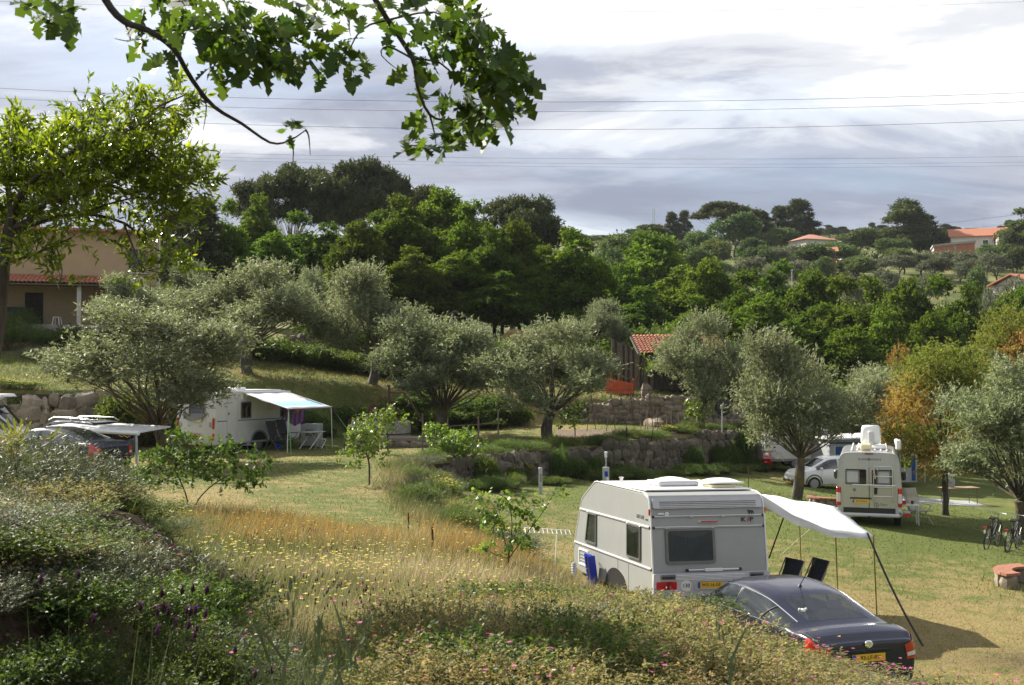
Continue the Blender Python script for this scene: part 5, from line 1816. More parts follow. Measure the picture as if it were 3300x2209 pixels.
for i in range(NI + 1):
 P.append([(0.0 + 2.35 * i / NI, q0 + (q1 - q0) * j / NI, 2.50 - .62 * (i / NI) - .05 * math.sin(PI * i / NI) + .012 * math.sin(j * 1.3 + i)) for j in range(NI + 1)])
cl = MB().grid(P).build('cloth', 'printed_canvas', aw, 70)
cl.location = (xr + .05, 0, 0)
cl.modifiers.new('s', 'SOLIDIFY').thickness = .004
MB().tube([(xr + .06, q0 - .1, 2.50), (xr + .06, q1 + .1, 2.50)], .05, 8).build('roller_case', 'silver_plastic', aw)
MB().tube([(xr + 2.42, q0 - .05, 1.87), (xr + 2.42, q1 + .05, 1.87)], .03, 8).build('front_rail', 'aluminium', aw)
for y in (q0, q1):
 MB().tube([(xr + .06, y, 2.48), (xr + 2.42, y, 1.87)], .02, 6).build('side_arm', 'aluminium', aw)
 p = M_lc @ Vector((xr + 2.45, y, 0))
 MB().tube([(xr + 2.45, y + (.05 if y > 2 else -.1), gz(p.x, p.y) - lcv.location.z - .05), (xr + 2.42, y, 1.87)], .018, 6).build('pole', 'aluminium', aw)
for (y, dx, dy, m, r_) in ((q0, -1.2, -.3, 'strap_black', .03), (q0, .75, -.75, 'rope_green', .014), (q1, .95, .6, 'strap_black', .03), (q1, .7, 1.1, 'rope_green', .014)):
 e = Vector((xr + 2.45 + dx, y + dy, 0))
 p = M_lc @ e
 e.z = gz(p.x, p.y) - lcv.location.z - .03
 MB().tube([(xr + 2.42, y, 1.88), e], r_, 4).build('guy_strap', m, aw)
# ---- far white caravan and its awning tent behind the van
tc_p = Vector((13.3, 61.5, 0))
tcv = thing('caravan', 'white caravan with dark window behind the white car, joined to an awning tent', 'caravan', (tc_p.x, tc_p.y, gz(tc_p.x, tc_p.y)), R(-90))
TP = [(0, .4), (-.02, 1.2), (.1, 2.3), (.35, 2.6), (4.4, 2.6), (4.8, 2.2), (5.0, 1.0), (4.9, .45)]
TP = [(y * .74, z) for y, z in TP][::-1]
shell(TP, 2.2, .05).build('body', 'white_shell', tcv, 25)
framed_window(tcv, (1.1, 2.2, 1.78), (0, 1, 0), (0, 0, 1), 1.5, .66, .05, 'frame_grey', 'dark_window', None, .04, 'side_window')
text('TOPAS', 'black_ink', tcv, .20, (1.107, 2.2, 1.18), (0, 1, 0), (0, 0, 1), 'lettering', .004, shear=.25, bold=.015)
MB().box((1.10, 1.8, .50), (.02, 3.3, .12), .004).build('skirt', 'grey_plastic', tcv)
MB().box((1.108, 3.45, 2.05), (.012, .05, .18), .003).build('side_reflector', 'amber_lens', tcv)
for s in (-1, 1):
 wheel(tcv, (s * .98, 1.6, .31), .31, .19, 'rim', 8)
tent = thing('awning_tent', 'grey and blue awning tent with a pale roof behind the camper van', 'tent', (18.3, 58.4, gz(18.3, 58.4) + .15), R(8))
MB().prism([(-2.3, 0), (2.4, 0), (2.4, 1.75), (1.5, 2.35), (-2.3, 2.3)], (0, 0, 0), (1, 0, 0), (0, 0, 1), (0, 2.4, 0)).build('wall', 'canvas_grey', tent)
for x, w in ((-1.75, .5), (.05, .35), (1.35, .18), (2.2, .2)):
 MB().prism(rrect(w, 1.75, .03, 2), (x, -.012, .95), (1, 0, 0), (0, 0, 1), (0, -.01, 0)).build('blue_panel', 'canvas_blue', tent)
for x, w in ((-.80, 1.15), (.72, .85), (1.80, .55)):
 MB().prism(rrect(w, .95, .08, 3), (x, -.014, 1.22), (1, 0, 0), (0, 0, 1), (0, -.01, 0)).build('tent_window', 'dark_window', tent)
MB().prism([(-2.45, 2.28), (1.45, 2.42), (2.7, 1.72), (2.7, 1.66), (1.45, 2.34), (-2.45, 2.20)], (0, -.5, 0), (1, 0, 0), (0, 0, 1), (0, 3.0, 0)).build('roof', 'canvas_white', tent)
MB().prism([(-2.3, 1.98), (2.4, 1.98), (2.4, 2.06), (-2.3, 2.06)], (0, -.02, 0), (1, 0, 0), (0, 0, 1), (0, -.012, 0)).build('blue_band', 'canvas_blue', tent)
for x in (-2.2, 2.6):
 MB().tube([(x, -.4, 0), (x, -.45, 1.9)], .02, 5).build('pole', 'aluminium', tent)
# --- dry stone walls
STONES = []
rn = random.Random(5)
for k in range(8):
 mb = MB()
 blobr = []
 n1, n2 = 9, 6
 P = []
 ph = [rn.uniform(0, 6.28) for _ in range(4)]
 for i in range(n1):
  row = []
  for j in range(n2 + 1):
   th = 2 * PI * i / n1
   ph_ = -PI / 2 + PI * j / n2
   d = Vector((math.cos(th) * math.cos(ph_), math.sin(th) * math.cos(ph_), math.sin(ph_)))
   m_ = max(abs(d.x), abs(d.y), abs(d.z))
   r = .5 * min(1.28, .25 + .80 / m_) * (1 + .10 * math.sin(3 * th + ph[0]) + .08 * math.sin(4 * ph_ + ph[1] + 2 * th)) * rn.uniform(.93, 1.07)
   row.append(d * r)
  P.append(row)
 mb.grid(P, True)
 STONES.append(mb.mesh('stone', 'wall_stone', 28))
STONES_PALE = []
for s_ in STONES:
 c_ = s_.copy()
 c_.materials.clear()
 c_.materials.append(MATS['pale_stone'])
 STONES_PALE.append(c_)
def stone_wall(label, path, ztop, size, seed, meshes, lean=.12, out=-1, limit=300, name='stone_wall'):
 """stones laid course by course along a path (x, y); ztop(t) and ground give the height"""
 rn = random.Random(seed)
 pts = [Vector((x, y, 0)) for x, y in path]
 seg = [(pts[i + 1] - pts[i]).length for i in range(len(pts) - 1)]
 tot = sum(seg)
 def pos(s):
  for i, l in enumerate(seg):
   if s <= l or i == len(seg) - 1:
    e = (pts[i + 1] - pts[i]).normalized()
    return pts[i] + e * s, e
   s -= l
 root = thing(name, label, 'wall', (pts[0].x, pts[0].y, gz(pts[0].x, pts[0].y)))
 o0 = Vector(root.location)
 back = MB()
 rows = []
 for i in range(41):
  p, e = pos(tot * i / 40)
  nrm = Vector((e.y, -e.x, 0)) * (-out)
  zt = ztop(i / 40) - .06
  zb = gz(*(p + nrm * .6).xy) - .3
  rows.append([p - nrm * .12 + Vector((0, 0, zb)) - o0, p - nrm * .16 + Vector((0, 0, zt)) - o0, p - nrm * .5 + Vector((0, 0, zt)) - o0])
 back.grid(rows).build('wall_core', 'dark_soil', root, 60)
 cnt = 0
 s = 0
 z_off = 0
 course = 0
 hmax = max(ztop(i / 20) - (gz(*(pos(tot * i / 20)[0] + Vector((pos(tot * i / 20)[1].y, -pos(tot * i / 20)[1].x, 0)) * (-out) * .5).xy)) for i in range(21))
 h = -.05
 placed = []
 while h < hmax:
  ch = size * rn.uniform(.62, 1.1)
  s = rn.uniform(0, size)
  while s < tot:
   w = size * rn.choice((.55, .8, 1.0, 1.2, 1.5, 1.9)) * rn.uniform(.9, 1.1)
   p, e = pos(min(s + w / 2, tot))
   nrm = Vector((e.y, -e.x, 0)) * (-out)
   zb = gz(*(p + nrm * .5).xy)
   zt = ztop(min(1, (s + w / 2) / tot))
   top = zb + h + ch
   if top < zt + size * .35:
    placed.append((p, e, nrm, w, ch, zb + h + ch / 2 + rn.uniform(-.22, .22) * size, h))
   s += w * .97
  h += ch * .93
 for (p, e, nrm, w, ch, z, h) in placed:
  o = bpy.data.objects.new('stone', rn.choice(meshes))
  COL.objects.link(o)
  o.parent = root
  o.location = p + nrm * (.02 - h * lean + rn.uniform(-.05, .07)) + Vector((0, 0, z)) - o0
  o.rotation_euler = (rn.uniform(-.25, .25), rn.uniform(-.3, .3), math.atan2(e.y, e.x) + rn.uniform(-.15, .15) + rn.choice((0, PI)))
  o.scale = (w * 1.15, size * rn.uniform(.8, 1.1), ch * rn.uniform(1.1, 1.5))
 return root
plain('dark_soil', (.040, .030, .020), .95, var=.4, scale=5, bumps=.4)
zt1 = lambda t: float(np.interp(t, [0, .2, .5, 1], [1.42, 1.45, 1.47, 1.50]))
stone_wall('long dry stone retaining wall below the olive terrace', [(-3.05, 41.0), (4.0, 50.65), (12.6, 62.0), (15.0, 64.6)], zt1, .42, 3, STONES)
stone_wall('pale boulder wall behind the cars, below the yellow house', [(-24.5, 48.55), (-20.5, 49.1), (-17.0, 50.5)], lambda t: float(np.interp(t, [0, .7, 1], [3.85, 3.8, 3.5])), .62, 8, STONES_PALE)
stone_wall('ruined low stone wall below the tiled plank shed', [(2.6, 62.7), (6.0, 63.2), (13.0, 64.9)], lambda t: float(np.interp(t, [0, .25, .6, 1], [2.6, 3.1, 3.35, 2.9])), .30, 12, STONES_PALE)
stone_wall('short dark stone wall high on the bank beside a fence post', [(-14.0, 70.5), (-10.0, 71.0)], lambda t: 6.9, .45, 15, STONES)
def boulder(px, py, d, w, h, label, mat='pale_stone', name='boulder'):
 p = at(px, py, d)
 z = gz(p.x, d)
 me = STONES_PALE[(px + py) % 8].copy()
 me.materials.clear()
 me.materials.append(MATS[mat])
 o = _obj(name, me)
 o.location = (p.x, d, z + h * .38)
 o.scale = (w, w * .8, h)
 o.rotation_euler = (0, .1, px)
 return tag(o, label, 'stone')
boulder(2083, 1262, 64.3, .55, 1.0, 'upright pale stone standing on the ruined wall below the shed', name='standing_stone')
boulder(160, 1150, 56, .6, .45, 'small brown boulder on the grass below the yellow house')
boulder(245, 1165, 55, .9, .35, 'flat broken rock on the grass below the yellow house')
boulder(2110, 1340, 61.5, 1.1, .5, 'flat stone slab at the foot of the ruined wall')
# --- plank shed with a tiled roof
def plank_wall(root, a, b, z0, ztop, mat, rn, pw=.16, t=.03, out=None):
 a, b = Vector(a), Vector(b)
 L = (b - a).length
 e = (b - a).normalized()
 nrm = Vector((e.y, -e.x, 0))
 n = int(L / pw)
 for i in range(n):
  s0 = L * i / n
  w = L / n * rn.uniform(.86, .97)
  c = a + e * (s0 + L / n / 2)
  z1 = ztop((s0 + .5 * L / n) / L) + rn.uniform(-.04, .02)
  zb = z0 + rn.uniform(-.02, .06)
  mb = MB()
  mb.M = Matrix.Translation((c.x, c.y, 0)) @ Matrix.Rotation(math.atan2(e.y, e.x) + rn.uniform(-.02, .02), 4, 'Z') @ Matrix.Rotation(rn.uniform(-.008, .008), 4, 'Y')
  mb.box((0, rn.uniform(-.012, .012), (zb + z1) / 2), (w, t, z1 - zb), .006)
  mb.build('plank', mat if rn.random() < .75 else ('old_wood' if mat != 'old_wood' else 'dark_wood'), root)
def tile_roof(root, o, u, v, nu, nv, du, dv, mat='terracotta', rn=random.Random(1)):
 """half-round tiles in courses; u along the eave, v up the slope"""
 o, u, v = Vector(o), Vector(u).normalized(), Vector(v).normalized()
 n = u.cross(v)
 mb = MB()
 P = []
 for i in range(2):
  row = []
  for k in range(7):
   a = PI * k / 6
   row.append((du * .5 * math.cos(a) * (1.0 if i == 0 else .86), (0 if i == 0 else dv * 1.12), du * .34 * math.sin(a) + (.035 if i == 0 else .0)))
  P.append(row)
 mb.grid(P)
 lip = [(p[0] * .86, 0.0, p[2] - .02) for p in P[0]]
 mb.grid([lip, P[0]])
 me = mb.mesh('roof_tile', mat, 60)
 M = Matrix((u, v, n)).transposed().to_4x4()
 rot = M.to_euler()
 for j in range(nv):
  for i in range(nu):
   t = bpy.data.objects.new('roof_tile', me)
   COL.objects.link(t)
   t.parent = root
   t.location = o + u * (du * (i + .5) + rn.uniform(-.008, .008)) + v * (dv * j + rn.uniform(-.02, .02)) + n * .01
   t.rotation_euler = rot
   t.scale = (1, 1, rn.uniform(.9, 1.15))
rn = random.Random(21)
SC = at(2078, 1255, 66.8)
shed_rz = R(-14)
shed = thing('plank_shed', 'dark plank shed with a red tiled roof on the upper terrace', 'shed', (SC.x, 66.8, gz(SC.x, 66.8)), shed_rz)
sw, sd, hw, hr = 4.6, 3.0, 2.15, 3.05
plank_wall(shed, (0, 0, 0), (sw, 0, 0), 0, lambda t: hw, 'dark_wood', rn)
ux_, uy_ = Vector((-.62, .52, 0)).normalized(), None
gl = sd
plank_wall(shed, Vector((-2.0, .75, 0)), Vector((0, 0, 0)), 0, lambda t: hw + (hr - hw) * max(0, (1 - t)) * .95, 'dark_wood', rn)
MB().box((sw / 2, 1.1, 1.0), (sw - .3, 1.7, 2.0), .02).build('shed_interior', 'dark_trim', shed)
sup = Vector((-.9, 1.55, hr - hw + .02))
o_ = Vector((-.25, -.32, hw - .02))
slope_len = 2.15
vdir = Vector((-.42, 1.0, .62)).normalized()
und = MB().prism([(-.05, 0), (sw + .5, 0), (sw + .5, slope_len), (-.05, slope_len)], o_ - Vector((0, 0, .06)), (1, 0, 0), vdir, Vector((0, 0, .04)))
und.build('roof_deck', 'dark_wood', shed)
tile_roof(shed, o_, (1, 0, 0), vdir, 24, 10, .21, .22, rn=rn)
for x in (0, sw):
 MB().box((x, -.02, hw / 2), (.12, .12, hw), .01).build('corner_post', 'old_wood', shed)
MB().tube([(-2.0, .75, 0), (-2.0, .75, hr)], .07, 6).build('corner_post', 'old_wood', shed)
MB().tube([o_ + vdir * .02 + Vector((-.06, 0, -.04)), o_ + vdir * slope_len + Vector((-.06, 0, -.04))], .05, 5).build('barge_board', 'old_wood', shed)
tp = at(1985, 1255, 65.3)
tr = thing('orange_trough', 'rusty orange metal loader bucket standing by the plank shed', 'bucket', (tp.x, 65.3, gz(tp.x, 65.3)), R(-12))
mb = MB().prism([(0, .0), (.5, -.0), (.85, .35), (.85, .85), (.0, .95)], (-.55, 0, .02), (0, 1, 0), (0, 0, 1), (.03, 0, 0))
mb.prism([(0, .0), (.5, -.0), (.85, .35), (.85, .85), (.0, .95)], (.95, 0, .02), (0, 1, 0), (0, 0, 1), (.03, 0, 0))
mb.prism([(-.55, .05), (.97, .02), (.97, .62), (-.55, .95)], (0, -.02, 0), (1, 0, 0), (0, 0, 1), (0, .03, 0))
mb.box((.2, .3, .03), (1.5, .6, .04), .01)
mb.build('bucket_shell', 'orange_paint', tr)
for x in (-.3, .15):
 MB().box((x, -.04, .75), (.06, .06, .95), .01).build('bracket', 'orange_paint', tr)
# --- small dark hut higher up
HC = at(1465, 1108, 73.5)
hut = thing('wooden_hut', 'small dark wooden hut with a grey gable roof among the olives', 'hut', (HC.x, 73.5, gz(HC.x, 73.5)), R(6))
rn = random.Random(4)
gab = lambda t: 1.95 + .52 * (1 - abs(2 * t - 1))
plank_wall(hut, (-.95, 0, 0), (.95, 0, 0), 0, gab, 'dark_wood', rn, .15)
plank_wall(hut, (.95, 0, 0), (.95, 2.0, 0), 0, lambda t: 1.95, 'dark_wood', rn, .2)
plank_wall(hut, (-.95, 2.0, 0), (-.95, 0, 0), 0, lambda t: 1.95, 'dark_wood', rn, .2)
MB().box((0, 1.0, .9), (1.8, 1.9, 1.8), .02).build('hut_interior', 'dark_trim', hut)
for s in (-1, 1):
 MB().prism([(0, 0), (1.50, -.72), (1.50, -.84), (0, -.12)], (0, -.35, 2.66), (s, 0, 0), (0, 0, 1), (0, 2.7, 0)).build('roof_slab', 'old_wood', hut)
MB().box((1.46, -.36, 1.88), (.14, .04, .08), .01).build('roof_end', 'terracotta', hut)
MB().box((.0, -.04, 2.22), (.10, .04, .16), .01).build('gable_mark', 'pale_wall', hut)
MB().lathe([(.26, 0), (.30, .35), (.26, .8), (.22, .85)], 12, (1.35, .1, .02)).build('barrel_base', 'old_wood', hut) if False else None
bp_ = at(1532, 1100, 73.0)
brl = thing('barrel', 'grey wooden barrel standing beside the small dark hut', 'barrel', (bp_.x, 73.0, gz(bp_.x, 73.0)))
MB().lathe([(.26, 0), (.31, .25), (.33, .45), (.31, .7), (.26, .95), (.22, .95), (.22, .9)], 14).build('staves', 'old_wood', brl)
for z in (.15, .45, .78):
 MB().lathe([(.335, z - .025), (.34, z), (.335, z + .025)], 14).build('hoop', 'rust', brl)
MP = at(1735, 1085, 76)
mound = thing('earth_mound', 'overgrown ochre earth mound over a stone face beside the hut', 'mound', (MP.x, 76, gz(MP.x, 76)))
P = []
rn = random.Random(8)
for i in range(15):
 row = []
 for j in range(9):
  a, b_ = -1 + 2 * i / 14, j / 8
  hgt = (1.55 + .25 * math.sin(i * .9)) * math.sqrt(max(0, 1 - abs(a) ** 3)) * math.sin(PI * min(1, .12 + b_ * .9)) + rn.uniform(-.06, .06)
  row.append((a * 2.8, -1.0 + 2.2 * b_, hgt))
 P.append(row)
plain('ochre_earth', (.17, .115, .035), .95, var=.6, scale=3, bumps=.5, dirt=((.06, .05, .02), .8))
MB().grid(P).build('mound_earth', 'ochre_earth', mound, 60)
for k in range(5):
 o = _obj('stone', STONES[k], mound)
 o.location = (-1.2 + .55 * k, -1.0, .25 + .1 * (k % 2))
 o.scale = (.7, .5, .6)
# --- yellow house with a porch
HD = 70.0
hx0, hx1 = at(-260, 1000, HD).x, at(508, 1000, HD).x
porch_z = at(200, 1050, HD - 3.2).z
HZ = gz(-26, HD) - .2
house = thing('yellow_house', 'yellow two-storey house with a tiled porch behind the laurel tree', 'house', (hx1, HD, HZ), R(17))
W_ = hx1 - hx0
top = at(200, 745, HD).z - HZ
pz = porch_z - HZ
win = [(-1.2, 1.0)]
zw0, zw1 = pz + 3.35, pz + 4.75
mb = MB()
mb.prism([(-W_, -1.0), (0, -1.0), (0, zw0), (-W_, zw0)], (0, 0, 0), (1, 0, 0), (0, 0, 1), (0, .3, 0))
mb.prism([(-W_, zw1), (0, zw1), (0, top), (-W_, top)], (0, 0, 0), (1, 0, 0), (0, 0, 1), (0, .3, 0))
xs_ = sorted([-W_] + [v for c, w in win for v in (c - w / 2, c + w / 2)] + [0])
for i in range(0, len(xs_) - 1, 2):
 mb.prism([(xs_[i], zw0), (xs_[i + 1], zw0), (xs_[i + 1], zw1), (xs_[i], zw1)], (0, 0, 0), (1, 0, 0), (0, 0, 1), (0, .3, 0))
mb.box((-.15, 5.0, top / 2 - .5), (.3, 9.4, top + 1))
mb.box((-W_ + .15, 5.0, top / 2 - .5), (.3, 9.4, top + 1))
mb.box((-W_ / 2, 9.8, top / 2 - .5), (W_, .3, top + 1))
mb.build('wall', 'yellow_wall', house, None)
for c, w in win:
 wd = MB()
 ring(wd, [(-w / 2, -.7), (w / 2, -.7), (w / 2, .7), (-w / 2, .7)], [(-w / 2 + .07, -.63), (w / 2 - .07, -.63), (w / 2 - .07, .63), (-w / 2 + .07, .63)], (c, .14, (zw0 + zw1) / 2), (1, 0, 0), (0, 0, 1), (0, -.06, 0))
 wo = wd.build('window', 'old_wood', house)
 MB().box((c, .16, (zw0 + zw1) / 2), (w - .1, .02, 1.3)).build('pane', 'pane_dark', wo)
 MB().box((c, .10, (zw0 + zw1) / 2), (.05, .03, 1.28)).build('mullion', 'old_wood', wo)
 MB().box((c, -.05, zw0 - .05), (w + .2, .18, .09), .01).build('sill', 'pale_wall', wo)
 bal = MB()
 for k in range(9):
  bal.tube([(c - w / 2 + .05 + k * (w - .1) / 8, -.06, zw0), (c - w / 2 + .05 + k * (w - .1) / 8, -.06, zw0 + .55)], .012, 4)
 bal.tube([(c - w / 2, -.06, zw0 + .55), (c + w / 2, -.06, zw0 + .55)], .016, 4)
 bal.build('window_grille', 'black_plastic', wo)
rf = MB().prism([(-.6, top - .05), (5.0, top + .45), (10.6, top - .05), (10.6, top - .2), (5.0, top + .27), (-.6, top - .2)], (.2, 0, 0), (0, 1, 0), (0, 0, 1), (-W_ - .5, 0, 0)).build('roof', 'terracotta', house)
MB().box((-.5, -.62, top - .1), (1.4, .1, .16), .02).build('gutter', 'pale_wall', house)
MB().tube([(.08, -.08, -.5), (.08, -.08, top - .1)], .05, 8).build('downpipe', 'pale_wall', house)
pd = 3.2
MB().box((-W_ / 2 - 1.2, -pd / 2, pz - .45), (W_ - 1.0, pd, .9), .02).build('porch_base', 'concrete', house)
px1 = -1.5
u_len = W_ - 1.2
o_ = Vector((px1 - u_len, -pd - .45, pz + 2.32))
vdir = Vector((0, pd + .5, .72)).normalized()
MB().prism([(0, 0), (u_len, 0), (u_len, pd + .5), (0, pd + .5)], o_ - Vector((0, 0, .09)), (1, 0, 0), vdir, Vector((0, 0, .06))).build('porch_deck', 'old_wood', house)
tile_roof(house, o_ + Vector((u_len - 44 * .23, 0, 0)), (1, 0, 0), vdir, 44, 6, .23, .60, rn=random.Random(6))
for x in (-1.9, -4.3, -10.2):
 MB().box((x, -pd + .1, pz + 1.12), (.24, .24, 2.3), .02).build('porch_column', 'pale_wall', house)
MB().box((px1 - u_len / 2, -pd + .1, pz + 2.27), (u_len, .16, .18), .01).build('porch_beam', 'old_wood', house)
MB().box((-7.0, -.02, pz + 1.0), (1.0, .06, 2.0), .01).build('door', 'dark_wood', house)
MB().box((-3.0, -.02, pz + 1.2), (1.1, .06, 1.5), .01).build('porch_window', 'pane_dark', house)
M_h = Matrix.Translation((hx1, HD, HZ)) @ Matrix.Rotation(R(17), 4, 'Z')
def plastic_stool(loc, label):
 t = thing('plastic_stool', label, 'stool', loc)
 MB().box((0, 0, .44), (.36, .36, .035), .01).build('seat', 'sun_white', t)
 for sx in (-1, 1):
  for sy in (-1, 1):
   MB().tube([(sx * .2, sy * .2, 0), (sx * .15, sy * .15, .43)], .022, 5).build('leg', 'sun_white', t)
plastic_stool(M_h @ Vector((-5.5, -pd + .5, pz)), 'small white plastic stool on the porch edge beside the white column')
sofa = thing('porch_bench', 'dark cushioned bench on the porch of the yellow house', 'bench', M_h @ Vector((-8.6, -1.2, pz)))
MB().box((0, 0, .25), (2.4, .8, .30), .05).build('seat', 'chair_dark', sofa)
MB().box((0, .36, .70), (2.4, .18, .75), .06).build('backrest', 'chair_dark', sofa)
for s in (-1, 1):
 MB().box((s * 1.15, 0, .42), (.16, .8, .5), .04).build('armrest', 'chair_dark', sofa)
 MB().box((s * 1.05, 0, .05), (.08, .7, .1)).build('leg', 'dark_wood', sofa)
# --- houses on the far hill
def far_house(label, px, py, d, w, dep, h, rise, rz, wall='pale_wall', roof='terracotta', hip=True, wins=(), zoff=0):
 p = at(px, py, d)
 t = thing('hillside_house', label, 'house', (p.x, d, p.z - h), rz)
 mb = MB().box((0, 0, h / 2 - 4), (w, dep, h + 8))
 mb.build('wall', wall, t)
 e = .5
 if hip:
  k = min(w, dep) / 2 * .9
  vs = [(-w / 2 - e, -dep / 2 - e, h), (w / 2 + e, -dep / 2 - e, h), (w / 2 + e, dep / 2 + e, h), (-w / 2 - e, dep / 2 + e, h), (-w / 2 + k, 0, h + rise), (w / 2 - k, 0, h + rise)]
  fs = [(0, 1, 5, 4), (1, 2, 5), (2, 3, 4, 5), (3, 0, 4), (0, 3, 2, 1)]
  MB().add(vs, fs).build('roof', roof, t)
 else:
  MB().prism([(-dep / 2 - e, h), (0, h + rise), (dep / 2 + e, h), (dep / 2 + e, h - .15), (0, h + rise - .15), (-dep / 2 - e, h - .15)], (-w / 2 - e, 0, 0), (0, 1, 0), (0, 0, 1), (w + 2 * e, 0, 0)).build('roof', roof, t)
  MB().prism([(-dep / 2, h - .2), (0, h + rise - .2), (dep / 2, h - .2)], (-w / 2, 0, 0), (0, 1, 0), (0, 0, 1), (w, 0, 0)).build('gable', wall, t)
 for (x, z, ww, hh) in wins:
  f = MB().box((x, -dep / 2 - .02, z), (ww + .15, .08, hh + .15)).build('window', 'roof_white', t)
  MB().box((x, -dep / 2 - .05, z), (ww, .06, hh)).build('pane', 'pane_dark', f)
 return t
far_house('old hip-roofed house with grey walls on the far hill', 2615, 778, 225, 6.6, 6, 3.6, 1.3, R(20), 'pale_wall', 'brick_red', True, ((-1.8, 2.2, .9, 1.2), (1.6, 2.2, .9, 1.2)))
far_house('small red house with a tiled lean-to below the hip-roofed house', 2660, 815, 205, 3.2, 4, 2.4, 1.0, R(-10), 'brick_red', 'terracotta', False, ((.3, 1.2, .8, 1.0),))
far_house('low pale roof of a house half hidden behind far trees', 2722, 772, 250, 3.4, 5, 3, .5, R(5), 'pale_wall', 'terracotta', False)
far_house('big pale house with a long orange tiled roof on the far hill', 3150, 768, 235, 10.5, 8, 5.5, 2.0, R(-18), 'pale_wall', 'terracotta', False, ((3.4, 4.0, 1.2, 1.2), (1.2, 4.0, 1.0, 1.2)))
far_house('pale house wing with an orange roof beside the tall tree', 3258, 765, 225, 5.0, 7, 5.0, 1.3, R(-18), 'pale_wall', 'terracotta', False, ((0.0, 3.5, 1.2, 1.2),))
far_house('house with a pale tiled roof low on the right below the hillside fields', 3330, 918, 135, 6.5, 6, 3, 1.2, R(24), 'pale_wall', 'terracotta', False)
bp_ = at(3075, 790, 215)
brk = thing('brick_building', 'unfinished flat-roofed building with an orange brick wall on the far hill', 'building', (bp_.x, 215, bp_.z - 5), R(-16))
MB().box((0, 3, 1.0), (7.2, 6, 8)).build('wall', 'pale_wall', brk)
MB().prism([(-3.6, 0), (3.6, 0), (3.6, 5.3), (-3.6, 4.7)], (0, -.06, 0), (1, 0, 0), (0, 0, 1), (0, .05, 0)).build('brick_face', 'orange_brick' if 'orange_brick' in MATS else 'terracotta', brk)
MB().prism([(-3.8, 4.75), (3.8, 5.35), (3.8, 5.75), (-3.8, 5.15)], (0, -.2, 0), (1, 0, 0), (0, 0, 1), (0, 6.6, 0)).build('roof_slab', 'concrete', brk)
MB().box((0.1, -.10, 2.4), (.35, .06, 5.0)).build('pillar', 'concrete', brk)
mp = at(2106, 770, 520)
mast = thing('lattice_mast', 'thin white lattice mast on the far ridge', 'mast', (mp.x, 520, mp.z - 6))
for sx in (-1, 1):
 for sy in (-1, 1):
  MB().tube([(sx * .55, sy * .55, 0), (sx * .45, sy * .45, 19.5)], .10, 4).build('leg', 'galvanised', mast)
for k in range(14):
 z = 1 + k * 1.35
 MB().tube([(-.55, -.5, z), (.55, -.5, z + 1.3)], .07, 4).tube([(.55, -.5, z), (-.55, -.5, z + 1.3)], .07, 4).build('brace', 'galvanised', mast)
lp = at(2552, 870, 165)
sl = thing('street_lamp', 'white-headed lamp post on the far hillside', 'lamp', (lp.x, 165, gz(lp.x, 165)))
MB().tube([(0, 0, -.5), (0, 0, max(2.0, lp.z - gz(lp.x, 165)))], .06, 6).build('post', 'galvanised', sl)
MB().box((-.15, 0, max(2.0, lp.z - gz(lp.x, 165))), (.6, .4, .4), .1).build('lamp_head', 'sun_white', sl)
# --- power lines
def wire(px0, py0, px1, py1, d0, d1, sag, r, label, g):
 a, b = at(px0, py0, d0), at(px1, py1, d1)
 pts = []
 for i in range(33):
  t = i / 32
  p = a.lerp(b, t)
  p.z -= sag * 4 * t * (1 - t)
  pts.append(p)
 o = MB().tube(pts, r, 4).build('power_line', 'wire', None, None)
 return tag(o, label, 'cable', g)
G1 = 'thick overhead cables'
wire(-900, 225, 4300, 250, 95, 80, 2.2, .015, 'topmost of the three thick overhead cables crossing the sky', G1)
wire(-900, 258, 4300, 278, 95, 80, 2.2, .013, 'middle of the three thick overhead cables crossing the sky', G1)
wire(-900, 300, 4300, 335, 95, 80, 2.4, .015, 'lowest of the three thick overhead cables crossing the sky', G1)
G2 = 'thin distant overhead cables'
wire(-900, 430, 4400, 480, 210, 180, 3.0, .020, 'topmost thin distant cable close above the pines', G2)
wire(-900, 440, 4400, 500, 210, 180, 3.0, .016, 'middle thin distant cable close above the pines', G2)
wire(-900, 450, 4400, 512, 210, 180, 3.0, .016, 'lowest thin distant cable close above the pines', G2)
wire(1700, 795, 3900, 600, 330, 300, 4.0, .035, 'upper of two faint cables rising past the far pines', 'faint cables on the ridge')
wire(1700, 812, 3900, 630, 330, 300, 4.0, .035, 'lower of two faint cables rising past the far pines', 'faint cables on the ridge')
wire(-900, -40, 4400, -60, 60, 70, 1.6, .006, 'single thin cable high across the top of the sky', 'single high cable')
# --- round well with an iron wheel pump
WP = gpt(1250, 1405, 30)
WD_ = 52.0
wc = at(1228, 1400, WD_)
well = thing('round_well', 'round grey concrete well with rusty iron winding gear on top', 'well', (wc.x, WD_, gz(wc.x, WD_)))
px_m = WD_ / F
MB().lathe([(1.36, -.2), (1.36, .02), (1.34, .98), (1.30, 1.02), (1.12, 1.02), (1.10, .95), (1.10, .2)], 40, (0, 0, .0)).build('well_ring', 'concrete', well, 40)
MB().lathe([(1.365, .42), (1.372, .45), (1.365, .48)], 40).build('ring_joint', 'dark_soil', well)
mb = MB().tube([(.35, 0, .95), (.35, 0, 2.62)], .055, 6).tube([(.35, 0, 2.28), (1.0, -.05, 2.30)], .045, 6).tube([(.40, 0, 2.0), (.85, 0, 1.3)], .03, 5)
mb.tube([(1.0, -.05, 2.30), (1.25, -.05, 2.0), (1.95, -.1, .88)], .05, 6)
mb.build('pump_post', 'rust', well)
MB().box((.35, 0, 2.58), (.14, .14, .10), .02).build('post_cap', 'rust', well)
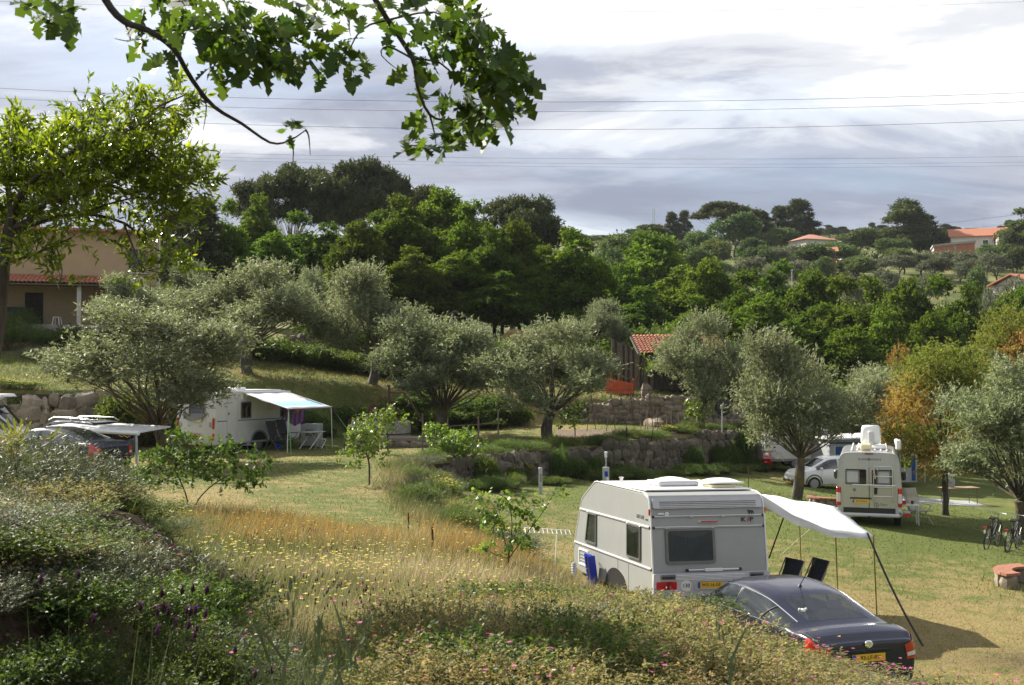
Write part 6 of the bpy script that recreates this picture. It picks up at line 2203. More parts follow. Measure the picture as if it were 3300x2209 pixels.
MB().box((-.15, 0, 1.32), (.75, .5, .28), .05).build('gear_box', 'rust', well)
mb = MB().lathe([(.22, -.04), (.25, 0), (.22, .04)], 16, (-.35, 0, 1.55), 'Y').lathe([(.2, -.04), (.23, 0), (.2, .04)], 16, (.15, .1, 1.4), 'X')
for k in range(6):
 a = PI * k / 3
 mb.tube([(-.35, 0, 1.55), (-.35 + .23 * math.cos(a), 0, 1.55 + .23 * math.sin(a))], .012, 4)
mb.build('gear_wheel', 'rust', well)
for x in (-.55, -.2):
 MB().tube([(x, .1, 1.3), (x, .1, 1.75), (x + .15, .1, 1.88), (x + .3, .1, 1.75), (x + .3, .1, 1.3)], .016, 5).build('chain_guide', 'rust', well)
MB().tube([(-1.42, -.1, -.1), (-1.42, -.1, 1.02), (-.45, -.05, 1.32)], .07, 6).build('delivery_pipe', 'rust', well)
MB().box((0, .15, 1.08), (2.3, .14, .10), .02).build('beam', 'rust', well)
MB().box((0, -.45, 1.07), (2.0, .12, .09), .02).build('beam', 'rust', well)
sb = MB().prism([(-1.1, -.2), (2.8, -.1), (3.0, 1.2), (-.9, 1.4)], (-.2, -1.9, .22), (1, 0, 0), (0, 1, 0), (0, 0, .14)).build('stone_step', 'pale_stone', well)
for k in range(6):
 o = _obj('stone', STONES_PALE[k], well)
 o.location = (-1.0 + .7 * k, -1.85, .06)
 o.scale = (.75, .5, .34)
# --- frames, poles, stakes
def rod(root, a, b, r, mat, name, rn=None, k=.0, n=6):
 pts = bend(a, b, k, rn or random.Random(1), n=4) if k else [a, b]
 return MB().tube(pts, r, 5).build(name, mat, root, 60)
rn = random.Random(12)
tc_ = gpt(1360, 1450, 30)
tr0 = gpt(1362, 1455, 30)
tr1 = gpt(1562, 1450, 30)
trel = thing('vine_trellis', 'rough wooden vine trellis on the terrace edge', 'trellis', tr0)
A = Vector((0, 0, 0))
B = Vector((3.1, .2, 0))
posts = [Vector((0, 0, 0)), Vector((1.0, .3, 0)), Vector((2.25, .8, 0)), Vector((3.1, .2, 0))]
for p, h in zip(posts, (1.55, 1.35, 1.4, 1.7)):
 rod(trel, p - Vector((0, 0, .2)), p + Vector((rn.uniform(-.03, .03), 0, h)), .035, 'old_wood', 'post')
rod(trel, Vector((0, -.03, .95)), Vector((3.1, .17, 1.15)), .022, 'old_wood', 'cross_bar', rn, .03)
rod(trel, Vector((0, -.03, .02)), Vector((3.1, .17, .22)), .022, 'old_wood', 'cross_bar', rn, .06)
rod(trel, Vector((0, .02, .55)), Vector((2.25, .8, .62)), .02, 'old_wood', 'cross_bar', rn, .03)
b0 = gpt(1905, 1388, 40)
bean = thing('bean_frame', 'leaning bean pole frame of thin sticks over the vegetable bed', 'frame', b0)
for i in range(4):
 x = i * .98
 rod(bean, Vector((x - .25, -.4, -.1)), Vector((x + .05, .0, 2.15)), .02, 'old_wood', 'stick', rn, .02)
 rod(bean, Vector((x + .30, .5, -.1)), Vector((x - .02, .0, 2.2)), .02, 'old_wood', 'stick', rn, .02)
rod(bean, Vector((-.4, 0, 1.98)), Vector((3.4, 0, 2.05)), .022, 'old_wood', 'ridge_stick', rn, .02)
bed = MB()
rows = []
bx = gpt(1960, 1395, 40)
gxs, gys = np.linspace(-2.6, 3.6, 24), np.linspace(-1.7, 1.6, 14)
rows = [[(bx.x + x, bx.y + y + x * .25, gz(bx.x + x, bx.y + y + x * .25) + .012 + .02 * (j % 2)) for j, y in enumerate(gys)] for x in gxs]
bed.grid(rows)
plain('bed_soil', (.12, .082, .055), .95, var=.5, scale=9, bumps=.5)
bo_ = bed.build('vegetable_bed', 'bed_soil', None, 60)
tag(bo_, 'bare tilled vegetable bed on the terrace', kind='structure')
def stake(px, py, h, r, label, mat='old_wood', lean=0.0, group=None, d=None):
 p = gpt(px, py, 10)
 o = MB().tube([(0, 0, -.15), (lean * h * .5 + .01, 0, h * .5), (lean * h, .02, h)], [r, r * .95, r * .8], 6).build('stake', mat, None, 60)
 o.location = p
 return tag(o, label, 'stake', group)
G = 'garden stakes behind the stone wall'
for k, (px, py, h) in enumerate(((2065, 1395, .55), (2080, 1370, .9), (2087, 1395, 1.1), (2118, 1393, 1.3), (2125, 1385, .6), (2132, 1393, .8), (2147, 1392, .65), (2163, 1388, 1.15), (2172, 1375, .4), (2188, 1385, 1.3), (2197, 1378, .9), (2222, 1360, .6), (2268, 1362, .7), (2275, 1355, .9))):
 stake(px, py, h, .022, 'thin wooden stake standing in the vegetable garden', lean=rn.uniform(-.08, .08), group=G, mat=rn.choice(('old_wood', 'pale_wood')))
stake(2020, 1422, .62, .035, 'short thick post on the wall edge below the vegetable bed', 'dark_wood')
stake(2098, 1428, .6, .022, 'dark leaning stake on the wall edge', 'dark_wood', .18)
stake(2330, 1372, .45, .03, 'low dark stump post near the olive on the wall end', 'dark_wood')
stake(1392, 1788, .45, .022, 'dark square stake in the dry orange grass', 'dark_wood')
stake(1315, 1720, .42, .018, 'thin dark stake in the pale grass beside the lawn edge', 'dark_wood')
stake(2205, 1548, .65, .018, 'thin iron rod in the lawn behind the grey caravan', 'rust')
stake(2412, 1590, 1.1, .016, 'tall thin iron rod in the lawn between the caravan and the mossy olive', 'rust')
stake(1852, 1390, .6, .02, 'short stake under the small fruit tree on the terrace', 'dark_wood')
# --- electricity pedestals and lamps
def pedestal(px, py, d, h, label, lamp=True, w=.26):
 p = at(px, py, d)
 t = thing('power_pedestal', label, 'pedestal', (p.x, d, gz(p.x, d)), R(-10))
 MB().box((0, 0, h / 2), (w, w * .8, h), .02).build('cabinet', 'galvanised', t)
 MB().box((.02, -w * .41, h * .62), (w * .5, .02, h * .3), .01).build('socket_panel', 'blue_plastic' if lamp else 'grey_plastic', t)
 if lamp:
  MB().tube([(0, 0, h), (0, 0, h + .38)], .03, 8).build('lamp_stem', 'galvanised', t)
  MB().lathe([(.05, h + .38), (.05, h + .56), (.065, h + .57), (.065, h + .60), (.0005, h + .62)], 12).build('lamp_head', 'sun_white', t)
  MB().box((w * .30, -w * .5, h * .3), (.10, .08, .16), .02).build('plug', 'sun_white', t)
 return t
pedestal(1742, 1560, 41.5, .95, 'slim grey post against the stone wall', False, .13)
pedestal(1953, 1530, 46.0, .70, 'grey power pedestal with a small lamp by the stone wall')
pedestal(1005, 1410, 50.0, .95, 'pale power cabinet beside the white caravan front', False, .80)
pp = gpt(2327, 1395, 40)
lt = thing('garden_lamp_post', 'thin white pole with a small camera-like head on the wall end', 'lamp', pp)
MB().tube([(0, 0, -.1), (0, 0, 1.25)], .035, 6).build('pole', 'galvanised', lt)
MB().box((0, -.03, 1.32), (.16, .14, .22), .03).build('lamp_head', 'sun_white', lt)
dsc = MB().lathe([(.0005, .0), (.42, .05), (.44, .04), (.0005, -.03)], 22, (.15, .5, 1.25), 'Y').build('dark_disc', 'black_plastic', None)
dsc.location = pp
tag(dsc, 'dark round disc leaning behind the thin white pole', 'disc')
bp_ = at(1850, 1890, 20.4)
bb = thing('bollard_lamp', 'ribbed steel bollard lamp on a concrete block by the grey caravan', 'lamp', (bp_.x, 20.4, max(gz(bp_.x, 20.4), .1)))
zt_ = bp_.z - bb.location.z - .10
MB().box((0, 0, zt_ / 2 - .1), (.50, .42, zt_ + .2), .015).build('concrete_block', 'concrete', bb)
MB().lathe([(.035, zt_), (.035, zt_ + .28)], 14).build('stem', 'steel', bb)
for k in range(5):
 MB().lathe([(.036, zt_ + .28 + k * .045), (.052, zt_ + .285 + k * .045), (.036, zt_ + .315 + k * .045)], 14).build('louvre', 'steel', bb)
MB().lathe([(.035, zt_ + .26), (.035, zt_ + .50), (.054, zt_ + .505), (.0005, zt_ + .53)], 14).build('head', 'steel', bb)
st = thing('folding_step', 'bright blue plastic folding step leaning against the grey caravan side', 'step')
M_ = M_kip @ Matrix.Translation((-KW / 2 - .10, 3.05, .30)) @ Matrix.Rotation(R(-8), 4, 'Y')
st.matrix_world = M_
mb = MB()
ring(mb, rrect(.46, .62, .06, 3), rrect(.34, .50, .04, 3), (0, 0, .35), (0, -1, 0), (0, 0, 1), (-.05, 0, 0))
mb.build('frame', 'blue_plastic', st)
MB().box((-.02, 0, .35), (.03, .35, .50), .005).build('tread', 'black_plastic', st)
MB().box((-.04, -.22, .35), (.16, .03, .60), .01).build('side_rail', 'blue_plastic', st)
dp = gpt(1765, 1800, 15)
dp = at(1765, 1765, 24.5)
dk = thing('drying_rack', 'folding wire drying rack standing on the lawn beside the pear tree', 'rack', (dp.x, 24.5, gz(dp.x, 24.5)), R(8))
mb = MB().tube([(-.52, -.27, .97), (.45, -.27, .90), (.52, .27, .92), (-.45, .27, 1.0), (-.52, -.27, .97)], .010, 5)
mb.build('rack_frame', 'sun_white', dk)
for k in range(9):
 t = (k + 1) / 10
 MB().tube([(-.52 + .97 * t, -.27, .97 - .07 * t), (-.45 + .97 * t, .27, 1.0 - .08 * t)], .005, 4).build('wire', 'sun_white', dk)
for (x0, y0, x1, y1) in ((-.2, -.27, -.10, .25), (.25, .27, .10, -.25)):
 MB().tube([(x0, y0, .95), (x1, y1, 0)], .010, 5).build('leg', 'sun_white', dk)
# --- chairs and tables
def lounger(loc, rz, label, fabric, frame, group=None, stripes=None, H=1.12, name='camping_chair', pad=False):
 t = thing(name, label, 'chair', loc, rz, group)
 seat = MB()
 P = []
 for i in range(9):
  s = i / 8
  P.append([(x, .25 - .50 * s, .46 - .05 * s - .02 * math.sin(PI * s)) for x in (-.25, -.12, .12, .25)])
 seat.grid(P).build('seat', fabric, t, 60).modifiers.new('s', 'SOLIDIFY').thickness = .05 if pad else .012
 P = []
 for i in range(13):
  s = i / 12
  cr_ = .04 * math.sin(s * 6.28 * 3) if pad else 0
  y = -.25 - .32 * s - .06 * math.sin(PI * s) + cr_ * .4
  P.append([(x, y, .42 + (H - .42) * s) for x in (-.25, -.12, .12, .25)])
 bk = MB().grid(P).build('backrest', fabric, t, 60)
 bk.modifiers.new('s', 'SOLIDIFY').thickness = .06 if pad else .012
 if stripes:
  for k in (0, 1, 2):
   x = -.16 + .16 * k
   Q = [[(x - .03, r_[1][1] - .012, r_[1][2]), (x + .03, r_[1][1] - .012, r_[1][2])] for r_ in P]
   MB().grid(Q).build('stripe', stripes, bk, 60).modifiers.new('s', 'SOLIDIFY').thickness = .006
 for s in (-1, 1):
  MB().tube([(s * .27, .27, .46), (s * .27, -.25, .41), (s * .27, -.58, H)], .013, 6).build('side_tube', frame, t, 60)
  MB().tube([(s * .28, .32, 0), (s * .28, -.32, .64)], .013, 6).build('leg', frame, t, 60)
  MB().tube([(s * .28, -.42, 0), (s * .28, .22, .64)], .013, 6).build('leg', frame, t, 60)
  MB().box((s * .29, -.04, .66), (.05, .48, .03), .01).build('armrest', 'black_plastic' if not pad else frame, t)
 return t
for (px, py, d, rz, lab) in ((2490, 1835, 22.6, R(118), 'dark striped reclining chair, half hidden between caravan and saloon'),
       (2570, 1850, 22.9, R(112), 'dark striped reclining chair standing free under the canopy')):
 p = at(px, py, d)
 z = gz(p.x, d)
 ch_ = lounger((p.x, d, z), rz, lab, 'chair_dark', 'steel', 'striped chairs under the white canopy', 'grey_plastic', H=1.02)
p = at(2965, 1590, 39.5)
lounger((p.x, 39.5, gz(p.x, 39.5)), R(200), 'cream padded reclining chair beside the camper van', 'chair_cream', 'silver_plastic', None, None, 1.18, pad=True)
def table(loc, rz, label, w, dep, h, top='silver_plastic', leg='aluminium', name='folding_table', cross=True):
 t = thing(name, label, 'table', loc, rz)
 MB().box((0, 0, h - .015), (w, dep, .03), .01).build('table_top', top, t)
 for s in (-1, 1):
  y = s * dep * .40
  if cross:
   MB().tube([(-w * .38, y, 0), (w * .32, y, h - .03)], .014, 5).build('leg', leg, t)
   MB().tube([(w * .38, y, 0), (-w * .32, y, h - .03)], .014, 5).build('leg', leg, t)
  else:
   for q in (-1, 1):
    MB().tube([(q * w * .42, y, 0), (q * w * .40, y, h - .03)], .016, 5).build('leg', leg, t)
 return t
p = at(2925, 1585, 38.6)
table((p.x, 38.6, gz(p.x, 38.6)), R(-10), 'small white camping table between the camper van and the cream chair', .75, .5, .68, 'sun_white', 'sun_white', cross=False)
cp = thing('red_cup', 'small red pot on the white camping table', 'pot', (p.x - .12, 38.6, gz(p.x, 38.6) + .68))
MB().lathe([(.05, 0), (.07, .02), (.075, .12), (.065, .12), (.06, .03)], 12).build('pot', 'red_plastic', cp)
cp = thing('dark_mug', 'small dark mug on the white camping table', 'mug', (p.x + .16, 38.62, gz(p.x, 38.6) + .68))
MB().lathe([(.04, 0), (.045, .11), (.035, .11), (.035, .02)], 12).build('mug', 'black_plastic', cp)
MB().tube([(.045, 0, .09), (.075, 0, .07), (.045, 0, .03)], .007, 5).build('handle', 'black_plastic', cp)
def lcw(x, y, z=0):
 p = M_lc @ Vector((x, y, 0))
 return Vector((p.x, p.y, gz(p.x, p.y) + z))
lounger(lcw(2.35, 2.45), lc_rz + R(-100), 'black mesh reclining chair under the printed awning, beside the wheel', 'chair_black', 'frame_grey', 'black chairs under the printed awning', None, 1.22)
lounger(lcw(2.25, 3.2), lc_rz + R(-100), 'black mesh reclining chair under the printed awning, behind the table', 'chair_black', 'frame_grey', 'black chairs under the printed awning', None, 1.22)
table(lcw(3.0, 3.75), lc_rz + R(90), 'grey folding camping table under the printed awning', 1.15, .7, .72)
sp_ = lcw(3.35, 4.0)
stl = thing('folding_stool', 'small folding step stool under the grey camping table', 'stool', sp_, lc_rz)
MB().box((0, 0, .40), (.36, .30, .03), .01).build('seat', 'silver_plastic', stl)
for s in (-1, 1):
 MB().tube([(s * .16, -.2, 0), (s * .16, .14, .39)], .012, 5).build('leg', 'aluminium', stl)
 MB().tube([(s * .16, .2, 0), (s * .16, -.14, .39)], .012, 5).build('leg', 'aluminium', stl)
MB().box((0, -.16, .1), (.32, .08, .02), .004).build('tread', 'silver_plastic', stl)
tw = thing('beach_towel', 'purple striped towel hanging from the printed awning arm', 'towel', lcw(1.75, 4.2, 0))
P = []
for i in range(17):
 x = -.42 + .84 * i / 16
 P.append([(x, .05 * math.sin(i * 1.7 + j * .3) , 1.78 - (.95 - .25 * abs(i - 8) / 8) * j / 8) for j in range(9)])
MB().grid(P).build('cloth', 'purple_cloth', tw, 60)
tw.rotation_euler = (0, 0, R(10))
ow = thing('orange_towel', 'orange cloth slung over the purple towel', 'towel', lcw(1.85, 4.3, 0))
P = [[(-.15 + .38 * i / 8, -.10 - .02 * math.sin(i), 1.55 + .2 * i / 8 - .16 * j / 4) for j in range(5)] for i in range(9)]
MB().grid(P).build('cloth', 'orange_cloth', ow, 60)
def bucket(loc, label, mat, r=.16, h=.28, name='bucket'):
 t = thing(name, label, 'bucket', loc)
 MB().lathe([(r * .78, 0), (r, h), (r * 1.05, h), (r * 1.05, h - .02), (r * .9, h - .02), (r * .74, .02), (.0005, .02)], 16).build('pail', mat, t, 50)
 MB().tube([(-r, 0, h - .03), (-r * .7, 0, h + .06), (0, 0, h + .10), (r * .7, 0, h + .06), (r, 0, h - .03)], .006, 4).build('handle', 'steel', t)
bucket(lcw(.35, -.30), 'red bucket on the grass behind the white caravan', 'red_plastic', .18, .30)
bucket(lcw(1.9, 2.9), 'small blue bucket under the black mesh chair', 'blue_plastic', .15, .25)
jk = thing('jack_stand', 'grey metal carrier lying beside the caravan wheel', 'carrier', lcw(1.45, 1.5))
mb = MB().tube([(-.4, 0, .05), (-.2, 0, .30), (.25, 0, .30), (.45, 0, .05)], .016, 5).tube([(-.3, .25, .03), (.4, .25, .03)], .016, 5).tube([(0, 0, .3), (0, .25, .03)], .016, 5)
mb.build('tube_frame', 'silver_plastic', jk)
MB().box((.02, .1, .36), (.16, .16, .16), .03).build('motor_unit', 'grey_plastic', jk)
p = at(548, 1435, 47.5)
table((p.x, 47.5, gz(p.x, 47.5)), R(5), 'white folding table behind the white caravan, beside the olive trunk', .9, .6, .7, 'sun_white', 'sun_white')
aw2 = thing('flat_awning', 'long flat white awning over the dark cars on the left', 'awning')
a_, b_ = at(150, 1375, 39.5), at(447, 1392, 38.4)
dep_ = Vector((.5, 1.9, .10))
mb = MB()
mb.prism([(0, 0), (1, 0), (1, 1), (0, 1)], a_, b_ - a_, dep_, Vector((0, 0, -.05)))
mb.build('awning_cloth', 'canvas_white', aw2)
MB().tube([a_ - Vector((0, 0, .06)), b_ - Vector((0, 0, .06))], .07, 8).build('front_rail', 'sun_white', aw2)
MB().tube([b_ - Vector((.08, 0, .06)), Vector((b_.x - .05, b_.y, gz(b_.x, b_.y) - .05))], .045, 6).build('pole', 'galvanised', aw2)
MB().tube([b_ + dep_ - Vector((0, 0, .06)), Vector((b_.x + 1.6, b_.y + 2.6, gz(b_.x + 1.6, b_.y + 2.6)))], .02, 4).build('guy_strap', 'strap_black', aw2)
MB().tube([a_.lerp(b_, .80) + Vector((0, -.1, -.14)), a_.lerp(b_, .83) + Vector((0, -.1, -.19)), a_.lerp(b_, .86) + Vector((0, -.1, -.15)), a_.lerp(b_, .89) + Vector((0, -.1, -.20)), a_.lerp(b_, .92) + Vector((0, -.1, -.14))], .012, 4).build('fringe', 'plate_yellow', aw2)
p = at(3090, 1520, 52)
pt = table((p.x, 52, gz(p.x, 52)), R(12), 'pale picnic table in the shade beyond the cypress trunk', 1.7, .75, .75, 'pale_wood', 'old_wood', 'picnic_table', False)
bg_ = thing('hanging_bag', 'grey cloth bag standing on the picnic table', 'bag', (p.x - .4, 52, gz(p.x, 52) + .75))
MB().lathe([(.18, 0), (.22, .15), (.20, .4), (.10, .62), (.05, .66)], 10).build('bag_body', 'canvas_grey', bg_)
mt_ = []
p = at(2990, 1528, 52)
for i in range(9):
 mt_.append([(p.x - 2.0 + .55 * i, 50.6 + 2.6 * j / 4, gz(p.x - 2.0 + .55 * i, 50.6 + 2.6 * j / 4) + .02) for j in range(5)])
gm = MB().grid(mt_).build('ground_sheet', 'canvas_grey', None)
tag(gm, 'grey ground sheet spread beside the awning tent', 'mat')
# --- curved brick benches
def brick_bench(px, py, d, r, a0, a1, label, w=.42, h=.42):
 p = at(px, py, d)
 z = gz(p.x, d)
 t = thing('curved_bench', label, 'bench', (p.x, d, z))
 n = 9
 for k in range(n):
  b0, b1 = R(a0 + (a1 - a0) * k / n + .6), R(a0 + (a1 - a0) * (k + 1) / n - .6)
  poly = [(r * math.cos(b0), r * math.sin(b0)), (r * math.cos(b1), r * math.sin(b1)), ((r + w) * math.cos(b1), (r + w) * math.sin(b1)), ((r + w) * math.cos(b0), (r + w) * math.sin(b0))]
  MB().prism(poly, (0, 0, h - .06), (1, 0, 0), (0, 1, 0), (0, 0, .06)).build('brick', 'brick_red', t)
 for k in range(5):
  b = R(a0 + (a1 - a0) * (k + .5) / 5)
  o = _obj('stone', STONES_PALE[k], t)
  o.location = ((r + w * .5) * math.cos(b), (r + w * .5) * math.sin(b), h * .40)
  o.scale = (w * .8, w * .85, h * 1.0)
  o.rotation_euler = (0, 0, b)
brick_bench(3365, 1900, 27.5, .70, 95, 200, 'curved red brick bench on stones at the lawn edge')
brick_bench(2690, 1605, 45.0, .7, 150, 260, 'low curved red brick bench beside the mossy olive trunk', .35, .35)
# --- bicycles
def bicycle(loc, rz, label):
 t = thing('bicycle', label, 'bicycle', loc, rz, 'two dark bicycles under the olive')
 r = .35
 for y in (-.53, .55):
  wh = MB()
  pts = [(0, y + r * math.cos(R(a)), r + r * math.sin(R(a))) for a in range(0, 361, 15)]
  wh.tube(pts, .020, 6, cap=False)
  w_ = wh.build('wheel', 'tyre', t, 60)
  sp = MB()
  for k in range(14):
   a = 2 * PI * k / 14
   sp.tube([(0, y, r), (0, y + r * .96 * math.cos(a), r + r * .96 * math.sin(a))], .0025, 3)
  sp.lathe([(.03, -.03), (.03, .03)], 8, (0, y, r), 'X')
  sp.build('spokes', 'steel', w_)
  MB().tube([(0, y + (r + .03) * math.cos(R(a)), r + (r + .03) * math.sin(R(a))) for a in range(20, 171, 15)], .018, 5).build('mudguard', 'black_plastic', t, 60)
 fr = MB().tube([(0, .0, .30), (0, -.22, .82)], .019, 7).tube([(0, .0, .30), (0, .36, .72)], .024, 7).tube([(0, -.10, .58), (0, .34, .80)], .02, 7)
 fr.tube([(0, .0, .30), (0, -.53, r)], .014, 6).tube([(0, -.20, .75), (0, -.53, r)], .012, 6).tube([(0, .32, .90), (0, .36, .72), (0, .55, r)], .02, 7)
 fr.build('frame', 'chair_black', t, 60)
 MB().box((0, -.26, .92), (.20, .26, .06), .025).tube([(0, -.22, .82), (0, -.25, .90)], .013, 5).build('saddle', 'black_plastic', t)
 MB().tube([(0, .32, .90), (0, .30, 1.02)], .014, 5).tube([(-.30, .12, 1.05), (-.22, .26, 1.04), (0, .31, 1.02), (.22, .26, 1.04), (.30, .12, 1.05)], .012, 5).build('handlebar', 'steel', t, 60)
 MB().tube([(-.07, -.85, .74), (-.07, -.30, .74), (.07, -.30, .74), (.07, -.85, .74), (-.07, -.85, .74)], .008, 4).tube([(-.07, -.8, .74), (-.07, -.53, .36)], .006, 4).tube([(.07, -.8, .74), (.07, -.53, .36)], .006, 4).build('carrier', 'black_plastic', t)
 MB().box((0, -.90, .70), (.10, .03, .06), .01).build('rear_light', 'red_lens', t)
 MB().box((0, -.90, .58), (.05, .02, .10), .005).build('reflector', 'clear_lens', t)
 MB().lathe([(.095, -.01), (.095, .01)], 16, (.05, .0, .30), 'X').tube([(.06, 0, .30), (.09, .08, .16), (.16, .08, .16)], .01, 4).tube([(-.06, 0, .30), (-.09, -.08, .44), (-.16, -.08, .44)], .01, 4).build('crank', 'steel', t)
 MB().box((.055, -.26, .32), (.03, .50, .09), .02).build('chain_guard', 'black_plastic', t)
 return t
for (px, d, lab) in ((3195, 34.3, 'dark bicycle with a silver lamp, standing on the lawn left of its twin'), (3262, 34.0, 'dark bicycle half under the leaning olive trunk')):
 p = at(px, 1765, d)
 bk_ = bicycle((p.x, d, gz(p.x, d)), R(-38), lab)
 bk_.rotation_euler = (0, R(7), R(-38))
# --- red scooter
p = at(2483, 1500, 60.5)
sc_ = thing('motor_scooter', 'red motor scooter parked against the stone wall end', 'scooter', (p.x, 60.5, gz(p.x, 60.5)), R(150))
for y in (-.62, .62):
 MB().lathe([(.10, -.05), (.20, -.06), (.245, -.04), (.245, .04), (.20, .06), (.10, .05)], 18, (0, y, .245), 'X').build('wheel', 'tyre', sc_, 40)
mb = MB().prism([(.55, .34), (.70, .70), (.60, 1.02), (.46, 1.0), (.42, .42)], (-.19, 0, 0), (0, 1, 0), (0, 0, 1), (.38, 0, 0))
mb.build('front_shield', 'red_paint', sc_)
MB().prism([(-.75, .62), (-.60, .80), (.05, .74), (.0, .45), (-.35, .36)], (-.18, 0, 0), (0, 1, 0), (0, 0, 1), (.36, 0, 0)).build('rear_body', 'red_paint', sc_)
MB().box((0, .28, .36), (.34, .45, .10), .03).build('footboard', 'black_plastic', sc_)
MB().box((0, -.32, .84), (.28, .72, .10), .04).build('seat', 'black_plastic', sc_)
MB().box((0, .66, .90), (.24, .10, .16), .04).build('headlight', 'clear_lens', sc_)
MB().tube([(-.32, .42, 1.10), (0, .52, 1.06), (.32, .42, 1.10)], .02, 6).build('handlebar', 'black_plastic', sc_)
for s in (-1, 1):
 MB().tube([(s * .25, .45, 1.08), (s * .36, .48, 1.28)], .008, 4).box((s * .37, .48, 1.30), (.12, .03, .08), .02).build('mirror', 'black_plastic', sc_)
MB().tube([(0, .50, .80), (0, .62, .25)], .04, 6).build('fork', 'black_plastic', sc_)
MB().prism([(.40, .45), (.80, .50), (.74, .58), (.42, .56)], (-.08, 0, 0), (0, 1, 0), (0, 0, 1), (.16, 0, 0)).build('front_mudguard', 'red_paint', sc_)
p = at(1018, 1105, 69)
fp = thing('fence_post', 'thin grey fence post with a wire on the high bank', 'post', (p.x, 69, gz(p.x, 69)))
MB().tube([(0, 0, -.2), (0, 0, 1.1)], .03, 5).build('post', 'galvanised', fp)
MB().tube([(0, 0, 1.08), (-1.6, .1, 1.05)], .01, 4).build('rail_wire', 'galvanised', fp)
# --- overhanging oak
def poly_leaves(P, D, N, L, outline, curl=.12):
 """leaves from a flat outline (along, across) in units of leaf length"""
 S = unit(np.cross(D, N))
 N = np.cross(S, D)
 k = len(outline)
 a = np.array([q[0] for q in outline])
 c = np.array([q[1] for q in outline])
 L = np.asarray(L)[:, None, None]
 V = P[:, None] + L * (D[:, None] * a[None, :, None] + S[:, None] * c[None, :, None] + N[:, None] * (np.abs(c) * .35 - curl * a * a)[None, :, None])
 n = len(P)
 return V.reshape(-1, 3), np.arange(n * k).reshape(n, k)
OAK = [(0, 0), (.14, .05), (.22, .16), (.30, .07), (.40, .26), (.52, .11), (.62, .30), (.72, .13), (.82, .20), (1.0, .03),
  (.84, -.18), (.74, -.12), (.60, -.29), (.50, -.10), (.38, -.25), (.28, -.07), (.20, -.15), (.12, -.04)]
oak = thing('oak_tree', 'overhanging oak branches with lobed green leaves across the top of the sky', 'tree', (-3.0, 2.4, gz(-3.0, 2.4)))
O0 = Vector(oak.location)
rn = random.Random(40)
rg = np.random.RandomState(40)
def pxpath(pts, d0, d1):
 return [at(px, py, d0 + (d1 - d0) * i / (len(pts) - 1)) - O0 for i, (px, py) in enumerate(pts)]
def smooth_path(pts, m=3):
 out = []
 n = len(pts)
 for i in range(n - 1):
  p0, p1, p2, p3 = pts[max(i - 1, 0)], pts[i], pts[i + 1], pts[min(i + 2, n - 1)]
  for k in range(m):
   out.append(cr(p0, p1, p2, p3, k / m))
 out.append(pts[-1])
 return out
def limb(pts, r0, r1, name='branch', mat='oak_bark', root=oak):
 q = smooth_path(pts)
 return MB().tube(q, [r0 + (r1 - r0) * i / (len(q) - 1) for i in range(len(q))], 7, rn=rn, rough=.08).build(name, mat, root, 60)
top_ = Vector((0, 0, 4.6))
MB().tube([(0, 0, -.3), (.05, .0, 1.6), (0, .1, 3.2), top_, (-.2, .1, 6.4)], [.24, .20, .17, .15, .08], 10, rn=rn, rough=.08).build('trunk', 'oak_bark', oak, 60)
A1 = pxpath([(310, -110), (340, 0), (400, 70), (480, 100), (560, 160), (620, 260), (690, 345), (780, 400), (870, 460), (930, 455), (985, 420)], 5.3, 5.9)
limb([top_ * .96, top_ * .9 + Vector((.4, 1.2, .5)), A1[0]], .07, .021)
limb(A1, .020, .003)
B1_ = pxpath([(1170, -120), (1195, -30), (1250, 65), (1330, 190), (1345, 280), (1385, 370), (1450, 388), (1545, 368)], 5.4, 5.7)
limb([top_ * .98, top_ + Vector((1.0, 1.2, .9)), top_ + Vector((1.9, 2.3, .8)), B1_[0]], .06, .018)
limb(B1_, .017, .003)
for pts in ([(480, 100), (600, 98), (750, 92), (880, 140), (985, 190)], [(1330, 190), (1420, 205), (1500, 275), (1600, 285), (1680, 235)], [(1250, 65), (1165, 95), (1105, 190), (1010, 245)],
   [(1385, 370), (1400, 430), (1405, 470)], [(640, 300), (665, 340), (655, 420)], [(400, 70), (420, 130), (370, 125)], [(310, -110), (220, -20), (160, 40)],
   [(1330, 190), (1250, 150), (1230, 180), (1300, 240)], [(1250, 65), (1400, 40), (1500, 100), (1600, 160)], [(560, 160), (545, 200)], [(930, 455), (945, 480), (943, 530)], [(985, 420), (995, 440), (1000, 500)]):
 d = rn.uniform(5.4, 5.8)
 limb(pxpath(pts, d, d + .1), .006, .0014, 'twig')
clusters = [(150, 25, 75, 16), (215, 50, 60, 10), (600, 40, 110, 20), (690, 60, 110, 24), (760, 130, 110, 30), (850, 160, 100, 26), (940, 170, 90, 20), (900, 60, 80, 12), (980, 90, 70, 10), (540, 185, 45, 5), (470, 150, 40, 4),
   (940, 425, 38, 4), (1010, 20, 70, 8), (1090, 170, 75, 10), (1140, 225, 65, 9), (1050, 235, 45, 4), (1130, 60, 70, 8), (1250, 30, 80, 10), (1400, 40, 110, 20), (1480, 90, 100, 20), (1560, 150, 95, 24), (1600, 220, 100, 28), (1650, 250, 75, 16),
   (1560, 300, 95, 22), (1580, 370, 85, 18), (1380, 170, 80, 9), (1340, 240, 60, 5), (1380, 350, 65, 7), (1450, 370, 60, 8), (1500, 60, 90, 10), (1350, 470, 50, 7), (1440, 465, 50, 8), (1500, 400, 70, 9), (700, 200, 80, 9), (800, 230, 60, 7), (480, 60, 70, 6), (1670, 330, 60, 8), (1280, 110, 60, 5)]
Ps, Ds = [], []
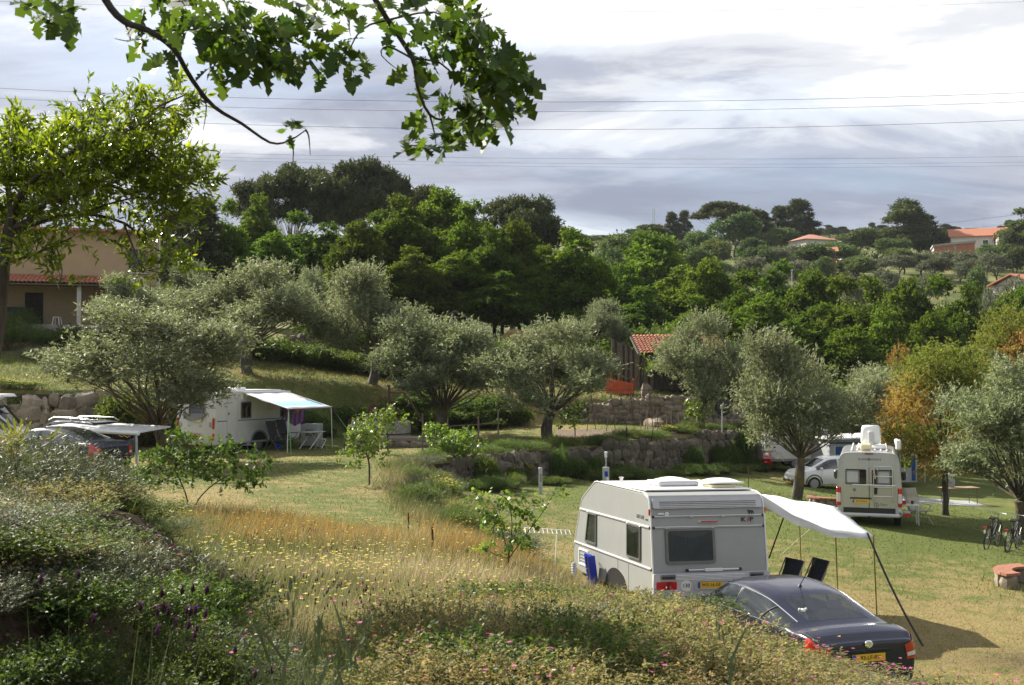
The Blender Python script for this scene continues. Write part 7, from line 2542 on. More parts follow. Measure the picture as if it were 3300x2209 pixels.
for px, py, r, n in clusters:
 for k in range(int(n * 1.75)):
  a = rn.uniform(0, 2 * PI)
  q = r * math.sqrt(rn.uniform(0, 1)) * .85
  p = at(px + q * math.cos(a), py + q * math.sin(a), rn.uniform(5.25, 5.95)) - O0
  c = at(px, py - r * .3, 5.6) - O0
  dv = (p - c).normalized() + Vector((rn.gauss(0, .45), rn.gauss(0, .45), rn.gauss(-.15, .35)))
  Ps.append(p - dv.normalized() * .05)
  Ds.append(dv.normalized())
Ps, Ds = np.array(Ps), np.array(Ds)
Ns = unit(rg.normal(size=Ps.shape) * .75 + np.array([0, -.35, .8]))
Ls = rg.uniform(.10, .165, len(Ps))
perm = rg.permutation(len(Ps))
Ps, Ds, Ns, Ls = Ps[perm], Ds[perm], Ns[perm], Ls[perm]
n_leaf = min(300, len(Ps))
one = []
for k in range(3):
 V, Q = poly_leaves(np.zeros((1, 3)), np.array([[1., 0, 0]]), np.array([[0, 0, 1.]]), [1.0], OAK, (.10, .25, -.05)[k])
 one.append(np_mesh('leaf', V, Q, 'oak_leaf', np.array([.15 + .35 * k])))
for i in range(n_leaf):
 S = Vector(Ds[i]).cross(Vector(Ns[i])).normalized()
 D = Vector(Ds[i])
 N = S.cross(D)
 o = _obj('leaf', one[i % 3], oak)
 M = Matrix((D, -S, N)).transposed().to_4x4() if False else Matrix((D, N.cross(D), N)).transposed().to_4x4()
 o.matrix_local = Matrix.Translation(Vector(Ps[i])) @ M @ Matrix.Scale(Ls[i], 4)
if len(Ps) > n_leaf:
 V, Q = poly_leaves(Ps[n_leaf:], Ds[n_leaf:], Ns[n_leaf:], Ls[n_leaf:], OAK)
 o = _obj('foliage', np_mesh('foliage', V, Q, 'oak_leaf', rg.uniform(0, 1, len(Q))), oak)
 tag(o, kind='stuff')
m = 1500
P_ = np.array([-.2, .6, 6.0]) + rg.normal(size=(m, 3)) * np.array([1.5, 1.3, .8])
P_[:, 2] = np.maximum(P_[:, 2], 4.9 + .35 * np.clip(P_[:, 1], 0, 5))
V, Q = poly_leaves(P_, rdir(rg, m), unit(rg.normal(size=(m, 3)) * .6 + np.array([0, 0, 1.])), rg.uniform(.10, .16, m), OAK)
o = _obj('upper_foliage', np_mesh('upper_foliage', V, Q, 'oak_leaf', rg.uniform(0, 1, m)), oak)
tag(o, kind='stuff')
for k in range(6):
 e = Vector((rn.uniform(-1.6, 1.4), rn.uniform(-.6, 1.8), rn.uniform(5.6, 6.8)))
 limb([top_, top_.lerp(e, .5) + Vector((0, 0, .2)), e], .05, .01)
# --- laurel tree on the left
LD = 12.0
lb = at(-25, 1050, LD)
laurel = thing('laurel_tree', 'glossy yellow-green laurel tree leaning in front of the yellow house', 'tree', (lb.x, LD, gz(lb.x, LD)))
O0 = Vector(laurel.location)
rn = random.Random(50)
rg = np.random.RandomState(50)
lim = lambda pts, r0, r1, d0=LD, d1=LD, nm='branch': limb(pxpath(pts, d0, d1), r0, r1, nm, 'bark', laurel)
tq = [Vector((-.35, 0, -.3)), Vector((-.2, 0, .6))] + [at(px, py, LD) - O0 for px, py in ((-10, 1080), (5, 950), (12, 850), (25, 760), (40, 690))]
MB().tube(tq, [.10, .09, .075, .07, .065, .058, .05], 9, rn=rn, rough=.07).build('trunk', 'bark', laurel, 60)
for pts, r0, r1, d1 in (([(40, 690), (25, 600), (10, 500), (30, 430)], .040, .010, 12.6), ([(40, 690), (60, 640), (130, 560), (250, 480), (380, 420), (520, 340), (590, 310)], .036, .006, 11.2),
      ([(30, 740), (110, 700), (180, 600), (240, 540), (330, 500), (460, 480), (560, 560), (640, 600)], .032, .005, 11.8), ([(25, 760), (120, 720), (260, 690), (400, 720), (480, 790), (560, 830)], .028, .005, 12.3),
      ([(12, 850), (80, 830), (180, 790), (240, 760)], .018, .004, 11.5), ([(260, 690), (380, 650), (480, 640), (570, 700)], .014, .004, 12.0), ([(400, 720), (430, 800), (470, 870), (580, 880)], .012, .003, 11.6),
      ([(130, 560), (150, 480), (200, 420)], .014, .004, 12.6), ([(250, 480), (290, 400), (310, 350)], .012, .003, 11.8), ([(380, 420), (430, 370), (440, 330)], .010, .003, 11.5), ([(180, 790), (200, 870), (190, 920)], .008, .003, 11.5)):
 lim(pts, r0, r1, LD, d1)
lobes = []
for px, py, r, dd in ((40, 560, 125, .2), (180, 540, 110, -.3), (310, 480, 105, .3), (420, 420, 85, -.5), (530, 350, 60, -.7), (570, 320, 40, -.7), (470, 520, 100, .0), (600, 590, 70, 0), (645, 600, 40, 0), (350, 600, 115, .3), (200, 650, 95, -.2), (480, 640, 85, .1), (550, 710, 60, 0),
      (100, 460, 80, .5), (30, 440, 60, .4), (290, 370, 45, -.3), (200, 430, 50, .4), (440, 340, 35, -.4), (545, 830, 48, 0), (330, 760, 35, 0), (195, 900, 32, -.4), (460, 880, 38, -.2), (585, 880, 32, -.3), (80, 650, 90, .2), (560, 480, 55, -.3), (-60, 600, 140, .4), (-40, 760, 90, .3), (500, 760, 45, .2), (240, 760, 30, -.5), (70, 740, 80, .3), (260, 690, 85, .4), (400, 560, 90, .2), (120, 820, 55, -.2), (420, 760, 55, .3), (520, 600, 70, .4), (300, 560, 90, -.4)):
 c = at(px, py, LD + dd) - O0
 q = r / F * LD
 lobes.append((tuple(c), (q, q * 1.1, q)))
n_sh = 1750
P, D, kk = lobe_shoots(rg, lobes, n_sh, .45, .5, .25, -.7)
D = unit(D + np.array([.28, 0, .12]))
LAU = [(0, 0), (.18, .09), (.42, .16), (.7, .12), (1.0, 0), (.7, -.12), (.42, -.16), (.18, -.09)]
per = 11
t = np.tile(np.linspace(.1, 1, per), n_sh)
ln = np.repeat(rg.uniform(.14, .30, n_sh), per)
Bp = np.repeat(P, per, 0) + np.repeat(D, per, 0) * (t * ln)[:, None]
dd = unit(np.repeat(D, per, 0) * .75 + rg.normal(size=Bp.shape) * .5)
NN = unit(rg.normal(size=Bp.shape) * .7 + np.array([0, 0, .9]))
LL = rg.uniform(.06, .105, len(Bp))
var = np.clip(.5 * np.repeat(rg.uniform(0, 1, n_sh), per) + .5 * rg.uniform(0, 1, len(Bp)), 0, 1)
pick = np.zeros(len(Bp), bool)
vis = np.where((Bp[:, 0] > np.percentile(Bp[:, 0], 45)))[0]
pick[rg.choice(vis, 290, replace=False)] = True
V, Q = poly_leaves(Bp[~pick], dd[~pick], NN[~pick], LL[~pick], LAU, .15)
o = _obj('foliage', np_mesh('foliage', V, Q, 'laurel_leaf', var[~pick]), laurel)
tag(o, kind='stuff')
one = []
for k in range(4):
 V, Q = poly_leaves(np.zeros((1, 3)), np.array([[1., 0, 0]]), np.array([[0, 0, 1.]]), [1.0], LAU, .05 + .08 * k)
 one.append(np_mesh('leaf', V, Q, 'laurel_leaf', np.array([.2 + .25 * k])))
for i in np.where(pick)[0]:
 D_, N_ = Vector(dd[i]), Vector(NN[i])
 S_ = D_.cross(N_).normalized()
 N_ = S_.cross(D_)
 o = _obj('leaf', one[i % 4], laurel)
 o.matrix_local = Matrix.Translation(Vector(Bp[i])) @ Matrix((D_, N_.cross(D_), N_)).transposed().to_4x4() @ Matrix.Scale(LL[i], 4)
mb = MB()
for i in range(0, n_sh, 3):
 c = Vector(lobes[kk[i]][0])
 p = Vector(P[i])
 mb.tube([c, c.lerp(p, .5) + Vector((0, 0, .02)), p, p + Vector(D[i]) * .15], [.005, .004, .003, .002], 4, cap=False)
tag(mb.build('twigs', 'stem', laurel, 60), kind='stuff')
# --- young fruit trees, vines, oak shrub
def small_tree(name, label, px, py, d, limbs, lobes_px, n_sh, per, L, outline, leaf, bark='bark', cat='tree', group=None, droop=.0, seed=1, ln=.2, up=.3, tr=.022, jit=.5):
 """limbs and lobes given as photograph pixels around depth d"""
 p = at(px, py, d)
 root = thing(name, label, cat, (p.x, d, gz(p.x, d)), 0, group)
 o0 = Vector(root.location)
 rn = random.Random(seed)
 rg = np.random.RandomState(seed)
 first = True
 for pts, r0, r1 in limbs:
  q = [at(a, b, d + rn.uniform(-.06, .06) * (0 if i == 0 else 1)) - o0 for i, (a, b) in enumerate(pts)]
  if first:
   q[0] = Vector((q[0].x, q[0].y, -.2))
  limb(q, r0, r1, 'trunk' if first else 'branch', bark, root)
  first = False
 lob = []
 for a, b, r in lobes_px:
  q = r / F * d
  lob.append((tuple(at(a, b, d + rn.uniform(-.5, .5) * q * 2) - o0), (q, q, q)))
 P, D, kk = lobe_shoots(rg, lob, n_sh, up, jit, .2, -.8)
 t = np.tile(np.linspace(.0, 1, per), n_sh)
 l2 = np.repeat(rg.uniform(.5, 1.3, n_sh) * ln, per)
 Bp = np.repeat(P, per, 0) + np.repeat(D, per, 0) * (t * l2)[:, None]
 dd = unit(np.repeat(D, per, 0) * .6 + rg.normal(size=Bp.shape) * .6 - np.array([0, 0, droop]))
 NN = unit(rg.normal(size=Bp.shape) * .7 + np.array([0, 0, .8]))
 V, Q = poly_leaves(Bp, dd, NN, L * rg.uniform(.7, 1.25, len(Bp)), outline, .15)
 var = np.clip(.4 * np.repeat(rg.uniform(0, 1, n_sh), per) + .6 * rg.uniform(0, 1, len(Bp)), 0, 1)
 _obj('crown', np_mesh('crown', V, Q, leaf, var), root)
 mb = MB()
 for i in range(0, n_sh, 2):
  c = Vector(lob[kk[i]][0])
  mb.tube([c, Vector(P[i]), Vector(P[i]) + Vector(D[i]) * ln * .8], [.005, .004, .002], 4, cap=False)
 tag(mb.build('twigs', 'stem', root, 60), kind='stuff')
 return root
PEAR = [(0, 0), (.15, .02), (.3, .22), (.55, .30), (.8, .17), (1, 0), (.8, -.17), (.55, -.30), (.3, -.22), (.15, -.02)]
small_tree('pear_tree', 'young pear tree with one raised arm at the dry grass edge beside the grey caravan', 1640, 1862, 18.0,
   [([(1636, 1870), (1637, 1830), (1640, 1790)], .016, .013), ([(1640, 1800), (1690, 1730), (1750, 1650), (1785, 1590)], .010, .004), ([(1640, 1790), (1620, 1720), (1600, 1650), (1570, 1600)], .010, .004),
   ([(1640, 1790), (1650, 1700), (1640, 1620), (1600, 1590)], .010, .004), ([(1640, 1800), (1600, 1790), (1560, 1760)], .007, .003)],
   [(1600, 1790, 38), (1560, 1760, 30), (1590, 1720, 50), (1650, 1730, 45), (1700, 1690, 45), (1640, 1660, 45), (1570, 1640, 40), (1600, 1590, 28), (1540, 1620, 26), (1700, 1640, 35), (1740, 1650, 32), (1770, 1610, 32), (1792, 1585, 22), (1610, 1640, 40), (1660, 1770, 28), (1715, 1740, 26)],
   95, 8, .085, PEAR, 'fruit_leaf', droop=.35, seed=3, ln=.16)
small_tree('fruit_tree', 'lime-green young fruit tree on the lawn edge left of the weedy bank', 1190, 1548, 33.5,
   [([(1190, 1552), (1190, 1500), (1180, 1460)], .03, .02), ([(1190, 1480), (1220, 1440)], .015, .006), ([(1185, 1470), (1140, 1430)], .015, .006)],
   [(1180, 1430, 50), (1130, 1440, 42), (1220, 1440, 40), (1160, 1395, 42), (1205, 1400, 35), (1115, 1470, 28), (1200, 1475, 30), (1140, 1475, 30)], 130, 8, .11, PEAR, 'fruit_leaf', droop=.4, seed=4, ln=.22)
small_tree('fruit_tree', 'lime-green young fruit tree in front of the round well', 1250, 1458, 45.0,
   [([(1250, 1462), (1250, 1420), (1248, 1390)], .03, .02), ([(1250, 1410), (1285, 1370)], .015, .006), ([(1248, 1400), (1200, 1370)], .015, .006)],
   [(1240, 1370, 40), (1200, 1385, 34), (1280, 1365, 30), (1255, 1340, 28), (1190, 1365, 24), (1225, 1345, 26), (1262, 1325, 15)], 110, 8, .12, PEAR, 'fruit_leaf', droop=.3, seed=5, ln=.24)
for k, (px, py, cx, cy, w) in enumerate(((1420, 1455, 1415, 1410, 46), (1500, 1470, 1500, 1430, 50))):
 small_tree('grape_vine', ('lime-green vine climbing the rough trellis beside the well', 'bushy lime-green vine at the right end of the rough trellis')[k], px, py, 43.5 - k,
    [([(px, py), (px + 4, py - 30), (cx, cy)], .018, .010)], [(cx, cy, w * .8), (cx - w * .7, cy - 10, w * .5), (cx + w * .7, cy + 5, w * .55), (cx + 5, cy + w * .6, w * .55), (cx - 10, cy - w * .5, w * .45)], 110, 7, .13, PEAR, 'fruit_leaf', 'stem', 'vine', 'vines on the trellis', .3, 6 + k, .2)
small_tree('fruit_tree', 'small round fruit tree beside the bean poles', 1853, 1412, 54.5, [([(1853, 1412), (1853, 1385), (1850, 1360)], .03, .02)], [(1850, 1340, 34), (1820, 1345, 26), (1870, 1330, 26), (1845, 1320, 22), (1830, 1370, 20)], 90, 7, .16, PEAR, 'green_shrub_leaf', seed=9, ln=.25)
small_tree('fruit_tree', 'small fruit tree with pale leaves in front of the ruined wall', 2254, 1398, 58.0, [([(2254, 1398), (2255, 1370), (2250, 1345)], .03, .02)], [(2245, 1325, 30), (2275, 1315, 24), (2225, 1320, 24), (2230, 1350, 20), (2270, 1340, 18)], 70, 7, .17, PEAR, 'fruit_leaf', seed=10, ln=.25)
small_tree('oak_sapling', 'spreading young oak with two leaning stems below the white caravan', 612, 1672, 25.5,
   [([(612, 1678), (605, 1620), (590, 1570), (560, 1510)], .022, .012), ([(612, 1672), (640, 1610), (690, 1560), (760, 1520)], .020, .010), ([(590, 1570), (500, 1530), (450, 1510)], .012, .005), ([(690, 1560), (780, 1555), (840, 1545)], .010, .004), ([(560, 1510), (600, 1450), (590, 1420)], .010, .004), ([(700, 1550), (720, 1480), (730, 1440)], .010, .004)],
   [(560, 1490, 50), (500, 1500, 50), (450, 1510, 36), (600, 1450, 46), (570, 1425, 30), (650, 1500, 50), (720, 1470, 46), (730, 1440, 28), (780, 1490, 42), (820, 1500, 32), (845, 1475, 20), (780, 1545, 36), (820, 1560, 30), (700, 1530, 40), (480, 1560, 36), (440, 1550, 26), (540, 1540, 44), (610, 1520, 40), (660, 1450, 30)],
   330, 9, .105, OAK, 'oak_leaf', seed=11, ln=.2, up=.15)
# --- shrubs: a few shapes, many copies
def shrub_proto(key, seed, rad, h, n_sh, per, L, W, leaf, up=.8, flowers=None, nfl=0, fl_size=.022, name='shrub', spread=.7, ln=.16, cat='shrub'):
 rg = np.random.RandomState(seed)
 rn = random.Random(seed)
 lobes = [((rn.gauss(0, rad * .38), rn.gauss(0, rad * .38), h * rn.uniform(.25, .62)), (rad * rn.uniform(.35, .55), rad * rn.uniform(.35, .55), h * rn.uniform(.28, .42))) for _ in range(13)]
 P, D, k = lobe_shoots(rg, lobes, n_sh, up, .45, .25, -.3)
 P[:, 2] = np.maximum(P[:, 2], .02)
 V, Q, var = leaves_on(rg, P, D, ln * rg.uniform(.5, 1.5, n_sh), per, L, W, spread)
 root = thing(name, 'shrub', cat)
 _obj('crown', np_mesh('crown', V, Q, leaf, var), root)
 mb = MB()
 for i in range(0, n_sh, max(1, n_sh // 90)):
  p = Vector(P[i])
  mb.tube([(p.x * .15, p.y * .15, -.05), (p.x * .6, p.y * .6, p.z * .55), p, p + Vector(D[i]) * ln], [.008, .005, .003, .002], 4, cap=False)
 mb.build('stem', 'stem', root, 60)
 if flowers:
  top = np.where((P[:, 2] > np.percentile(P[:, 2], 45)))[0]
  idx = rg.choice(top, nfl)
  c = P[idx] + D[idx] * (ln * 1.1)
  parts = []
  for q in range(5):
   a = 2 * PI * q / 5
   d = unit(np.array([math.cos(a), math.sin(a), .35]) + rg.normal(size=c.shape) * .25)
   V, Q = leaf_arrays(c, d, np.tile(np.array([[0, 0, 1.]]), (len(c), 1)), np.full(len(c), fl_size), np.full(len(c), fl_size * .9))
   parts.append((V, Q, rg.uniform(0, 1, len(c))))
  V, Q, v = join_arrays(parts)
  o = _obj('blossoms', np_mesh('blossoms', V, Q, flowers, v), root)
  tag(o, kind='stuff')
 co = V if not flowers else None
 cr0 = [c for c in root.children if c.name.startswith('crown')][0].data
 q_ = np.empty(len(cr0.vertices) * 3, np.float32)
 cr0.vertices.foreach_get('co', q_)
 q_ = q_.reshape(-1, 3)
 PROTO[key] = [root, float(np.percentile(q_[:, 0], 98) - np.percentile(q_[:, 0], 2)), float(np.percentile(q_[:, 2], 98.5)), False]
for i in range(3):
 shrub_proto('rock_%d' % i, 500 + i, .62, .75, 950, 9, .034, .013, 'shrub_leaf', .9, 'pink_petal', 9, .016, 'rock_rose_shrub')
for i in range(2):
 shrub_proto('green_%d' % i, 510 + i, .6, .8, 900, 9, .042, .018, 'green_shrub_leaf', .6, None, 0, .02, 'leafy_shrub')
for i in range(2):
 shrub_proto('grey_%d' % i, 520 + i, .55, .6, 900, 8, .045, .008, 'grey_shrub_leaf', 1.2, 'pink_petal', 8, .018, 'lavender_shrub', .45, .2)
shrub_proto('broom_0', 530, .6, .9, 1100, 7, .10, .006, 'green_shrub_leaf', 1.4, None, 0, .02, 'broom_shrub', .35, .35)
for i in range(2):
 shrub_proto('big_%d' % i, 540 + i, 1.3, 1.5, 900, 9, .14, .06, 'green_shrub_leaf', .7, None, 0, .02, 'bank_bush', .8, .3)
shrub_proto('fennel_0', 550, .8, .75, 900, 8, .12, .012, 'green_shrub_leaf', 1.2, None, 0, .02, 'fennel_clump', .6, .3)
shrub_proto('gorse_0', 560, .8, .9, 700, 8, .07, .02, 'green_shrub_leaf', .8, 'yellow_petal', 120, .05, 'yellow_flowered_bush', .8, .25)
def bush_top(key, px, py_top, d, w, label, rz=0.0):
 p = at(px, py_top, d)
 bush(key, px, 0, d, w, max(.16, p.z - gz(p.x, d) + .04), label, None, rz)
def bush(key, px, py, d, w, h, label, group=None, rz=None, zoff=-.04, xy=None, cat=None):
 """w, h in metres; stands where the pixel ray at depth d is"""
 p = PROTO[key]
 x, y = (at(px, py, d).x, d) if xy is None else xy
 s = w / p[1]
 o = place_copy(p[0], not p[3], (x, y, gz(x, y) + zoff), rz if rz is not None else (hash((round(x, 2), round(y, 2))) % 628) / 100.0, (s, s, h / p[2]), label, group)
 p[3] = True
 return o
rn = random.Random(70)
GB = 'rock rose shrubs on the near bank'
cand = []
tries = 0
while len(cand) < 86 and tries < 20000:
 tries += 1
 y = rn.uniform(6.4, 14.6)
 x = rn.uniform(-.8, 7.0)
 px, py = proj((x, y, gz(x, y) + .5))
 s1, w1 = side(np.array([x]), np.array([y]), B1, W1)
 if s1[0] < -.3 or px < 1330 + max(0, (py - 1950)) * -.6 or px > 3420:
  continue
 if px < 1700 and y > 11.5:
  continue
 if all((x - a) ** 2 + (y - b) ** 2 > (.52 if y > 9 else .42) ** 2 for a, b in cand):
  cand.append((x, y))
cand.sort(key=lambda q: -q[1])
for k, (x, y) in enumerate(cand):
 g = rn.random()
 key = 'rock_%d' % (k % 3) if g < .80 else ('green_%d' % (k % 2) if g < .88 else 'grey_%d' % (k % 2))
 lab = {'r': 'grey-green rock rose shrub with pink blossoms on the near bank', 'g': ''}['r']
 grp = GB
 if key[:2] == 'gr' and key.startswith('green'):
  lab, grp = 'leafy dark green shrub among the rock roses on the near bank', 'green shrubs on the near bank'
 if key.startswith('grey'):
  lab, grp = 'silvery narrow-leaved shrub among the rock roses on the near bank', 'silvery shrubs on the near bank'
 hh = rn.uniform(.38, .58)
 p_ = proj((x, y, gz(x, y) + hh))
 lim_y = np.interp(p_[0] + 60, [1400, 1700, 1850, 2050, 2200, 2300, 2500, 2600, 2700, 2950, 3300], [1930, 1910, 1905, 1890, 1890, 2000, 2130, 2185, 2215, 2235, 2250])
 while p_[1] < lim_y and hh > .12:
  hh -= .03
  p_ = proj((x, y, gz(x, y) + hh))
 bush(key, 0, 0, 0, rn.uniform(1.0, 1.4), hh, lab, grp, xy=(x, y))
bush_top('green_0', 1560, 1880, 12.2, 1.3, 'round dark green rock rose bush at the meadow edge', 1)
bush_top('grey_0', 1060, 1855, 14.2, .7, 'lone lavender tuft in the yellow flower meadow', 2)
bush_top('grey_1', 820, 1840, 15.0, .45, 'small lavender tuft beside the broom in the meadow', .5)
bush_top('rock_1', 1280, 1905, 12.0, .95, 'small pink-flowered shrub in the middle of the meadow', .2)
bush_top('rock_2', 900, 1990, 10.6, .8, 'low brownish shrub on the near side of the flower meadow', 4)
bush_top('grey_1', 1480, 2030, 9.2, 1.0, 'silvery shrub with a dark hollow below the round green bush', 3)
bush_top('broom_0', 520, 1745, 10.4, .9, 'wispy green broom at the foot of the earth mound', .3)
bush_top('grey_0', 90, 1410, 9.6, 1.5, 'large pink-flowered shrub on top of the earth mound', .6)
bush_top('grey_1', 190, 1465, 10.3, 1.2, 'brownish rock rose shrub at the crest of the earth mound', 2.6)
bush_top('rock_1', -40, 1390, 10.0, 1.3, 'tall rock rose shrub at the left edge of the mound', 5.0)
bush_top('green_0', 320, 1530, 11.6, 1.1, 'leafy green shrub on the right flank of the mound', 4.1)
bush_top('green_1', 420, 1620, 12.2, .9, 'leafy olive-green shrub below the mound crest', .2)
bush_top('green_1', 400, 1700, 10.6, .8, 'dark leafy shrub hanging over the bare earth of the mound', 1.2)
bush_top('rock_0', 260, 1560, 10.4, 1.0, 'dull rock rose shrub above the bare earth face', 1.9)
bush_top('rock_1', 100, 1560, 8.6, .9, 'low twiggy shrub on the shaded face of the mound', 1.0)
GM = 'shrubs on the mound face'
for k, (px, pt, d) in enumerate(((20, 1540, 8.4), (160, 1590, 8.8), (60, 1660, 7.6), (220, 1700, 8.0), (330, 1740, 8.6), (130, 1760, 7.2), (20, 1790, 6.8), (-30, 1700, 7.2), (60, 1880, 6.4), (-20, 1960, 5.9), (140, 1900, 6.6), (230, 1850, 7.0), (30, 1720, 7.9), (110, 1660, 8.3))):
 p = at(px, pt, d)
 bush(('grey_0', 'rock_1', 'green_1')[k % 3], px, 0, d, .75, max(.2, min(.45, p.z - gz(p.x, d))), 'small twiggy shrub clinging to the shaded mound face', GM)
GS = 'added bushes standing in for shade on the slope behind the white caravan'
for k in range(18):  # bush row added on the bare slope, its dark line standing for bank shade
 bush('big_%d' % (k % 2), 0, 0, 0, rn.uniform(1.5, 2.6), rn.uniform(.7, 1.3), 'added bush standing in for shade on the slope behind the white caravan', GS, xy=(-15.5 + .62 * k + rn.uniform(-.3, .3), 63.2 + .12 * k + rn.uniform(-.6, .6)))
GI = 'plants hanging on the long wall'
for k in range(14):
 t = rn.random()
 q = np.array([-2.6, 41.2]) * (1 - t) + np.array([12.2, 61.2]) * t
 bush('big_%d' % (k % 2), 0, 0, 0, rn.uniform(.5, 1.0), rn.uniform(.5, 1.3), 'green plant growing up the long stone wall', GI, xy=(q[0] + .22, q[1] - .16))
GF = 'shaded herbs under the mound'
for k, (px, py, d, w, h) in enumerate(((60, 2150, 5.6, .7, .30), (200, 2080, 6.2, .8, .34), (330, 2040, 6.8, .9, .40), (460, 2000, 7.4, .9, .42), (560, 2010, 8.0, .85, .40), (300, 2160, 5.6, .8, .34), (450, 2130, 6.0, .8, .38),
          (600, 2110, 6.6, .8, .36), (700, 2060, 7.6, .8, .36), (160, 2190, 5.1, .6, .25), (700, 2180, 6.0, .7, .28), (820, 2130, 6.8, .7, .28), (560, 2190, 5.4, .6, .26), (660, 1960, 9.0, .8, .40))):
 bush(('green_0', 'green_1', 'grey_0')[k % 3], px, py, d, w, h, 'low leafy herb clump in the shade below the earth mound', GF)
GT = 'fennel clumps along the wall top'
for k in range(26):
 t = k / 25
 q = np.array([-2.6, 41.9]) * (1 - t) + np.array([12.9, 63.4]) * t
 x, y = q[0] + rn.uniform(-.2, .5) - .35, q[1] + rn.uniform(.1, .9)
 if rn.random() < .25:
  bush('gorse_0', 0, 0, 0, rn.uniform(.7, 1.2), rn.uniform(.3, .5), 'yellow-flowered bush on top of the long stone wall', 'yellow bushes on the wall top', xy=(x, y))
 else:
  bush('fennel_0', 0, 0, 0, rn.uniform(1.0, 1.8), rn.uniform(.35, .62), 'feathery green clump on top of the long stone wall', GT, xy=(x, y))
GW = 'weeds at the foot of the long wall'
for k in range(34):
 t = rn.random()
 q = np.array([-2.2, 40.9]) * (1 - t) + np.array([13.2, 61.6]) * t
 bush('fennel_0', 0, 0, 0, rn.uniform(.7, 1.5), rn.uniform(.25, .6), 'low green weeds at the foot of the long stone wall', GW, xy=(q[0] + rn.uniform(.3, .9), q[1] - rn.uniform(.1, .5)))
bush('big_0', 0, 0, 0, 1.3, 1.9, 'dark ivy mass hanging over the far end of the long stone wall', None, xy=(12.1, 61.1))
bush('gorse_0', 0, 0, 0, .6, .7, 'yellow-flowered plant growing from the stone wall face', None, xy=(.55, 45.6))
GK = 'bushes on the bank behind the well'
pth = [(-17.5, 50.6), (-14.5, 51.8), (-12, 53.3), (-9, 55.6), (-6.5, 57.8), (-4.5, 59.8), (-2, 61.2), (0.5, 62.2)]
for k in range(40):
 t = rn.uniform(0, len(pth) - 1.001)
 i = int(t)
 a, b_ = pth[i], pth[i + 1]
 f = t - i
 x, y = a[0] * (1 - f) + b_[0] * f + rn.uniform(-.4, .7), a[1] * (1 - f) + b_[1] * f + rn.uniform(-1.2, .7)
 bush('big_%d' % (k % 2), 0, 0, 0, rn.uniform(1.2, 2.4), rn.uniform(.5, 1.15), 'rough green bush on the bank behind the well and the caravan', GK, xy=(x, y))
GH = 'bushes on the high bank below the wood'
for k in range(34):
 x = rn.uniform(-13, 8)
 y = 68.5 + rn.uniform(-1.5, 7) + max(0, x) * .15
 bush('big_%d' % (k % 2), 0, 0, 0, rn.uniform(1.6, 3.2), rn.uniform(.7, 1.7), 'dark bush on the high bank below the wood', GH, xy=(x, y))
GV = 'undergrowth at the edge of the valley trees'
for k in range(46):
 x = rn.uniform(9, 42)
 y = rn.uniform(68, 80) + max(0, x - 25) * .2
 bush('big_%d' % (k % 2), 0, 0, 0, rn.uniform(2.5, 5), rn.uniform(1.2, 3.2), 'dark undergrowth bush below the valley trees', GV, xy=(x, y))
GY = 'garden bushes in front of the yellow house'
for k, (px, py, d, w, h, key) in enumerate(((40, 1090, 62, 2.6, 1.5, 'fennel_0'), (130, 1090, 63, 2.2, 1.2, 'fennel_0'), (110, 1130, 60, 2.0, .7, 'grey_0'), (170, 1140, 59, 1.7, .7, 'grey_1'), (240, 1085, 63, 2.4, 1.2, 'big_0'), (290, 1090, 62, 2.2, 1.0, 'big_1'), (-30, 1085, 62, 2.6, 1.8, 'big_1'), (60, 1060, 65, 2.5, 1.9, 'fennel_0'), (330, 1080, 63, 2.0, 1.2, 'green_0'))):
 bush(key, px, py, d, w, h, 'clipped garden bush on the lawn before the yellow house', GY)
GL = 'yellow weeds along the boulder wall top'
for k in range(9):
 bush('gorse_0', 0, 0, 0, rn.uniform(1.0, 1.7), rn.uniform(.35, .6), 'yellow-flowered weeds along the top of the boulder wall', GL, xy=(-24 + k * 1.05, 49.3 + .18 * max(0, k - 4) + rn.uniform(0, .8)))
bush('big_0', 0, 0, 0, 3.0, 2.3, 'tall ochre-tinted bush behind the dark estate car', None, xy=(-16.2, 49.6))
bush('big_1', 0, 0, 0, 2.6, 2.0, 'leafy bush between the boulder wall and the white caravan', None, xy=(-14.0, 50.6))
GR = 'weeds on the bank between the lawns'
for k in range(44):
 t = rn.random()
 i = rn.choice((6, 7, 7, 8, 8))
 q = B1[i] * (1 - t) + B1[i + 1] * t
 x, y = q[0] + rn.uniform(-.9, 1.2), q[1] + rn.uniform(-.5, .5)
 key = rn.choice(('fennel_0', 'fennel_0', 'grey_1', 'rock_0', 'broom_0', 'gorse_0' if y > 27 else 'fennel_0'))
 bush(key, 0, 0, 0, rn.uniform(.7, 1.4), rn.uniform(.35, .75), 'tangled weeds on the grassy bank between the two lawns', GR, xy=(x, y))
fpx = at(60, 1400, 13.5)
pm = thing('fan_palm', 'yellow-green fan palm fronds behind the earth mound', 'palm', (fpx.x, 13.5, gz(fpx.x, 13.5)))
for k, (tx, ty) in enumerate(((-30, 1375), (0, 1360), (22, 1350), (45, 1348), (70, 1350), (100, 1358), (215, 1392), (200, 1375))):
 e = at(tx, ty, 13.3) - Vector(pm.location)
 c = at(55 if k < 6 else 150, 1450 if k < 6 else 1420, 13.5) - Vector(pm.location)
 mb = MB()
 w = .035
 mb.add([c - Vector((w, 0, 0)), c + Vector((w, 0, 0)), e + Vector((w * .3, 0, 0)), e - Vector((w * .3, 0, 0)), (c + e) / 2 + Vector((0, -.015, 0))], [(0, 1, 4), (1, 2, 4), (2, 3, 4), (3, 0, 4)])
 mb.build('frond', 'palm_leaf', pm)
MB().tube([(0, 0, -.2), (0.02, 0, at(55, 1450, 13.5).z - pm.location.z)], [.08, .06], 8).build('trunk', 'bark', pm)
pj = at(3120, 862, 150)
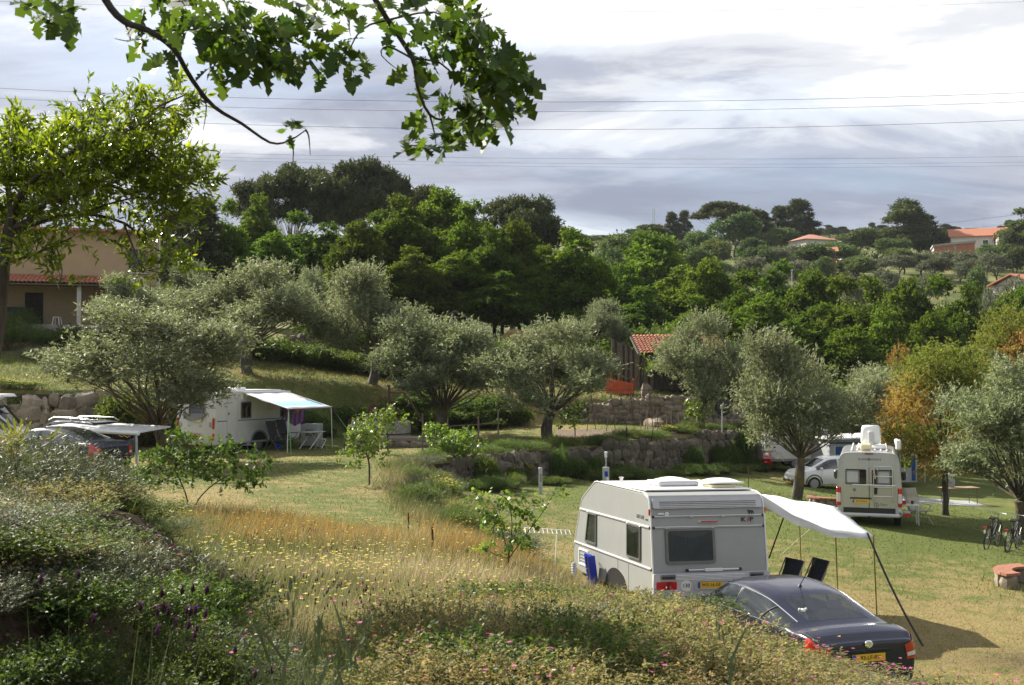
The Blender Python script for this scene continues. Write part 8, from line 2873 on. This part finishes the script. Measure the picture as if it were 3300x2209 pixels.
pl_ = thing('date_palm', 'arching palm fronds on the far hillside', 'palm', (at(2935, 900, 165).x, 165, gz(at(2935, 900, 165).x, 165)))
for k in range(14):
 a = 2 * PI * k / 14
 pts = [(0, 0, 1.2), (math.cos(a) * 1.2, math.sin(a) * 1.2, 4.2), (math.cos(a) * 2.8, math.sin(a) * 2.8, 4.0)]
 mb = MB()
 q = smooth_path([Vector(p) for p in pts], 4)
 mb.grid([[p - Vector((-math.sin(a), math.cos(a), .3)) * .35 * (1 - .8 * i / len(q)), p + Vector((0, 0, .06)), p + Vector((-math.sin(a), math.cos(a), -.3)) * .35 * (1 - .8 * i / len(q))] for i, p in enumerate(q)])
 mb.build('frond', 'far_leaf', pl_)
MB().tube([(0, 0, -.5), (0, 0, 1.3)], .3, 8).build('trunk', 'bark', pl_)
# --- meadow, lawns and flowers
rg = np.random.RandomState(90)
def in_view(x, y, m=120):
 px = 1650 + F * x / y
 return (px > -m) & (px < 3300 + m)
def blades(name, n, xr, yr, keepf, h, w, mat, label, lean=.35, varf=None, wind=(.25, 0), ybias=1.0, wide=.35):
 x = rg.uniform(*xr, n)
 y = yr[0] + (yr[1] - yr[0]) * rg.uniform(0, 1, n) ** ybias
 k = in_view(x, y)
 x, y = x[k], y[k]
 p = keepf(x, y)
 k = rg.uniform(0, 1, len(x)) < p
 x, y = x[k], y[k]
 z = ground(x, y)
 P = np.stack([x, y, z - .01], 1)
 D = unit(np.stack([rg.normal(0, lean, len(x)) + wind[0], rg.normal(0, lean, len(x)) + wind[1], np.ones(len(x))], 1))
 N = unit(np.stack([rg.normal(size=len(x)), rg.normal(size=len(x)) - .5, .2 * np.ones(len(x))], 1))
 hh = h * rg.uniform(.5, 1.35, len(x))
 V, Q = leaf_arrays(P, D, N, hh, w * (.6 + .8 * rg.uniform(size=len(x))) * np.clip(y / 14, .8, 3.0), .1, wide)
 var = rg.uniform(0, 1, len(x)) if varf is None else np.clip(varf(x, y) + rg.uniform(-.35, .35, len(x)), 0, 1)
 o = _obj(name, np_mesh(name, V, Q, mat, var))
 tag(o, label, 'grass', kind='stuff')
 return o
def mead(x, y):
 return masks(x, y)[2]
def nobare(x, y):
 return 1 - masks(x, y)[1]
def orange(x, y):
 a = np.exp(-(((x + 3.6) / 2.3) ** 2 + ((y - 22.5) / 3.2) ** 2))
 b_ = np.exp(-(((x + .4) / 1.3) ** 2 + ((y - 20.5) / 2.0) ** 2))
 return np.clip(1.5 * np.maximum(a, b_), 0, 1)
dryvar = lambda x, y: .42 + .38 * vnoise(x, y, .9, 21) - .25 * sstep((9 - y) / 3)
blades('meadow_grass', 150000, (-9, 8), (5.5, 29), lambda x, y: mead(x, y) * nobare(x, y) * (1 - .45 * orange(x, y)), .27, .0075, 'dry_grass', 'tall dry grass of the flower meadow', .38, dryvar, ybias=1.15)
blades('orange_grass', 38000, (-8, 3), (17, 27.5), lambda x, y: mead(x, y) * orange(x, y), .34, .006, 'orange_grass', 'tall orange seeding grass at the lawn edge', .3)
blades('near_grass', 16000, (-3.5, 4.5), (3.6, 9), lambda x, y: nobare(x, y) * mead(x, y) * sstep((8.5 - y) / 3), .30, .007, 'green_grass', 'green grass blades on the near slope', .4, lambda x, y: .4 + 0 * x)
bankf = lambda x, y: mead(x, y) * sstep((y - 25) / 2)
blades('bank_grass', 40000, (-5, 3), (24, 42), bankf, .38, .006, 'dry_grass', 'pale tangled grass on the bank between the lawns', .5, lambda x, y: .28 + .4 * vnoise(x, y, .8, 31), (.35, -.1))
low = lambda x, y: sstep(-side(x, y, B1, W1)[0] / .6) * np.clip(1.25 - .02 * y, .2, 1)
lv = lambda x, y: masks(x, y)[0] * .9
blades('lawn_grass', 150000, (-3, 20), (13.5, 60), lambda x, y: low(x, y) * (1 - .7 * masks(x, y)[1]), .065, .008, 'lawn_grass', 'short mown grass of the lower lawn', .7, lv, ybias=1.5)
upl = lambda x, y: (1 - mead(x, y)) * sstep(side(x, y, B1, W1)[0] / .6) * (1 - sstep((side(x, y, B2, W2)[0] + 2.0) / .6))
blades('lawn_grass', 70000, (-20, 12), (24, 62), upl, .065, .008, 'lawn_grass', 'short mown grass of the upper lawn', .7, lv, ybias=1.3)
s2f = lambda x, y: sstep((side(x, y, B2, W2)[0] + 1.4) / .5)
blades('terrace_grass', 60000, (-27, 16), (48, 70), s2f, .20, .010, 'lawn_grass', 'rough grass on the upper banks and terraces', .5, lambda x, y: .25 + .45 * masks(x, y)[0])
tuft = lambda x, y: np.clip(np.exp(-(((x - 11.6) / 1.5) ** 2 + ((y - 45.8) / 2) ** 2)) + np.exp(-(((x - 11.9) / 1.2) ** 2 + ((y - 26.8) / 1.0) ** 2)) + np.exp(-(((x - 8.6) / 1.0) ** 2 + ((y - 17.0) / 1.0) ** 2)) + .12 * sstep((y - 40) / 8), 0, 1) * low(x, y)
blades('lawn_tufts', 40000, (4, 20), (15, 60), tuft, .16, .009, 'green_grass', 'longer green tufts in the lower lawn', .5)
def flowers(name, n, xr, yr, keepf, size, h, mat, label, stems=None, petals=4):
 x = rg.uniform(*xr, n)
 y = rg.uniform(*yr, n)
 k = in_view(x, y)
 x, y = x[k], y[k]
 k = rg.uniform(0, 1, len(x)) < keepf(x, y)
 x, y = x[k], y[k]
 z = ground(x, y)
 hh = h * rg.uniform(.7, 1.3, len(x))
 off = rg.normal(0, .06, (len(x), 2))
 C = np.stack([x + off[:, 0], y + off[:, 1], z + hh], 1)
 parts = []
 tilt = rg.normal(size=C.shape) * .25
 for q in range(petals):
  a = 2 * PI * q / petals + .3
  d = unit(np.array([math.cos(a), math.sin(a), .25]) + tilt)
  V, Q = leaf_arrays(C, d, unit(np.array([0, 0, 1.]) + tilt), size * rg.uniform(.7, 1.2, len(C)), np.full(len(C), size * .95), .1, .6)
  parts.append((V, Q, rg.uniform(0, 1, len(C))))
 V, Q, v = join_arrays(parts)
 o = _obj(name, np_mesh(name, V, Q, mat, v))
 tag(o, label, 'flowers', kind='stuff')
 B_ = np.stack([x, y, z], 1)
 V, Q = leaf_arrays(B_, unit(C - B_), unit(rg.normal(size=C.shape)), np.linalg.norm(C - B_, axis=1), np.full(len(C), .004), 0, .5)
 o = _obj(name[:-1] + '_stems' if name.endswith('s') else name + '_stems', np_mesh('stems', V, Q, 'dry_grass', rg.uniform(0, .6, len(C))))
 tag(o, 'thin stems of ' + label, 'stems', kind='stuff')
yel = lambda x, y: np.clip(np.exp(-(((x + 2.3) / 1.9) ** 2 + ((y - 13.5) / 3.4) ** 2)) * 1.5 * (.5 + .6 * vnoise(x, y, 2.3, 61)), 0, 1) * mead(x, y) * nobare(x, y)
flowers('yellow_flowers', 5200, (-7, 3), (8, 20), yel, .021, .33, 'yellow_petal', 'small pale yellow flowers scattered through the meadow')
och = lambda x, y: np.clip(orange(x, y) + .35 * np.exp(-(((x - 4.4) / 1.0) ** 2 + ((y - 11.5) / 1.0) ** 2)), 0, 1) * mead(x, y)
flowers('ochre_flowers', 2600, (-8, 6), (9.5, 27), och, .024, .42, 'ochre_petal', 'dried ochre flower heads above the orange grass', petals=5)
pnk = lambda x, y: .8 * mead(x, y) * nobare(x, y)
flowers('pink_flowers', 700, (-5, 6), (6, 14), pnk, .018, .36, 'pink_petal', 'tiny pink flowers in the near meadow', petals=5)
flowers('white_flowers', 160, (-4, 1), (5, 12), lambda x, y: nobare(x, y) * .5, .013, .30, 'white_petal', 'tiny white flowers near the mound', petals=5)
def spindles(name, pts, L, W, mat, label):
 B_ = np.array([p[0] for p in pts])
 T = np.array([p[1] for p in pts])
 D = unit(T - B_)
 parts = []
 for q in range(3):
  a = PI * q / 3
  N = unit(np.cross(D, np.array([math.cos(a), math.sin(a), .1])))
  V, Q = leaf_arrays(T, D, N, L * np.ones(len(T)), W * np.ones(len(T)), 0.0, .45)
  parts.append((V, Q, rg.uniform(0, .8, len(T))))
 for q in range(3):
  V, Q = leaf_arrays(T + D * L * .85, unit(D + rg.normal(size=D.shape) * .5), rdir(rg, len(T)), L * .5 * np.ones(len(T)), W * .35 * np.ones(len(T)))
  parts.append((V, Q, np.ones(len(T))))
 V, Q, v = join_arrays(parts)
 o = _obj(name, np_mesh(name, V, Q, mat, v))
 tag(o, label, 'flowers', kind='stuff')
 V, Q = leaf_arrays(B_, D, rdir(rg, len(B_)), np.linalg.norm(T - B_, axis=1), .0035 * np.ones(len(B_)), 0, .5)
 o = _obj('lavender_stems', np_mesh('lavender_stems', V, Q, 'grey_shrub_leaf', rg.uniform(0, 1, len(B_))))
 tag(o, 'thin stalks of ' + label, 'stems', kind='stuff')
pts = []
for cx, cy, d, n, sp in ((1080, 1880, 14.2, 26, .35), (830, 1850, 15, 18, .3), (980, 1790, 18, 22, .6), (1040, 2010, 10.5, 20, .5), (1000, 2050, 9.6, 26, .6), (880, 2060, 9.2, 18, .5), (1220, 2100, 8.6, 20, .5), (1350, 2060, 9.5, 12, .5)):
 c = at(cx, cy, d)
 for k in range(n):
  x, y = c.x + rg.normal(0, sp * .6), d + rg.normal(0, sp * .6)
  z = gz(x, y)
  pts.append(((x, y, z), (x + rg.normal(0, .05) + .03, y + rg.normal(0, .05), z + rg.uniform(.34, .5))))
spindles('lavender_heads', pts, .030, .014, 'purple_petal', 'dark purple lavender heads in the meadow')
pts = []
for px, py in ((520, 1930), (585, 1920), (620, 1912), (665, 1920), (450, 1975), (505, 1990), (525, 1975), (540, 1990), (600, 1985), (612, 1990), (628, 1985), (660, 1995), (562, 2025), (605, 2032), (630, 2045), (505, 2050), (130, 1885), (250, 1870), (300, 2015), (625, 2065), (755, 2110), (820, 2190), (870, 2180)):
 d = 5.4 + rg.uniform(-.4, .5)
 t_ = at(px, py, d)
 zb = gz(t_.x - .08, d)
 pts.append(((t_.x - .10, d + .05, min(zb, t_.z - .25)), tuple(t_)))
spindles('lavender_heads', pts, .046, .026, 'purple_petal', 'large dark lavender heads standing in the shaded foreground')
gs = thing('wild_oat', 'tall green wild oat stems with drooping seed heads in the near foreground', 'grass', (at(900, 2400, 3.6).x, 3.6, gz(at(900, 2400, 3.6).x, 3.6)))
o0 = Vector(gs.location)
rn = random.Random(7)
plain('oat_green', (.075, .11, .04), .6, var=.3, scale=20)
for k, pq in enumerate(([(905, 2260), (925, 2100), (945, 1960), (960, 1870)], [(1010, 2260), (1020, 2120), (1012, 2000)], [(870, 2260), (868, 2100), (862, 1950)], [(1120, 2260), (1150, 2110), (1180, 2010)], [(1060, 2260), (1130, 2130), (1190, 1990)], [(790, 2260), (780, 2150), (770, 2050)], [(2350, 2260), (2340, 2120), (2325, 2020)])):
 d = 3.5 + .1 * k
 q = [at(a, b, d) - o0 for a, b in pq]
 q = [Vector((q[0].x - .02, q[0].y, gz(q[0].x + o0.x, d) - o0.z - .05))] + q
 q2 = smooth_path(q, 4)
 MB().tube(q2, [.0028 - .0016 * i / (len(q2) - 1) for i in range(len(q2))], 5).build('stalk', 'oat_green', gs, 60)
 mb = MB()
 for j in range(9):
  p = q2[-1 - j % 7]
  e = p + Vector((rn.uniform(-.03, .03), rn.uniform(-.02, .02), rn.uniform(-.005, .03)))
  mb.tube([p, e], .0008, 3)
  mb.tube([e, e + Vector((.002, 0, -.006)), e + Vector((.003, 0, -.02)), e + Vector((.003, 0, -.028))], [.001, .0045, .004, .0006], 5)
 tag(mb.build('seed_head', 'oat_green', gs, 60), kind='stuff')
 for j in range(3):
  lf = MB()
  b_ = q2[2 + 2 * j]
  t_ = b_ + Vector((rn.uniform(-.10, .10), rn.uniform(-.05, .05), rn.uniform(.10, .22)))
  s_ = Vector((.006, 0, 0))
  lf.add([b_ - s_, b_ + s_, b_.lerp(t_, .6) + s_ * .8 + Vector((0, -.01, .02)), t_, b_.lerp(t_, .6) - s_ * .8 + Vector((0, -.01, .02))], [(0, 1, 2, 4), (4, 2, 3)])
  lf.build('blade', 'oat_green', gs)
# --- litter and stones on the bare mound face
rg = np.random.RandomState(95)
n = 9000
x = rg.uniform(-6, -1.4, n)
y = rg.uniform(4.5, 13, n)
k = (masks(x, y)[1] > .35) & in_view(x, y)
x, y = x[k], y[k]
P = np.stack([x, y, ground(x, y) + .005], 1)
D = unit(np.stack([rg.normal(size=len(x)), rg.normal(size=len(x)), rg.normal(0, .35, len(x))], 1))
N = unit(np.array([0, -.3, 1.]) + rg.normal(size=P.shape) * .5)
V, Q = leaf_arrays(P, D, N, rg.uniform(.02, .07, len(x)), rg.uniform(.006, .03, len(x)), .3)
leafmat('litter', [(0, (.030, .024, .014)), (.5, (.080, .056, .032)), (.85, (.15, .105, .060)), (1, (.06, .075, .018))], .1, .8, .2, 0, 0, 1.0)
o = _obj('leaf_litter', np_mesh('leaf_litter', V, Q, 'litter', rg.uniform(0, 1, len(x))))
tag(o, 'dead leaves and twigs littering the bare earth mound', 'litter', kind='stuff')
mfn = lambda x, y: np.clip(masks(x, y)[1], 0, 1) * (.25 + .75 * (vnoise(x, y, 2.2, 44) > .15))
blades('mound_grass', 9000, (-6, -1.3), (4.5, 13), mfn, .16, .006, 'green_grass', 'thin grass growing on the shaded earth mound', .6)
# --- thin air haze
m, nt, out = new_mat('haze')
v = nt.nodes.new('ShaderNodeVolumePrincipled')
v.inputs['Color'].default_value = (.80, .86, .95, 1)
v.inputs['Density'].default_value = .0001
v.inputs['Anisotropy'].default_value = .0
nt.links.new(v.outputs[0], out.inputs['Volume'])
hz = MB().box((0, 3500, 45), (11000, 8000, 120)).build('haze', 'haze', None, None)
tag(hz, 'thin bluish air between the camera and the far hills', 'haze', kind='stuff')
# --- drop shapes that were never planted
for k, p in PROTO.items():
 if not p[3]:
  for c in list(p[0].children):
   bpy.data.objects.remove(c)
  bpy.data.objects.remove(p[0])
for o in bpy.data.objects:
 if o.parent is not None and 'category' in o:
  del o['category']
